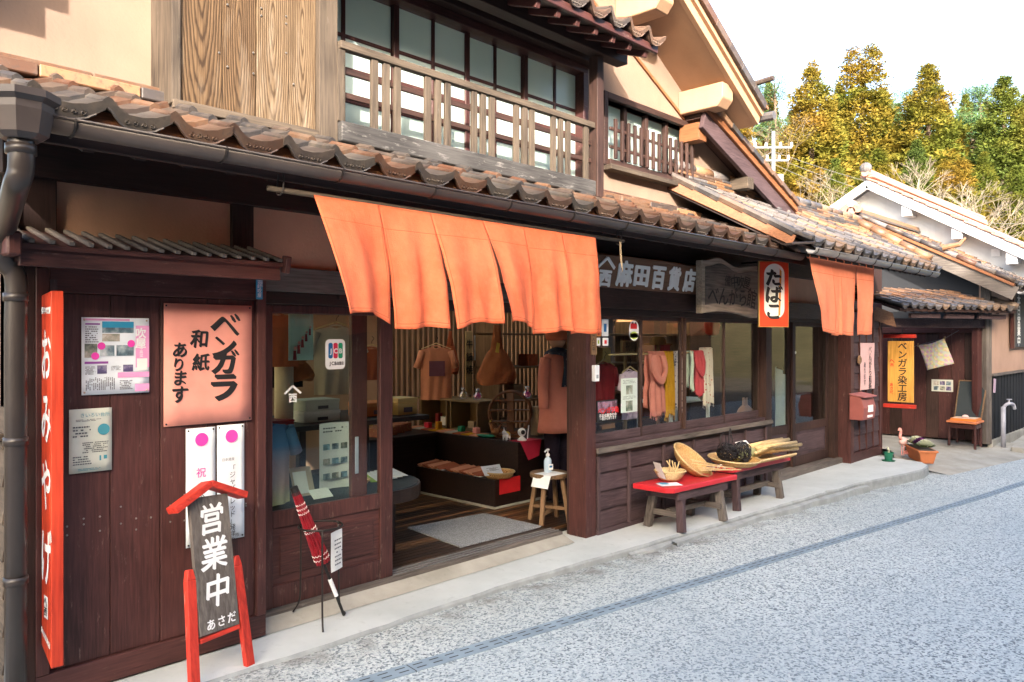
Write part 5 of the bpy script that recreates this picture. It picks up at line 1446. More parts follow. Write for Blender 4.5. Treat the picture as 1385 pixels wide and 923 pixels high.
# price cards
t = thing('price_card', 'white card standing in the small bowl basket', 'card', (5.83,-.29,.43), 'price cards')
sheet((5.77,-.36,.44), (.45,.9,0), (-.35,.2,1), .12, .15, curl=0).build('sheet', 'paper', t, recalc=False)
lines('small_print', 'ink_grey', t, (5.785,-.335,.47), (.45,.9,0), (-.35,.2,1), .08, .08, 4, .3, 3, lift=.003)
t = thing('price_card', 'white card lying behind the rolled canes', 'card', (7.5,-.3,.5), 'price cards')
sheet((7.30,-.30,.50), (1,.0,0), (.0,.7,.7), .24, .14, curl=0).build('sheet', 'paper', t, recalc=False)
lines('small_print', 'ink_grey', t, (7.33,-.285,.52), (1,0,0), (0,.7,.7), .16, .09, 3, .3, 4, lift=.003)
t = thing('leaflet', 'blue and white leaflet lying on the near end of the bench', 'leaflet', (5.75,-.44,.4))
sheet((5.645,-.40,.4025), (1,-.6,0), (.5,.8,0), .20, .13, curl=.002).build('sheet', 'paper_cool', t, recalc=False)
card('print_field', 'skyblue', t, (5.70,-.37,.4035), (1,-.6,0), (.5,.8,0), .07, .09, lift=.003)
# balls of black vine
for j, (c_, r_, lab) in enumerate((((6.90,-.33,.545),.095,'left tangled ball of black vine with an upright loop'), ((7.07,-.40,.545),.095,'right tangled ball of black vine in the shallow basket'))):
    mb = MB()
    for k in range(26):
        axv = Vector((rs.gauss(0,1), rs.gauss(0,1), rs.gauss(0,1))).normalized(); e1 = axv.orthogonal().normalized(); e2 = axv.cross(e1); rad = r_*rs.uniform(.78,1.02); off = Vector((rs.uniform(-.012,.012),)*3)
        mb.tube([Vector(c_) + off + (e1*math.cos(a_) + e2*math.sin(a_))*rad*(1+.07*math.sin(3*a_+k)) for a_ in [2*math.pi*q/14 for q in range(15)]], .0045, 4, False)
    if j == 0:
        mb.tube(arc_pts([(6.84,-.32,.60),(6.80,-.31,.68),(6.88,-.30,.75),(6.93,-.30,.68),(6.90,-.32,.60)],5), .004, 4)
        mb.tube(arc_pts([(6.93,-.33,.62),(6.96,-.33,.78),(6.99,-.34,.64)],5), .006, 4)
    tag(mb.build('vine_ball', 'vine', None), lab, 'vine ball', 'black vine balls')
# rolled canes bundle and flat basket tray
t = thing('basket_tray', 'long flat bamboo tray under the bundle of canes', 'basket', (7.45,-.42,.43), 'bamboo baskets')
mb = MB()
mb.grid(lambda u, v: Vector((lerp(7.12,7.80,u), lerp(-.58,-.26,v) - .045*(u), .425+.045*(2*v-1)**2)), 10, 6, thick=.012); mb.build('body', 'basket', t)
for v in (0, 1): MB().tube([(7.12, lerp(-.58,-.26,v), .472), (7.80, lerp(-.58,-.26,v)-.045, .472)], .010, 6).build('rim', 'bamboo_x', t)
for i in range(9):
    a_ = Vector((7.14+rs.uniform(-.05,.14), -.44+rs.uniform(-.10,.08), .485+.012*i)); b_ = Vector((7.86+rs.uniform(-.10,.16), -.50+rs.uniform(-.14,.13), .49+.016*i+rs.uniform(-.02,.03)))
    o = MB().tube([a_, a_.lerp(b_,.5)+Vector((0,0,.006)), b_], [.017,.019,.018], 9).build('cane', 'bamboo_x', None, smooth=True)
    tag(o, 'one of the pale rolled canes piled on the tray', 'cane', 'pale canes piled on the tray')
o = MB().tube(arc_pts([(7.02,-.36,.50),(7.15,-.39,.525),(7.30,-.44,.52)],4), [.05,.052,.055,.058,.058,.055,.05,.04,.03], 9).build('stalk_bundle', 'stalk_green', None, smooth=True)
tag(o, 'greenish bundle of stalks at the near end of the canes', 'bundle')

# ================================================================ INSIDE THE SHOP, SEEN THROUGH THE ENTRANCE
F = .0605
t = thing('doormat', 'grey ribbed doormat lying inside the entrance', 'mat', (4.4,.7,F))
mc = [Vector((4.0,.33,F)), Vector((4.906,.315,F)), Vector((4.93,1.02,F)), Vector((4.10,1.10,F))]
def matf(u, v):
    p = mc[0].lerp(mc[1], u).lerp(mc[3].lerp(mc[2], u), v); p.z += .012 + .02*max(0, u-.86)**1.2*2*(1-v); return p
MB().grid(matf, 24, 12, thick=.010).build('pile', 'doormat', t)
# stepped black display counter
t = thing('display_counter', 'black two-step display counter inside the entrance', 'counter', (5.6,2,F))
bx('lower_step', 'cab', t, 5.135, 5.449, 1.10, 2.95, F, .33); bx('upper_step', 'cab', t, 5.45, 6.35, 1.10, 2.95, F, .652)
bx('plinth', 'concrete_old', t, 5.115, 6.35, 1.08, 2.95, F-.0, F+.02)
# folded cloths on the lower step
rc = random.Random(4)
for i, (yc, nm) in enumerate(((2.72,'back stack'),(2.15,'middle stack'),(1.60,'front stack'))):
    t = thing('folded_cloths', ('rearmost','middle','frontmost')[i] + ' fan of folded rust cloths on the lower counter step', 'cloth', (5.28,yc,.332), 'folded cloths on the counter step')
    for k in range(7):
        y_ = yc - .22 + .065*k
        MB().bar((5.14+rc.uniform(0,.015), y_, .345), (5.42, y_+rc.uniform(-.02,.02), .36), .10, .012, (0,-.25,1)).build('cloth', 'rust_pale' if k % 3 else 'rust', t, bevel=.003)
    bx('label', 'paper', t, 5.145, 5.18, yc-.30, yc-.20, .333, .337, bevel=0)
# basket with a paper on the corner of the step
bowl('basket', 'oval cane basket with a folded paper on the counter step corner', 'basket', (5.27,1.18,.334), .15, .055, 'basket', foot=.8)
t = thing('folded_paper', 'white folded paper standing in the cane basket', 'paper', (5.22,1.2,.37))
sheet((5.08,1.18,.365), (1,-.15,0), (-.1,.5,.9), .22, .10, curl=.01).build('sheet', 'paper_cool', t, recalc=False)
text('ご自由に', .04, 'ink_grey', t, (5.13,1.20,.415), (1,-.15,0), (-.1,.5,.9), vertical=False, lift=.012, spacing=.9)
# red cloths and paper on the counter end
t = MB().add([(5.47,1.090,.66),(5.78,1.090,.66),(5.74,1.085,.50),(5.58,1.083,.47),(5.47,1.25,.656),(5.78,1.25,.656)], [(0,1,2,3),(0,4,5,1)]).build('red_cloth', 'crimson', None); tag(t, 'crimson cloth hanging over the upper corner of the counter', 'cloth')
t = MB().box(5.19,5.47,1.088,1.096,.19,.335).build('red_paper', 'bright_red', None); tag(t, 'bright red paper fixed to the end of the lower step', 'paper')
# wooden cube shelves on the counter
t = thing('cube_shelf', 'pair of open olive wooden cube shelves on the counter', 'shelf', (5.8,2.4,.653))
for y0_, y1_ in ((2.42,2.88),(1.93,2.37)):
    z0_, z1_ = .654, .97
    for nm, b_ in (('shelf_side', (5.70,6.0,y0_,y0_+.022,z0_,z1_)), ('shelf_side', (5.70,6.0,y1_-.022,y1_,z0_,z1_)), ('shelf_base', (5.70,6.0,y0_+.022,y1_-.022,z0_,z0_+.02)), ('shelf_back', (5.985,6.0,y0_+.022,y1_-.022,z0_+.02,z1_))):
        bx(nm, 'shelfwood', t, *b_, bevel=.002)
bx('shelf_top', 'shelfwood', t, 5.68, 6.02, 1.88, 2.92, .971, .993)
# goods on the counter: small flat cloths and a green plate
t = thing('cloth_samples', 'small flat rust and ochre cloths along the counter edge', 'cloth', (5.55,2.3,.653))
for k in range(9):
    MB().bar((5.47, 1.75+.13*k, .660), (5.66, 1.77+.13*k, .663), .11, .010, (0,0,1)).build('cloth', ('rust_pale','mustard','rust','paper_tan')[k % 4], t)
t = thing('plate', 'green oval plate on the counter edge', 'plate', (5.52,1.62,.655)); MB().lathe([(.001,.0),(.05,.0),(.10,.018),(.09,.020),(.001,.006)], (5.53,1.62,.654), 18, sx=.7, sy=1.3).build('dish', 'jcb_green', t)
# small wrapped goods in front of the shelves
for j, (lab, x, y, w_, h_, mt) in enumerate((('small red paper packet at the back of the counter',5.60,2.62,.07,.05,'crimson'),('small ochre tin next to the red packet',5.61,2.45,.05,.07,'mustard'),('small white carton inside the left cube',5.85,2.62,.09,.09,'paper'),('small maroon carton inside the left cube',5.86,2.74,.06,.12,'maroon'),('small kraft carton inside the right cube',5.85,2.16,.10,.07,'kraft'),('small blue carton inside the right cube',5.86,2.04,.06,.10,'jcb_blue'),('small green packet before the right cube',5.61,2.08,.06,.05,'jcb_green'),('small pink packet beside the rooster',5.62,1.86,.06,.05,'salmon'))):
    z_ = .6745 if 'cube' in lab and 'inside' in lab else .6665
    t = thing('goods_packet', lab, 'packet', (x,y,z_), 'small goods on the display counter'); bx('body', mt, t, x-.03, x+.03, y-w_/2, y+w_/2, z_, z_+h_); bx('flap', mt, t, x-.031, x+.031, y-w_/2-.001, y+w_/2+.001, z_+h_+.0005, z_+h_+.008)
# rooster figure
t = thing('rooster_figure', 'small brown rooster figure on the counter', 'figure', (5.56,1.52,.653))
mb = MB(); mb.ball((5.56,1.52,.715), .04, 10, 7, sx=1.2, sz=.9); mb.tube([(5.53,1.53,.73),(5.515,1.54,.79)], [.022,.015], 8); mb.ball((5.512,1.542,.80), .018, 8, 6); mb.tube([(5.59,1.51,.73),(5.63,1.50,.79)], [.02,.006], 6); mb.tube([(5.56,1.52,.68),(5.56,1.52,.653)], [.01,.016], 6)
mb.build('body', 'toy_brown', t, smooth=True); MB().ball((5.512,1.542,.822), .011, 6, 5).build('comb', 'tag_yellow', t)
# white cow figure with a gold blanket
t = thing('cow_figure', 'small white cow figure with gold blanket on the counter corner', 'figure', (5.50,1.30,.653))
mb = MB(); mb.ball((5.50,1.30,.705), .035, 10, 7, sx=1.3, sz=.85)
for a_, b_ in ((-.025,-.018),(.025,-.018),(-.025,.018),(.025,.018)): mb.tube([(5.50+a_,1.30+b_,.70),(5.50+a_,1.30+b_,.653)], .010, 6)
mb.ball((5.455,1.29,.735), .022, 8, 6); mb.tube([(5.45,1.285,.75),(5.44,1.28,.79)], [.008,.002], 5); mb.build('body', 'white_plastic', t, smooth=True)
MB().ball((5.505,1.30,.712), .034, 10, 7, sx=.7, sz=.9, sy=1.06).build('blanket', 'tag_yellow', t, smooth=True)
# round lattice stand
t = thing('round_stand', 'round bentwood display stand with cross shelves on the counter', 'stand', (5.75,1.45,.653))
rc_ = Vector((5.72,1.47,.90)); e1 = Vector((.65,-.76,0)); e2 = Vector((0,0,1))
MB().tube([rc_ + (e1*math.cos(a_) + e2*math.sin(a_))*.215 for a_ in [2*math.pi*k/30 for k in range(31)]], .012, 7).build('ring', 'cane', t, smooth=True)
MB().tube([rc_ + Vector((.10,.08,0)) + (e1*math.cos(a_) + e2*math.sin(a_))*.215 for a_ in [2*math.pi*k/30 for k in range(31)]], .012, 7).build('ring', 'cane', t, smooth=True)
for h_ in (-.10, .02, .12):
    wv_ = math.sqrt(.21**2-h_*h_); br('cross_shelf', 'cane', t, rc_ + e1*wv_ + e2*h_ + Vector((.05,.04,0)), rc_ - e1*wv_ + e2*h_ + Vector((.05,.04,0)), .13, .012)
br('upright', 'cane', t, rc_ + e2*-.20 + Vector((.05,.04,0)), rc_ + e2*.2 + Vector((.05,.04,0)), .012, .10)
br('foot', 'cane', t, rc_ - e2*.232 + e1*.14, rc_ - e2*.232 - e1*.14, .16, .028)
# wrapped sweets bags
for lab, c_, mt in (('white wrapped sweets bag on the cube shelf', (5.78,2.24,1.0), 'yellow_box'), ('pink wrapped sweets bag on the cube shelf', (5.80,2.03,1.0), 'magenta'), ('pink wrapped sweets bag on the round stand', (5.86,1.36,1.05), 'magenta')):
    t = thing('sweets_bag', lab, 'sweets bag', c_, 'wrapped sweets bags')
    MB().lathe([(.001,-.006),(.045,0),(.055,.03),(.042,.065),(.012,.085),(.03,.115),(.025,.118),(.006,.09)], c_, 12).build('wrapper', 'clear_plastic', t, smooth=True)
    MB().ball((c_[0],c_[1],c_[2]+.034), .040, 9, 6, sz=.75).build('sweets', mt, t)
# kraft paper bag behind
t = thing('paper_bag', 'plain kraft paper bag standing by the round stand', 'bag', (6.05,1.35,.655)); MB().prism([(5.98,.655),(6.12,.655),(6.115,.95),(5.985,.95)], 1.32, 1.42, 'y').build('body', 'kraft', t); 
# web camera with a pen
t = thing('web_camera', 'small white round web camera at the counter corner', 'camera', (5.57,1.16,.655))
MB().lathe([(.001,0),(.045,0),(.048,.012),(.03,.03),(.016,.04),(.016,.055)], (5.57,1.16,.654), 16).build('base', 'white_plastic', t, smooth=True)
MB().ball((5.57,1.16,.74), .042, 14, 9).build('head', 'white_plastic', t, smooth=True); MB().ball((5.553,1.13,.742), .022, 10, 6).build('lens', 'ink', t, smooth=True)
MB().tube([(5.64,1.15,.67),(5.66,1.15,.80)], .006, 6).build('antenna', 'white_plastic', t)
# T-shirt on a hanger
def shirt(name, label, c, w, h, mat, ang, sleeves=.13, cat='shirt', group=None, patch=None, hanger=True, thick=.035):
    t = thing(name, label, cat, (c[0],c[1],c[2]-h), group); e = Vector((math.cos(ang), math.sin(ang), 0)); nrm = Vector((-e.y, e.x, 0)); c = Vector(c)
    if (Vector((0,-4.05,1.66))-c).dot(nrm) < 0: nrm = -nrm
    out = [(-.13,0),(-.42,-.06),(-.5,-.12),(-.40,-.30),(-.385,-.98),(.385,-1.0),(.40,-.30),(.5,-.12),(.42,-.06),(.13,0),(.0,-.055)]
    mb = MB(); nU, nV = 16, 20
    def fn(u, v):
        x = (u-.5)*w*.80; z = -v*h; sag = (1 if v > .02 else 0)
        sh = .08*h*abs(u-.5)*2
        wv = .010*math.sin(u*22+v*3)*v + .006*math.sin(u*9)
        return c + e*x + Vector((0,0,z - sh*(1-v) - (.05*h*max(0,1-abs(u-.5)*7)*(1-v)))) + nrm*(thick*math.cos((u-.5)*math.pi) + wv)
    mb.grid(fn, nU, nV); 
    def fnb(u, v):
        p = fn(u, v); return p - nrm*(2*thick*math.cos((u-.5)*math.pi)+.002)
    mb.grid(fnb, nU, nV); mb.build('body', mat, t, smooth=True)
    for s in (-1, 1):
        a_ = c + e*s*w*.36 + Vector((0,0,-.10*h)); b_ = c + e*s*w*.50 + Vector((0,0,-.10*h-sleeves*h*2.4))
        MB().tube([a_, a_.lerp(b_,.5)+nrm*.005, b_], [.045*w/.5,.04*w/.5,.045*w/.5], 9).build('sleeve', mat, t, smooth=True)
    MB().tube([c + e*.07*w*math.cos(a_)*1.7 + nrm*(thick+.002)*math.sin(a_)*1.1 + Vector((0,0,-.03*h*(math.sin(a_)+1))) for a_ in [2*math.pi*k/14 for k in range(15)]], .006, 5).build('collar', mat, t)
    if patch: 
        pc = c + nrm*(thick+.012) + Vector((0,0,-.42*h)); q = [pc + e*a_*w*.20 + Vector((0,0,b_*h*.14)) + nrm*.004 for a_, b_ in ((-1,-1),(1,-1),(1,1),(-1,1))]; MB().add(q, [(0,1,2,3)]).build('print_patch', patch, t, recalc=False)
    if hanger:
        MB().tube([c + e*-.38*w + Vector((0,0,-.06*h)), c + Vector((0,0,.03)), c + e*.38*w + Vector((0,0,-.06*h))], .007, 6).build('hanger', 'bamboo_x', t)
        MB().tube(arc_pts([c + Vector((0,0,.03)), c + Vector((0,0,.06)), c + e*.02 + Vector((0,0,.085)), c + e*.0 + Vector((0,0,.11))],4), .003, 5).build('hook', 'iron', t)
    return t
shirt('t_shirt', 'pale rust T-shirt with a purple square hung over the counter', (5.658, 2.55, 1.578), .44, .60, 'rust_pale', R(-30), patch='purplepatch')
# hanging bags
def tote(name, label, c, w, h, strap, mat, ang, group):
    t = thing(name, label, 'bag', (c[0],c[1],c[2]-h-strap), group); e = Vector((math.cos(ang), math.sin(ang), 0)); nrm = Vector((-e.y, e.x, 0)); c = Vector(c)
    def fn(u, v):
        a_ = u*2*math.pi; ww = lerp(.16, .5, min(1, v*1.25)**.7)*w*(1-.12*max(0,v-.8)*5); d = lerp(.03,.11, v)*w/.4
        return c + Vector((0,0,-strap*.75-v*h)) + e*ww*math.cos(a_)*(1+.03*math.sin(3*a_+v*5)) + nrm*d*math.sin(a_)*(1+.10*math.sin(5*a_+v*7)) + Vector((0,0,-.02*math.sin(2*a_)*v))
    mb = MB(); mb.grid(fn, 28, 12); bt_ = [fn(k/28, 1) for k in range(28)]; mb.add(bt_, [tuple(range(28))]); mb.build('pouch', mat, t, smooth=True)
    for s in (-1, 1): MB().grid(lambda u, v: c + nrm*s*.02 + Vector((0,0,-strap*.85*u)) + e*(.03*w/.4*(2*v-1)*(1+u) + s*.012*u), 8, 3, thick=.004).build('strap', mat, t, smooth=True)
    return t
b_ = tote('shoulder_bag', 'large brown slouchy shoulder bag hanging in the entrance', (5.813, 1.75, 1.801), .44, .36, .34, 'brownbag', R(-35), 'hanging bags')
tg = (5.683, 1.62, 1.568)
MB().add([Vector(tg)+Vector(q) for q in ((-.02,0,-.05),(.02,-.01,-.06),(.035,-.01,.04),(.0,0,.05))], [(0,1,2,3)]).build('price_tag', 'tag_yellow', b_, recalc=False)
tote('shoulder_bag', 'narrow rust bag hanging behind the pale T-shirt', (6.045, 2.75, 1.746), .22, .34, .20, 'rust', R(-35), 'hanging bags')
# vertical board sign and framed picture on the slat screen
t = thing('vertical_signboard', 'pale vertical board with black writing hung on the slats', 'sign', (6.433, 2.85, 0.969))
p_ = (6.433, 2.85, 1.75); q_ = (6.433, 2.85, 0.978)
bx('board', 'bamboo_z', t, p_[0]-.055, p_[0]+.055, 2.84, 2.86, q_[2], p_[2])
text('牛鍋焼', .115, 'ink', t, (p_[0], 2.838, p_[2]-.16), EX, EZ, bold=.015, spacing=1.35)
t = thing('framed_picture', 'grey framed photograph hung on the slat screen', 'picture', (6.695, 2.85, 1.395))
p_ = (6.532, 2.85, 1.696); q_ = (6.85, 2.85, 1.392)
bx('frame', 'chrome_grey', t, p_[0], q_[0], 2.845, 2.865, q_[2], p_[2]); card('photo', 'photo_mixed', t, (p_[0]+.02, 2.845, q_[2]+.02), EX, EZ, q_[0]-p_[0]-.04, p_[2]-q_[2]-.04, lift=.003)
# slat screen
ss = MB(); ss.box(5.2, 9.2, 2.93, 2.97, 2.0, 2.08); scr = ss.build('slat_screen', 'stool_x', shop)
bx('rail', 'stool_x', scr, 5.2, 9.2, 2.93, 2.97, .30, .36)
for i in range(50):
    x = 5.25 + .078*i; bx('slat', 'stool_z', scr, x, x+.032, 2.905, 2.929, .30, 2.08, bevel=0)
# mannequin in a rust tunic
mx_, my_ = 5.86, .95
t = thing('mannequin', 'mannequin in rust tunic, dark leggings and navy scarf behind the post', 'mannequin', (mx_,my_,F))
def rings(mb, prof, cx, cy, n=20):
    mb.lathe([(1,0)], (0,0,0), 3) if False else None
    v = []; f = []
    for (z, rx, ry, dx) in prof:
        for k in range(n):
            a_ = 2*math.pi*k/n; fold = 1 + .03*math.sin(a_*7+z*8)*(1 if z < 1.1 else 0)
            v.append((cx+dx+rx*math.cos(a_)*fold, cy+ry*math.sin(a_)*fold, z))
    for i in range(len(prof)-1):
        for k in range(n): f.append((i*n+k, i*n+(k+1)%n, (i+1)*n+(k+1)%n, (i+1)*n+k))
    f += [tuple(range(n-1,-1,-1)), tuple((len(prof)-1)*n+k for k in range(n))]
    mb.add(v, f)
mb = MB(); rings(mb, [(.74,.235,.17,0),(.80,.23,.165,0),(1.0,.20,.145,0),(1.16,.175,.125,0),(1.32,.185,.135,0),(1.44,.19,.12,0),(1.50,.16,.09,0),(1.54,.07,.06,0)], mx_, my_); mb.build('tunic', 'dress', t, smooth=True)
for s in (-1, 1): MB().tube(arc_pts([(mx_+s*.17,my_,1.46),(mx_+s*.235,my_-.02,1.25),(mx_+s*.25,my_-.04,.98)],5), [.06,.06,.06,.058,.056,.055,.053,.051,.05,.05,.05], 10).build('sleeve', 'dress', t, smooth=True)
for s in (-1, 1): MB().tube([(mx_+s*.08,my_,.78),(mx_+s*.075,my_,.45),(mx_+s*.07,my_,.10),(mx_+s*.07,my_-.03,F+.01)], [.085,.07,.05,.045], 12).build('leg', 'leggings', t, smooth=True)
MB().lathe([(.15,0),(.15,.012)], (mx_,my_,F), 18).build('base', 'iron', t)
mb = MB(); mb.ball((mx_,my_,1.66), .085, 14, 10, sz=1.25); mb.build('head', 'skin_tan', t, smooth=True)
MB().lathe([(.105,0),(.12,.03),(.115,.09),(.08,.14),(.02,.16),(.001,.16)], (mx_,my_,1.64), 16).build('hat', 'rust', t, smooth=True)
MB().tube([(mx_+.105*math.cos(a_), my_+.085*math.sin(a_), 1.515+.02*math.sin(2*a_)) for a_ in [2*math.pi*k/16 for k in range(17)]], .042, 8).build('scarf', 'navywhite', t, smooth=True)
MB().grid(lambda u, v: Vector((mx_-.10+.10*u+.02*math.sin(v*4), my_-.15-.015*math.sin(u*9), 1.53-.34*v)), 6, 10, thick=.008).build('scarf_end', 'navywhite', t, smooth=True)
# stool with hand sanitiser
sx0, sy0 = 5.13, .42
t = thing('stool', 'round wooden four-legged stool in the doorway', 'stool', (sx0,sy0,F))
MB().lathe([(.001,0),(.165,0),(.172,.010),(.172,.030),(.165,.038),(.001,.038)], (sx0,sy0,.452), 26).build('seat', 'stool_x', t)
for an in (20,110,200,290):
    c_, s_ = math.cos(R(an)), math.sin(R(an)); MB().bar((sx0+c_*.185, sy0+s_*.185, F), (sx0+c_*.12, sy0+s_*.12, .452), .036, .036, (c_,s_,0)).build('leg', 'stool_z', t, bevel=.004)
for an in (20,110):
    c_, s_ = math.cos(R(an)), math.sin(R(an)); z_ = .15 if an == 20 else .185; br('stretcher', 'stool_x', t, (sx0-c_*.17, sy0-s_*.17, z_), (sx0+c_*.17, sy0+s_*.17, z_), .022, .03)
t = thing('pump_bottle', 'clear blue pump bottle of hand sanitiser on the stool', 'bottle', (sx0-.02,sy0,.492))
c_ = (sx0-.02, sy0, .4925)
MB().lathe([(.001,0),(.034,0),(.037,.008),(.037,.10),(.028,.122),(.013,.13),(.013,.145)], c_, 18, sy=.8).build('bottle', 'bottle_blue', t, smooth=True)
MB().lathe([(.017,.140),(.017,.160),(.006,.162),(.006,.195)], c_, 12).build('pump', 'white_plastic', t)
MB().tube(arc_pts([(c_[0]+.014,c_[1],c_[2]+.195),(c_[0]-.02,c_[1]-.01,c_[2]+.20),(c_[0]-.06,c_[1]-.02,c_[2]+.185)],4), .008, 7).build('nozzle', 'white_plastic', t, smooth=True)
card('label', 'white_paint', t, (c_[0]-.028,c_[1]-.032,c_[2]+.025), (1,-.3,0), EZ, .045, .05, lift=.004); card('print', 'jcb_blue', t, (c_[0]-.022,c_[1]-.034,c_[2]+.045), (1,-.3,0), EZ, .03, .018, lift=.006)
t = thing('paper_napkin', 'white paper draped over the stool under the bottle', 'paper', (sx0-.1,sy0,.49))
def nap(u, v):
    x = lerp(sx0-.24, sx0+.06, u); y = lerp(sy0-.15, sy0+.04, v); d = max(0, (sx0-.155)-x); return Vector((x + d*.55, y, .4915 - d*1.25))
MB().grid(nap, 10, 4, thick=.001).build('sheet', 'paper_cool', t, recalc=False)

# ---- behind the left glass: cloth-covered table with rounded end and goods
t = thing('round_end_table', 'dark table with rounded end and grey cloth behind the glass door', 'table', (3,.8,F))
pts = [(2.0,.30),(3.40,.30)] + [(3.40+.42*math.sin(a_), .78-.48*math.cos(a_)) for a_ in [math.pi*k/12 for k in range(1,12)]] + [(3.40,1.26),(2.0,1.26)]
MB().prism(pts, .50, .592, 'z').build('rim', 'cab', t)
MB().prism([(lerp(x,2.9,.02), lerp(y,.78,.02)) for x, y in pts], .592, .600, 'z').build('table_cloth', 'greycloth', t)
for x, y in ((2.2,.4),(3.55,.62),(2.2,1.15),(3.5,1.1)): bx('leg', 'cab', t, x-.03, x+.03, y-.03, y+.03, F, .50)
sh_ = shirt('t_shirt', 'blue to pink dip-dyed T-shirt standing behind the left glass', (2.42,.40,1.14), .52, .53, 'dyed_tee', R(15), hanger=False)
t = thing('display_sheet', 'tall white sheet with rows of small pictures behind the glass', 'sheet', (3.1,.62,.6))
p0 = Vector((2.947, 0.62, 0.609)); p1 = Vector((3.195, 0.62, 1.069)); 
MB().grid(lambda u, v: Vector((lerp(p0.x,p1.x,u), .62+.03*math.sin(u*3.1), lerp(.605, p1.z, v))), 8, 4, thick=.001).build('sheet', 'paper', t, recalc=False)
wS, hS = p1.x-p0.x, p1.z-.605
for r_ in range(3):
    for c2 in range(3): card('picture', ('photo_dark','photo_mixed','photo_sky')[(r_+c2) % 3], t, (p0.x+wS*(.10+.29*c2), .617, .605+hS*(.16+.22*r_)), EX, EZ, wS*.22, hS*.09, lift=.003)
lines('small_print', 'ink_grey', t, (p0.x+wS*.1,.617,.605+hS*.85), EX, EZ, wS*.8, hS*.10, 2, .4, 3, lift=.003)
for j, (px_, mt) in enumerate(((2.789, 'paper_tan'), (2.839, 'paper'))):
    t = thing('card_stand', ('tan framed card leaning on the grey table cloth','small white card lying on the grey table cloth')[j], 'card', (px_,.5,.601))
    if j == 0: sheet((px_-.07,.56,.602), EX, (0,.35,.93), .16, .20, curl=0).build('sheet', mt, t, recalc=False); card('print', 'paper', t, (px_-.055,.565,.62), EX, (0,.35,.93), .10, .15, lift=.003)
    else: sheet((px_-.06,.42,.602), EX, (0,.75,.5), .15, .09, curl=0).build('sheet', mt, t, recalc=False)
bowl('basket', 'small flat basket on the grey table behind the glass', 'basket', (3.30,.70,.601), .10, .025, 'basket_pale', foot=.85)
t = thing('brochures', 'fan of white and green brochures on the table end', 'brochures', (3.6,.8,.601))
for k in range(5): MB().bar((3.45+.05*k,.62,.604+.004*k), (3.60+.04*k,.95,.606+.004*k), .12, .003, (0,0,1)).build('brochure', 'paper_cool' if k else 'lime', t)
# hanging mint towel with red figures
t = thing('hand_towel', 'pale mint hand towel printed with a row of red figures', 'towel', (2.881, 0.75, 1.506))
p0 = Vector((2.784, 0.75, 1.508)); p1 = Vector((2.981, 0.75, 1.837))
MB().grid(lambda u, v: Vector((lerp(p0.x,p1.x,u), .75+.006*math.sin(u*7), lerp(p0.z,p1.z,v))), 8, 6, thick=.001).build('cloth', 'mint', t, smooth=True, recalc=False)
wS, hS = p1.x-p0.x, p1.z-p0.z
for k in range(5):
    x_, z_ = p0.x+wS*(.22+.15*k), p0.z+hS*(.07+.13*k); s_ = 1-.1*k
    MB().prism([(x_-.014*s_,z_-.02),(x_+.014*s_,z_-.02),(x_+.010*s_,z_+.045*s_),(x_-.010*s_,z_+.045*s_)], .738, .7405, 'y').build('figure_body', 'maroon', t)
    MB().lathe([(0,0),(.013*s_,0),(.013*s_,.001)], (x_+.004,.7395,z_+.062*s_), 10, mtx=Matrix.Rotation(R(90),3,'X')).build('figure_hat', 'salmon', t)
MB().tube([(2.608,.75,p1.z+.01),(3.316,.75,p1.z+.01)], .008, 7).build('rod', 'bamboo_x', t)
# clothes on a rail further back
gl = 'clothes hanging at the back left'
shirt('blouse', 'dusty rose top hanging at the left behind the glass', (3.116, 1.5, 1.857), .42, .42, 'rust', R(-20), group=gl)
shirt('blouse', 'tan top hanging behind the credit card sticker', (3.929, 1.9, 1.779), .50, .62, 'paper_tan', R(-20), group=gl)
shirt('blouse', 'black top hanging below the dusty rose one', (3.241, 1.7, 1.66), .50, .40, 'blacktee', R(-20), group=gl)
shirt('blouse', 'orange top hanging beside the rear door stile', (4.533, 2.2, 1.573), .40, .32, 'rust', R(-20), group=gl)
tote('shoulder_bag', 'wide brown leather bag behind the mint towel', (3.398, 1.6, 1.539), .22, .14, .10, 'brownbag', R(-20), 'hanging bags')
o = MB().lathe([(.075,0),(.075,.55)], (3.237,1.6,.95), 16).build('cloth_roll', 'paper_tan', None, smooth=True); tag(o, 'upright cream roll standing behind the left glass', 'roll')
# back table with white boxes
t = thing('back_table', 'dark goods table at the back left', 'table', (3.6,2.0,F)); bx('top', 'cab', t, 2.4, 4.55, 1.35, 2.3, .93, .97)
for x, y in ((2.5,1.45),(3.3,1.45),(2.5,2.2),(4.45,2.2)): bx('leg', 'cab', t, x-.03, x+.03, y-.03, y+.03, F, .93)
rb_ = random.Random(9)
for j, (x, y, w_, h_, mt, lab) in enumerate(((3.55,1.65,.34,.09,'paper','lower white gift box on the back table'),(3.56,1.66,.32,.09,'paper_cream','upper white gift box on the back table'),(3.1,1.55,.26,.05,'maroon','flat maroon box on the back table'),(2.75,1.5,.24,.10,'stool_x','small wooden tray box at the left of the back table'),(4.15,1.7,.30,.12,'orange_box','orange sweets box by the rear door stile'),(4.42,1.62,.22,.15,'yellow_box','yellow sweets box by the rear door stile'))):
    z_ = .971 + (.092 if 'upper' in lab else 0); t = thing('goods_box', lab, 'box', (x,y,z_), 'boxes on the back table')
    bx('carton', mt, t, x-w_/2, x+w_/2, y-.12, y+.12, z_, z_+h_*.7); bx('lid', mt, t, x-w_/2-.004, x+w_/2+.004, y-.124, y+.124, z_+h_*.7+.001, z_+h_)
    card('print', 'ink_grey', t, (x-.05,y-.124,z_+h_*.15), EX, EZ, .10, h_*.3, lift=.002)
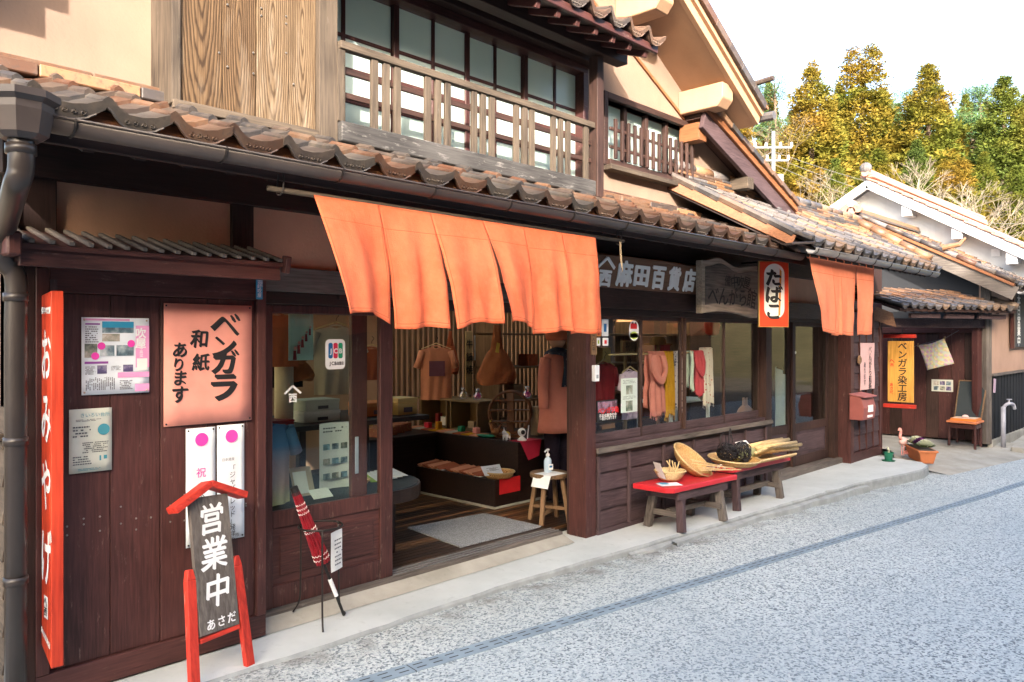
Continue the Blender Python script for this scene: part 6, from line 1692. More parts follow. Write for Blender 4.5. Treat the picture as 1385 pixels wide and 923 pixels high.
# sweets boxes to the left of the counter
for j in range(4):
    x, y = 4.75+.16*j, 2.45+.08*j; t = thing('sweets_tray', ('leftmost','second','third','rightmost')[j] + ' orange patterned sweets box left of the counter', 'box', (x,y,.66), 'orange sweets boxes')
    bx('tray', 'redpatternbox', t, x-.075, x+.075, y-.15, y+.15, .662, .75); MB().bar((x,y+.13,.75),(x,y+.17,.89), .14, .008, (0,1,0)).build('lid', ('yellow_box','paper','orange_box','paper_cream')[j], t)
t = thing('low_cabinet', 'dark low cabinet left of the display counter', 'cabinet', (5,2.6,F)); bx('body', 'cab', t, 4.55, 5.40, 2.26, 2.9, F, .63); bx('top', 'cab', t, 4.53, 5.42, 2.24, 2.92, .631, .661)

# ---- stickers on the left glass
gy_ = DYL-.0035
t = thing('card_sticker', 'white credit card sticker with blue red and green bars', 'sticker', (2.747, 0.126, 1.465))
p0 = Vector((2.677, 0.126, 1.467)); p1 = Vector((2.823, 0.126, 1.655)); wS, hS = p1.x-p0.x, p1.z-p0.z
def rrect(x0, z0, x1, z1, r, n=5):
    o = []
    for cx0, cz0, a0 in ((x1-r,z1-r,0),(x0+r,z1-r,90),(x0+r,z0+r,180),(x1-r,z0+r,270)):
        for k in range(n+1): o.append((cx0+r*math.cos(R(a0+90*k/n)), cz0+r*math.sin(R(a0+90*k/n))))
    return o
MB().prism(rrect(p0.x,p0.z,p1.x,p1.z,.03), gy_-.0006, gy_, 'y').build('film', 'white_plastic', t)
for k, mt in enumerate(('jcb_blue','jcb_red','jcb_green')):
    x_ = p0.x+wS*(.15+.25*k); MB().prism(rrect(x_,p0.z+hS*.36,x_+wS*.215,p0.z+hS*.88,.012), gy_-.0014, gy_-.0008, 'y').build('bar', mt, t)
for k, ch in enumerate('JCB'): text(ch, .042, 'white_plastic', t, (p0.x+wS*(.255+.25*k), gy_-.0014, p0.z+hS*.615), EX, EZ, bold=.03)
for k, ch in enumerate('JCB'): text(ch, .030, 'ink', t, (p0.x+wS*(.22+.14*k), gy_-.0008, p0.z+hS*.20), EX, EZ, bold=.03)
text('加盟店', .024, 'ink', t, (p0.x+wS*.62, gy_-.0008, p0.z+hS*.195), EX, EZ, vertical=False, bold=.02, sx=.7)
t = thing('crest_decal', 'white shop crest lettered on the left glass', 'decal', (2.451, 0.126, 1.274))
c_ = Vector((2.451, 0.126, 1.309)); text('西', .058, 'white_plastic', t, (c_.x, gy_, c_.z-.006), EX, EZ, bold=.04, lift=.001)
for s in (-1,1): br('crest_stroke', 'white_plastic', t, (c_.x, gy_-.0015, c_.z+.065), (c_.x+s*.055, gy_-.0015, c_.z+.020), .0015, .013, EZ, bevel=0)

# ---- scarves and goods in the shop window
SY = .34
railz = 1.508
o = MB().tube([(5.9,SY,railz),(7.75,SY,railz+.0)], .010, 8).build('display_rail', 'bamboo_x', None); tag(o, 'pale bamboo rail carrying the scarves in the window', 'rail')
def scarf(label, x0, x1, zb_, mat, group='scarves on the window rail', knot=None, fringe=True, dy=0, ztop=None):
    zt_ = (ztop or railz)+.014; t = thing('scarf', label, 'scarf', ((x0+x1)/2, SY, zb_), group); w_ = x1-x0; sd = x0*7
    def fn(u, v, s=-1):
        nar = 1 - (.22*math.exp(-((v-.45)/.12)**2) if knot else 0)
        x = (x0+x1)/2 + (u-.5)*w_*nar; d = .014 + .012*min(1,v*4)
        return Vector((x + .008*math.sin(v*6+sd), SY + s*(d + .012*math.sin(u*18+sd)*(.4+v*.6)) + dy, lerp(zt_, zb_ + .02*math.sin(u*7+sd), v)))
    MB().grid(lambda u, v: fn(u, v), 20, 24, thick=.003).build('front_fall', mat, t, smooth=True, recalc=False)
    MB().grid(lambda u, v: fn(u, v*.9, 1), 14, 16, thick=.003).build('back_fall', mat, t, smooth=True, recalc=False)
    MB().grid(lambda u, v: Vector((x0+w_*u, SY + .016*math.cos(math.pi*v) + dy, zt_ + .010*math.sin(math.pi*v))), 10, 5).build('fold', mat, t, smooth=True)
    if knot:
        kx, kz = (x0+x1)/2, lerp(zt_, zb_, .30)
        for q in range(4): MB().tube(arc_pts([(x0+.03+.02*q,SY-.035,zt_-.02),(kx-w_*.38+.03*q,SY-.06,kz-.02),(kx+.02,SY-.075,kz-.12+.02*q),(x1-.02-.01*q,SY-.06,kz+.02),(x1-.03-.02*q,SY-.035,zt_-.03)],5), .017, 7).build('loop', mat, t, smooth=True)
    if fringe:
        mb = MB()
        for q in range(16): 
            p_ = fn((q+.5)/16, 1); mb.tube([p_, p_+Vector((rs.uniform(-.006,.006),rs.uniform(-.004,.004),-.035))], .0022, 3, False)
        mb.build('fringe', mat, t)
    return t
scarf('wide salmon pink scarf looped in a knot', 6.506, 6.799, 0.884, 'pinkscarf', knot=True)
scarf('mustard yellow scarf hanging straight', 6.813, 6.98, 0.866, 'mustard')
scarf('floral grey and pink scarf beside the mustard one', 6.995, 7.153, 0.931, 'floralscarf')
scarf('pale green striped scarf at the left of the third pane', 7.286, 7.376, 1.105, 'greenwhite', fringe=False)
scarf('deep pink scarf looped in the third pane', 7.346, 7.545, 1.044, 'deeppink', knot=True, fringe=False, dy=-.02)
scarf('white scarf with red spots in the third pane', 7.545, 7.768, 0.934, 'spotscarf', ztop=railz+.03)
shirt('blouse', 'lavender pink top on a white hanger in the first pane', (6.228, 0.34, 1.359), .34, .48, 'lavender', R(0), thick=.02)
# hat on a stand, dark dress, framed sign in the first panes
t = thing('brimmed_hat', 'soft tan brimmed hat on a stand behind the scarves', 'hat', (7.345, 0.75, 1.561)); c_ = Vector((7.345, 0.75, 1.594))
MB().lathe([(.16,-.005),(.155,.008),(.09,.015),(.085,.06),(.06,.085),(.001,.09)], c_, 22).build('crown', 'hat', t, smooth=True); MB().tube([(c_.x,c_.y,F),(c_.x,c_.y,c_.z)], .02, 8).build('stand', 'stool_z', t)
t = thing('wooden_plaque', 'small olive wooden plaque with carved characters behind the first pane', 'plaque', (6.712, 0.7, 1.513)); p0 = Vector((6.607, 0.7, 1.514)); p1 = Vector((6.833, 0.7, 1.637))
bx('plaque', 'shelfwood', t, p0.x, p1.x, .70, .73, p0.z, p1.z); text('祝開', .10, 'ink', t, (p0.x+.09, .70, (p0.z+p1.z)/2), EX, EZ, vertical=False, sx=.9); bx('post', 'shelfwood', t, (p0.x+p1.x)/2-.02, (p0.x+p1.x)/2+.02, .735, .76, F, p1.z)
shirt('blouse', 'dark red dress hanging in shadow behind the first pane', (6.436, 0.8, 1.416), .34, .60, 'maroon', R(-15))
# window posters
py_ = .031-.016
t = thing('window_poster', 'dark blue framed poster with red text at the foot of the first pane', 'poster', (5.422, 0.02, 0.923)); p0 = Vector((5.276, 0.02, 0.947)); p1 = Vector((5.573, 0.02, 1.126))
p0.z = max(p0.z, .85); bx('frame', 'black', t, p0.x, p1.x, .012, .020, p0.z, p1.z, bevel=.001); wS, hS = p1.x-p0.x, p1.z-p0.z
card('print', 'photo_red', t, (p0.x+wS*.05,.012,p0.z+hS*.42), EX, EZ, wS*.9, hS*.52, lift=.001); card('print', 'charcoal', t, (p0.x+wS*.05,.012,p0.z+hS*.06), EX, EZ, wS*.9, hS*.33, lift=.001)
text('ベンガラ染', .060, 'bright_red', t, (p0.x+wS*.14,.012,p0.z+hS*.50), EX, EZ, vertical=False, bold=.03, lift=.003); text('手染体験受付中', .036, 'letter_white', t, (p0.x+wS*.16,.012,p0.z+hS*.26), EX, EZ, vertical=False, bold=.02, lift=.003); text('一枚から承ります', .030, 'letter_white', t, (p0.x+wS*.18,.012,p0.z+hS*.12), EX, EZ, vertical=False, bold=.02, lift=.003)
t = thing('window_poster', 'white sheet with two small photographs inside the first pane', 'poster', (5.794, 0.05, 0.992)); p0 = Vector((5.669, 0.05, 0.993)); p1 = Vector((5.921, 0.05, 1.301))
sheet((p0.x,.042,p0.z), EX, EZ, p1.x-p0.x, p1.z-p0.z, curl=0).build('sheet', 'paper', t, recalc=False); wS, hS = p1.x-p0.x, p1.z-p0.z
card('photo', 'photo_mixed', t, (p0.x+wS*.3,.042,p0.z+hS*.53), EX, EZ, wS*.4, hS*.26, lift=.002); card('photo', 'photo_mixed', t, (p0.x+wS*.28,.042,p0.z+hS*.04), EX, EZ, wS*.42, hS*.30, lift=.002); lines('small_print', 'ink_grey', t, (p0.x+wS*.1,.042,p0.z+hS*.84), EX, EZ, wS*.8, hS*.12, 3, .35, 2, lift=.002); lines('small_print', 'ink_grey', t, (p0.x+wS*.1,.042,p0.z+hS*.38), EX, EZ, wS*.8, hS*.11, 3, .35, 3, lift=.002)
gs = .031
def sticker(label, x0, z0, x1, z1, mat, r=.008):
    t = thing('window_sticker', label, 'sticker', (x0,gs,z0), 'stickers on the first pane'); MB().prism(rrect(x0,z0,x1,z1,r), gs-.0008, gs, 'y').build('film', mat, t); return t
p0 = Vector((5.777, 0.03, 1.64)); p1 = Vector((5.928, 0.03, 1.822))
t = sticker('white tongue-shaped sticker with a lime face', p0.x, p0.z, p1.x, p1.z, 'white_plastic', .07)
MB().prism(rrect(p0.x+.012,p0.z+.012,p1.x-.012,p1.z-.10,.055), gs-.0016, gs-.001, 'y').build('face', 'yellow_green', t)
for s in (.35,.65): MB().lathe([(0,0),(.010,0),(.010,.0005)], (lerp(p0.x,p1.x,s), gs-.0022, p0.z+.16), 8, mtx=Matrix.Rotation(R(90),3,'X')).build('eye', 'ink', t)
card('print', 'bright_red', t, (p0.x+.02,gs-.0008,p1.z-.075), EX, EZ, .10, .05, lift=.001)
for lab, a_, b_, mt, ink in (('upper white notice sticker at the edge of the noren', (5.372, 0.03, 1.679), (5.467, 0.03, 1.834), 'white_plastic', 'jcb_blue'), ('small green and white sticker below the notice', (5.299, 0.03, 1.597), (5.351, 0.03, 1.666), 'white_plastic', 'lime'), ('small white sticker with red mark', (5.383, 0.03, 1.596), (5.467, 0.03, 1.666), 'white_plastic', 'bright_red'), ('orange sticker half under the noren', (5.289, 0.03, 1.679), (5.362, 0.03, 1.724), 'orange_box', 'maroon')):
    t = sticker(lab, a_[0], a_[2], b_[0], b_[2], mt); w_, h_ = b_[0]-a_[0], b_[2]-a_[2]; card('print', ink, t, (a_[0]+w_*.3,gs-.0008,a_[2]+h_*.25), EX, EZ, w_*.4, h_*.45, lift=.001)
# furniture deeper in the shop
t = thing('white_frame_table', 'small white metal framed table behind the fourth pane', 'table', (8.3,1.0,F))
bx('top', 'white_plastic', t, 7.7, 8.6, .8, 1.3, .90, .93)
for x, y in ((7.73,.83),(8.57,.83),(7.73,1.27),(8.57,1.27)): bx('leg', 'white_plastic', t, x-.018, x+.018, y-.018, y+.018, F, .90)
tote('shoulder_bag', 'tan leather bag behind the fourth pane', (8.894, 0.5, 0.931), .34, .12, .12, 'skin_tan', R(0), 'hanging bags')
t = thing('shelf_rack', 'brown goods shelf in the back of the shop', 'shelf', (8.5,2.4,F))
for z_ in (.5,.9,1.3,1.7): bx('board', 'stool_x', t, 6.4, 10.6, 2.3, 2.7, z_, z_+.025)
for x in (6.4,7.8,9.2,10.57): bx('upright', 'stool_z', t, x, x+.03, 2.3, 2.7, F, 1.9)
for k in range(16):
    x = 6.55+.25*k; z_ = (.526,.926,1.326)[k % 3]; h_ = rb_.uniform(.1,.26); o = thing('goods_box', ('small','plain','square','low')[k % 4] + ' goods box on the brown back shelf', 'box', (x,2.45,z_), 'boxes on the brown back shelf'); o['label'] = 'goods box on the brown shelf at the back of the shop'
    bx('carton', ('paper_tan','kraft','rust','yellow_box','maroon')[k % 5], o, x-.09, x+.09, 2.36, 2.52, z_, z_+h_); bx('lid', ('paper_tan','kraft','rust','yellow_box','maroon')[k % 5], o, x-.093, x+.093, 2.357, 2.523, z_+h_+.001, z_+h_+.02)
t = thing('red_lantern', 'small red rounded form hanging behind the third pane', 'lantern', (8.795, 0.9, 1.828)); c_ = Vector((8.795, 0.9, 1.828))  # red rounded form high behind the third pane
MB().lathe([(.05,-.13),(.085,-.10),(.10,0),(.085,.10),(.05,.13)], c_, 16).build('shade', 'sign_red', t, smooth=True); MB().tube([(c_.x,c_.y,c_.z+.13),(c_.x,c_.y,2.46)], .004, 5).build('cord', 'ink', t)
for s in (-1,1): MB().lathe([(.05,0),(.052,.02)], (c_.x,c_.y,c_.z+s*.135-.01), 12).build('ring', 'ink', t)
# curtain inside the right-hand doors
t = thing('grey_curtain', 'pale grey curtain hanging inside the right-hand doors', 'curtain', (9.709, 0.4, 0.536)); p0 = Vector((9.537, 0.4, 0.55)); p1 = Vector((10.089, 0.4, 1.246))
MB().grid(lambda u, v: Vector((lerp(p0.x,p1.x,u)*1.0, .4+.03*math.sin(u*22), lerp(.25,1.3,v)-.25*u*v)), 30, 6, thick=.003).build('cloth', 'greenwhite', t, smooth=True, recalc=False)

# ================================================================ THE GATE AND PASSAGE
gA = Vector((12.05,-.16,0)); gB = Vector((14.02,-.93,0)); gd = (gB-gA).normalized(); gn = Vector((gd.y,-gd.x,0))   # gn points to the street
if gn.y > 0: gn = -gn
gate = thing('roofed_gate', 'small tiled gate roof over the passage beside the shop', 'gate', (13,-.5,0))
def gp_(s, o, z): return gA + gd*s + gn*o + Vector((0,0,z))
GL_ = (gB-gA).length
br('lintel', 'siding_x', gate, gp_(-.42,.0,1.89), gp_(GL_+.02,.0,1.89), .14, .13)
br('post', 'bengara_z', gate, gp_(-.30,.02,.0), gp_(-.30,.02,1.82), .12, .12, up=gd)
br('post', 'greywood_z', gate, gp_(GL_,.03,.0), gp_(GL_,.03,2.1), .13, .13, up=gd)
br('post', 'bengara_z', gate, gp_(GL_-.16,.0,.0), gp_(GL_-.16,.0,1.82), .10, .10, up=gd)
ups = (-gn + Vector((0,0,.32))).normalized()
ge0 = gp_(-.28,.42,2.10)
gl2 = GL_+.46
gs_ = MB(); v = [ge0+ups*.02, ge0+gd*gl2+ups*.02, ge0+gd*gl2+ups*1.02, ge0+ups*1.02]; v = [p - Vector((0,0,.02)) for p in v]
gs_.add(v + [p - Vector((0,0,.04)) for p in v], BOXF); groof2 = gs_.build('gate_roof', 'dark_x', gate)
tg1 = tile_mesh('gate_eave_tile', .172, .25, 'tile_grey', True, n=8, depth=.022, roll=.03, pend=.035); tg2 = tile_mesh('gate_tile', .172, .25, 'tile_tan', n=8, depth=.022, roll=.03); tg3 = tile_mesh('gate_tile_grey', .172, .25, 'tile_grey', n=8, depth=.022, roll=.03)
nc = int(gl2/.163)
for r_ in range(5):
    lay_tiles(groof2, ge0 + ups*(.195*r_) , gd, ups, nc, 1, .163, .195, ((tg1,tg3,tg2,tg2,tg2)[r_],)*2, jit=1.8)
for k in range(3):
    p = gp_(.05+.75*k,.30,1.99); br('bracket_beam', 'siding_x', gate, p, p+gd*.62, .05, .07)
for k in range(13): p = gp_(-.1+.17*k,.36,2.05); br('rafter', 'dark_y', gate, p, p + ups*.9, .03, .04, bevel=0)
# brown end board of the gate roof and the half-round end tiles
p = gp_(-.30,.30,2.02); MB().add([p, p+Vector((-.45,.35,.20)), p+Vector((-.45,.35,-.02)), p+Vector((.06,-.03,-.20)), p+Vector((0,.02,0)), p+Vector((-.45,.37,.20)), p+Vector((-.45,.37,-.02)), p+Vector((.06,-.01,-.20))], [(0,1,2,3),(7,6,5,4),(0,4,5,1),(1,5,6,2),(2,6,7,3),(3,7,4,0)]).build('end_board', 'signwood', gate)
for k in range(3): q = ge0+gd*(gl2-.02) + ups*(.34*k); MB().tube([q+Vector((0,0,.05)), q+ups*.36+Vector((0,0,.04))], [.06,.05], 9).build('verge_tile', 'tile_grey', groof2, smooth=True)
# passage side wall of the neighbour: dark boards
pw = thing('passage_fence', 'tall dark brown board wall along the right side of the passage', 'wall', (14.1,1,0))
for k in range(16):
    y0_ = -.84 + .19*k; bx('board', 'bengara_z' if k % 3 else 'post_z', pw, 14.08, 14.11+.004*(k % 2), y0_, y0_+.187, .02, 1.85)
bx('rail', 'bengara_y', pw, 14.05, 14.079, -.84, 2.2, 1.75, 1.85)
bx('back_boards', 'dark_y', pw, 12.26, 14.08, 2.25, 2.3, .02, 1.9)
MB().box(12.26,14.08,2.24,2.31,1.9,2.3).build('gable_end', 'dark_x', pw)
# yellow hanging banner
t = thing('banner', 'yellow board banner with black brush writing between red bars', 'banner', (12.5,-.2,.6))
bX = 12.5; y0_, y1_ = 0.006, -0.359; z0_, z1_ = .70, 1.62
bx('board', 'yellowboard', t, bX-.012, bX+.012, y1_, y0_, z0_, z1_)
for z_ in (z1_+.075, z0_-.06): bx('bar', 'red_y', t, bX-.03, bX+.03, y1_-.03, y0_+.06, z_-.028, z_+.028)
for y_ in (y0_-.06, y1_+.08): MB().tube([(bX,y_,z1_),(bX,y_,z1_+.06)], .006, 5).build('hook', 'iron', t)
bw_ = y0_-y1_
for i, ch in enumerate('ベンガラ染工房'): text(ch, .135, 'ink', t, (bX-.012, y0_-bw_*.57, z1_-.075-.127*i), (0,-1,0), EZ, bold=.022, slant=.06)
text('へ', .08, 'bright_red', t, (bX-.012, y0_-bw_*.17, z1_-.30), (0,-1,0), EZ, bold=.02); text('西', .05, 'bright_red', t, (bX-.012, y0_-bw_*.17, z1_-.36), (0,-1,0), EZ, bold=.02)
text('あさだ', .055, 'bright_red', t, (bX-.012, y0_-bw_*.15, z1_-.66), (0,-1,0), EZ, bold=.02)
MB().tube([(bX,-.2,z1_+.10),(bX,-.2,1.84)], .006, 5).build('hook', 'iron', t)
# tie-dyed cloth on a line
t = thing('dyed_cloth', 'square tie-dyed cloth pegged on a line in the passage', 'cloth', (13.6,-.3,1.3))
q0, q1, q2, q3 = [Vector(p) for p in ((13.6, -0.101, 1.552), (13.6, -0.489, 1.66), (13.6, -0.615, 1.265), (13.6, -0.232, 1.15))]
MB().grid(lambda u, v: q0.lerp(q1,u).lerp(q3.lerp(q2,u),v) + Vector((.03*math.sin(u*5+v*3),0,-.02*math.sin(math.pi*u)*(1-v))), 12, 12, thick=.002).build('cloth', 'tiedye', t, smooth=True, recalc=False)
MB().tube([(13.6, 0.089, 1.479), q0, q1, (13.6, -0.688, 1.787)], .004, 5).build('line', 'ink_grey', t)
for q in (q0, q1): MB().box(q.x-.012,q.x+.012,q.y-.008,q.y+.008,q.z-.03,q.z+.035).build('peg', 'stool_z', t)
# photo sheet on the board wall
t = thing('photo_sheet', 'cream sheet with two rows of small photographs on the board wall', 'poster', (14.07,-.3,.85))
y0_, y1_ = -0.167, -0.486; z0_, z1_ = .79, .985
MB().box(14.072,14.078,y1_,y0_,z0_,z1_).build('sheet', 'paper_cream', t)
for r_ in range(2):
    for k in range(3): card('photo', ('photo_dark','photo_mixed','photo_purple')[(k+r_) % 3], t, (14.072, lerp(y0_,y1_,.10+.29*k), z0_+.02+.085*r_), (0,-1,0), EZ, .075, .065, lift=.002)
# chair with chalkboard and tray
t = thing('wooden_chair', 'small brown wooden chair holding the chalkboard', 'chair', (13.6,-.78,0))
cc = [(13.40,-.60),(13.30,-.98),(13.72,-.96),(13.86,-.60)]; hs = .36
MB().prism([(13.36,-.57),(13.26,-1.01),(13.76,-1.0),(13.90,-.56)], hs, hs+.03, 'z').build('seat', 'terracotta', t, bevel=.006)
for x, y in cc: MB().tube([(x,y,0 if y > -.9 else -.02),(x,y,hs)], .020, 8).build('leg', 'bengara_z', t)
for i in range(4): a_, b_ = cc[i], cc[(i+1) % 4]; br('rail', 'bengara_x', t, (a_[0],a_[1],hs-.05), (b_[0],b_[1],hs-.05), .02, .06)
t = thing('chalkboard', 'blank black chalkboard leaning on the chair', 'chalkboard', (13.85,-.75,.39))
c0_, c1_ = Vector((13.80,-.575,.392)), Vector((13.80,-.945,.392)); c3_ = Vector((13.98,-.60,.985)); c2_ = Vector((13.98,-.99,.985))
MB().add([c0_,c1_,c2_,c3_]+[p+Vector((.02,0,.0)) for p in (c0_,c1_,c2_,c3_)], [(0,1,2,3),(4,7,6,5),(0,4,5,1),(1,5,6,2),(2,6,7,3),(3,7,4,0)]).build('panel', 'chalkboard', t)
for a_, b_ in ((c0_,c1_),(c1_,c2_),(c2_,c3_),(c3_,c0_)): br('frame', 'stool_x', t, a_+Vector((.005,0,0)), b_+Vector((.005,0,0)), .025, .018, up=(0,0,1) if abs((b_-a_).z) < .3 else (0,1,0))
t = thing('orange_tray', 'orange wooden tray with a shell on the chair seat', 'tray', (13.5,-.8,.39)); bx('tray', 'orange_box', t, 13.38, 13.72, -.97, -.62, .391, .43); bx('lining', 'paper_tan', t, 13.40, 13.70, -.95, -.64, .43, .433, bevel=0); MB().ball((13.5,-.80,.455), .045, 9, 6, sz=.6).build('shell', 'salmon_pale', t)
# planter with ornamental cabbages
t = thing('planter', 'terracotta trough planter on the pavement corner', 'planter', (11.45,-.62,-.03)); pa, pb_ = Vector((11.42,-.86,-.035)), Vector((11.95,-.52,-.03)); pd_ = (pb_-pa).normalized(); pn_ = Vector((-pd_.y,pd_.x,0)); pl_ = (pb_-pa).length
def trough(l0, w0, z0, l1, w1, z1): 
    m_ = (pa+pb_)/2; return [m_ + pd_*s*l/2 + pn_*q*w/2 + Vector((0,0,z)) for l, w, z in ((l0,w0,z0),(l1,w1,z1)) for s, q in ((-1,-1),(1,-1),(1,1),(-1,1))]
MB().add(trough(pl_*.86,.16,.0,pl_,.22,.16), BOXF).build('trough', 'terracotta', t, bevel=.008); MB().add(trough(pl_+.03,.25,.155,pl_+.03,.25,.18), BOXF).build('rim', 'terracotta', t, bevel=.005); MB().add(trough(pl_-.02,.20,.176,pl_-.02,.20,.184), BOXF).build('soil', 'stone_dark', t)
for k, mt in enumerate(('cabbage_white','cabbage_purple','cabbage_white')):
    c_ = (pa+pb_)/2 + pd_*(-.19+.19*k) + Vector((0,0,.185)); pt_ = thing('ornamental_cabbage', ('white cabbage at the near end of the planter','purple cabbage in the middle of the planter','white cabbage at the far end of the planter')[k], 'plant', c_, 'cabbages in the planter'); mb = MB(); lo = MB()
    for q in range(46):
        a_ = q*2.4; r_ = .012+.10*math.sqrt(q/46); tl = .3+.9*(q/46); d_ = Vector((math.cos(a_),math.sin(a_),0)); s_ = Vector((-d_.y,d_.x,0)); o_ = c_ + d_*r_*.6 + Vector((0,0,.075-.05*(q/46))); w_ = .026+.026*q/46
        tip = o_ + d_*.045*tl + Vector((0,0,.055*(1.2-tl*.6)))
        (mb if q < 36 else lo).add([o_-s_*w_*.5, o_+s_*w_*.5, tip+s_*w_, tip+d_*.012, tip-s_*w_], [(0,1,2,3,4)])
    mb.build('rosette', mt, pt_); lo.build('outer_leaves', 'leaf_green', pt_)
t = thing('flower_pot', 'small dark green pot with saucer on the pavement', 'pot', (11.12,-.45,0)); MB().lathe([(.001,0),(.045,0),(.06,.10),(.066,.10),(.066,.112),(.056,.112),(.05,.08),(.001,.08)], (11.12,-.45,.008), 18).build('pot', 'green_pot', t); MB().lathe([(.001,0),(.078,0),(.088,.012),(.001,.008)], (11.12,-.45,.0005), 18).build('saucer', 'green_pot', t)
for k in range(4): MB().tube([(11.11,-.46,.085),(11.09+.012*k,-.47+.012*k,.16+.01*k)], [.012,.008], 6).build('stem', 'cabbage_white', t)
# flamingo figure
t = thing('flamingo_figure', 'pink plastic flamingo by the gate post', 'figure', (11.75,-.42,0)); fx, fy = 11.80, -.42
mb = MB(); mb.ball((fx,fy,.27), .085, 14, 9, sx=1.35, sy=.8, sz=.95); mb.tube([(fx+.08,fy-.02,.27),(fx+.16,fy-.03,.23)], [.06,.015], 8); mb.build('body', 'salmon_pale', t, smooth=True)
MB().tube(arc_pts([(fx-.06,fy,.30),(fx-.13,fy+.01,.36),(fx-.09,fy+.01,.43),(fx-.10,fy+.01,.50),(fx-.15,fy+.01,.515),(fx-.18,fy+.01,.48)],5), [.034]+[.026]*24+[.02], 9).build('neck', 'salmon', t, smooth=True)
MB().tube([(fx-.18,fy+.01,.485),(fx-.215,fy+.01,.44)], [.016,.005], 7).build('beak', 'ink', t)
for s in (-1,1): MB().tube([(fx,fy+s*.02,.22),(fx+.01,fy+s*.02,.0)], .008, 6).build('leg', 'salmon', t)
MB().ball((fx+.14,fy-.05,.045), .07, 10, 6, sz=.62, sx=1.4).build('base', 'salmon', t, smooth=True)
t.location = (11.80,-.42,0)
for o in t.children: o.matrix_parent_inverse = Matrix.Translation((-11.80,.42,0))
t.scale = (.74,.74,.74)
rs2 = random.Random(3)
for k in range(4):
    c_ = (12.20+.14*k, -.36-.03*k, .04); o = MB().ball(c_, rs2.uniform(.05,.07), 7, 5, sz=.7, sx=1.2).build('rock', 'stone_dark', None); tag(o, ('leftmost','second','third','rightmost')[k] + ' of the dark rocks behind the planter', 'rock', 'rocks behind the planter')

# ================================================================ NEIGHBOUR HOUSE
nb_ = thing('neighbour_house', 'tan plaster house with black board dado and white gable beyond the gate', 'house', (16,-1,0))
NY = -1.0
w = MB(); w.box(14.10,20,NY,NY+.15,1.08,2.75); w.build('front_wall', 'plaster_tan', nb_)
w = MB(); w.box(14.12,14.25,NY+.15,4.5,1.86,2.9); w.build('side_wall', 'charcoal', nb_)
bx('core', 'plaster_tan', nb_, 14.30, 20, NY+.16, 4.4, .0, 2.7, bevel=0)
for k in range(34): x = 14.08+.11*k; bx('dado_board', 'blackboards', nb_, x, x+.106, NY-.03+.006*(k % 2), NY+.0, .06, 1.06)
bx('dado_cap', 'greywood_x', nb_, 14.04, 20, NY-.07, NY+.02, 1.062, 1.10); bx('corner_post', 'greywood_z', nb_, 13.99, 14.075, NY-.03, NY+.10, .0, 2.5); bx('footing', 'concrete_old', nb_, 14.05, 20, NY-.05, NY+.02, -.1, .055)
# lower roof
SLN = .55; ney, nez = -1.40, 2.46; upn = Vector((0,1,SLN)).normalized(); nr = MB()
nr.prism([(ney,nez-.02),(.95,nez-.02+SLN*(.95-ney)),(.95,nez-.09+SLN*(.95-ney)),(ney,nez-.09)], 13.72, 20, 'x'); nroof = nr.build('lower_roof', 'dark_x', nb_)
tn1 = tile_mesh('far_tile', .275, .30, 'tile_grey', n=6); tn2 = tile_mesh('far_tile_b', .275, .30, 'tile_tan', n=6); tne = tile_mesh('far_eave', .275, .30, 'tile_grey', True, n=6)
for r_ in range(11): lay_tiles(nroof, Vector((13.70,ney-.02,nez)) + upn*.24*r_, EX, upn, 13, 1, .265, .24, ((tne if r_ == 0 else (tn1 if r_ < 5 else tn2)),)*2, jit=1.3)
br('bargeboard', 'greywood_y', nroof, (13.69,ney-.03,nez-.13), (13.69,.95,nez-.13+SLN*(.95-ney+.03)), .04, .20)
br('verge_board', 'orangewood_y', nroof, (13.67,ney-.02,nez-.0), (13.67,.95,nez+SLN*(.95-ney)), .07, .04)
for k in range(9): a_ = Vector((13.72,ney-.02,nez+.065)); b_ = Vector((13.72,.95,nez+.065+SLN*(.95-ney))); MB().tube([a_.lerp(b_,k/9), a_.lerp(b_,(k+1.06)/9)], [.045,.038], 9).build('verge_tile', 'tile_grey' if k % 2 else 'tile_mix', nroof, smooth=True)
rz_ = nez+SLN*(.95-ney)
for lay in range(3): br('ridge_tile', 'tile_tan', nroof, (13.65,.95,rz_+.05+.04*lay), (17.0,.95,rz_+.05+.04*lay), .22-.03*lay, .034)
for k, (dy, dz) in enumerate(((0,.10),(-.11,.02),(.11,.02),(0,-.02))): MB().tube([(13.56,.95+dy,rz_+.10+dz),(13.66,.95+dy,rz_+.10+dz)], .075, 12).build('ridge_end_tile', 'tile_pink', nroof)
q_ = Vector((13.70,-.42,nez+SLN*(-.42-ney))); MB().tube([q_+Vector((-.05,-.02,.10)), q_+Vector((-.02,-.25,.14)), q_+Vector((0,-.34,.24))], [.045,.04,.015], 9).build('ornament_tile', 'tile_tan', nroof)
g3 = MB(); gutter(g3, 13.75, 20, ney-.07, nez-.08, None, .05); g3.build('gutter', 'gutter_grey', nb_, smooth=True)
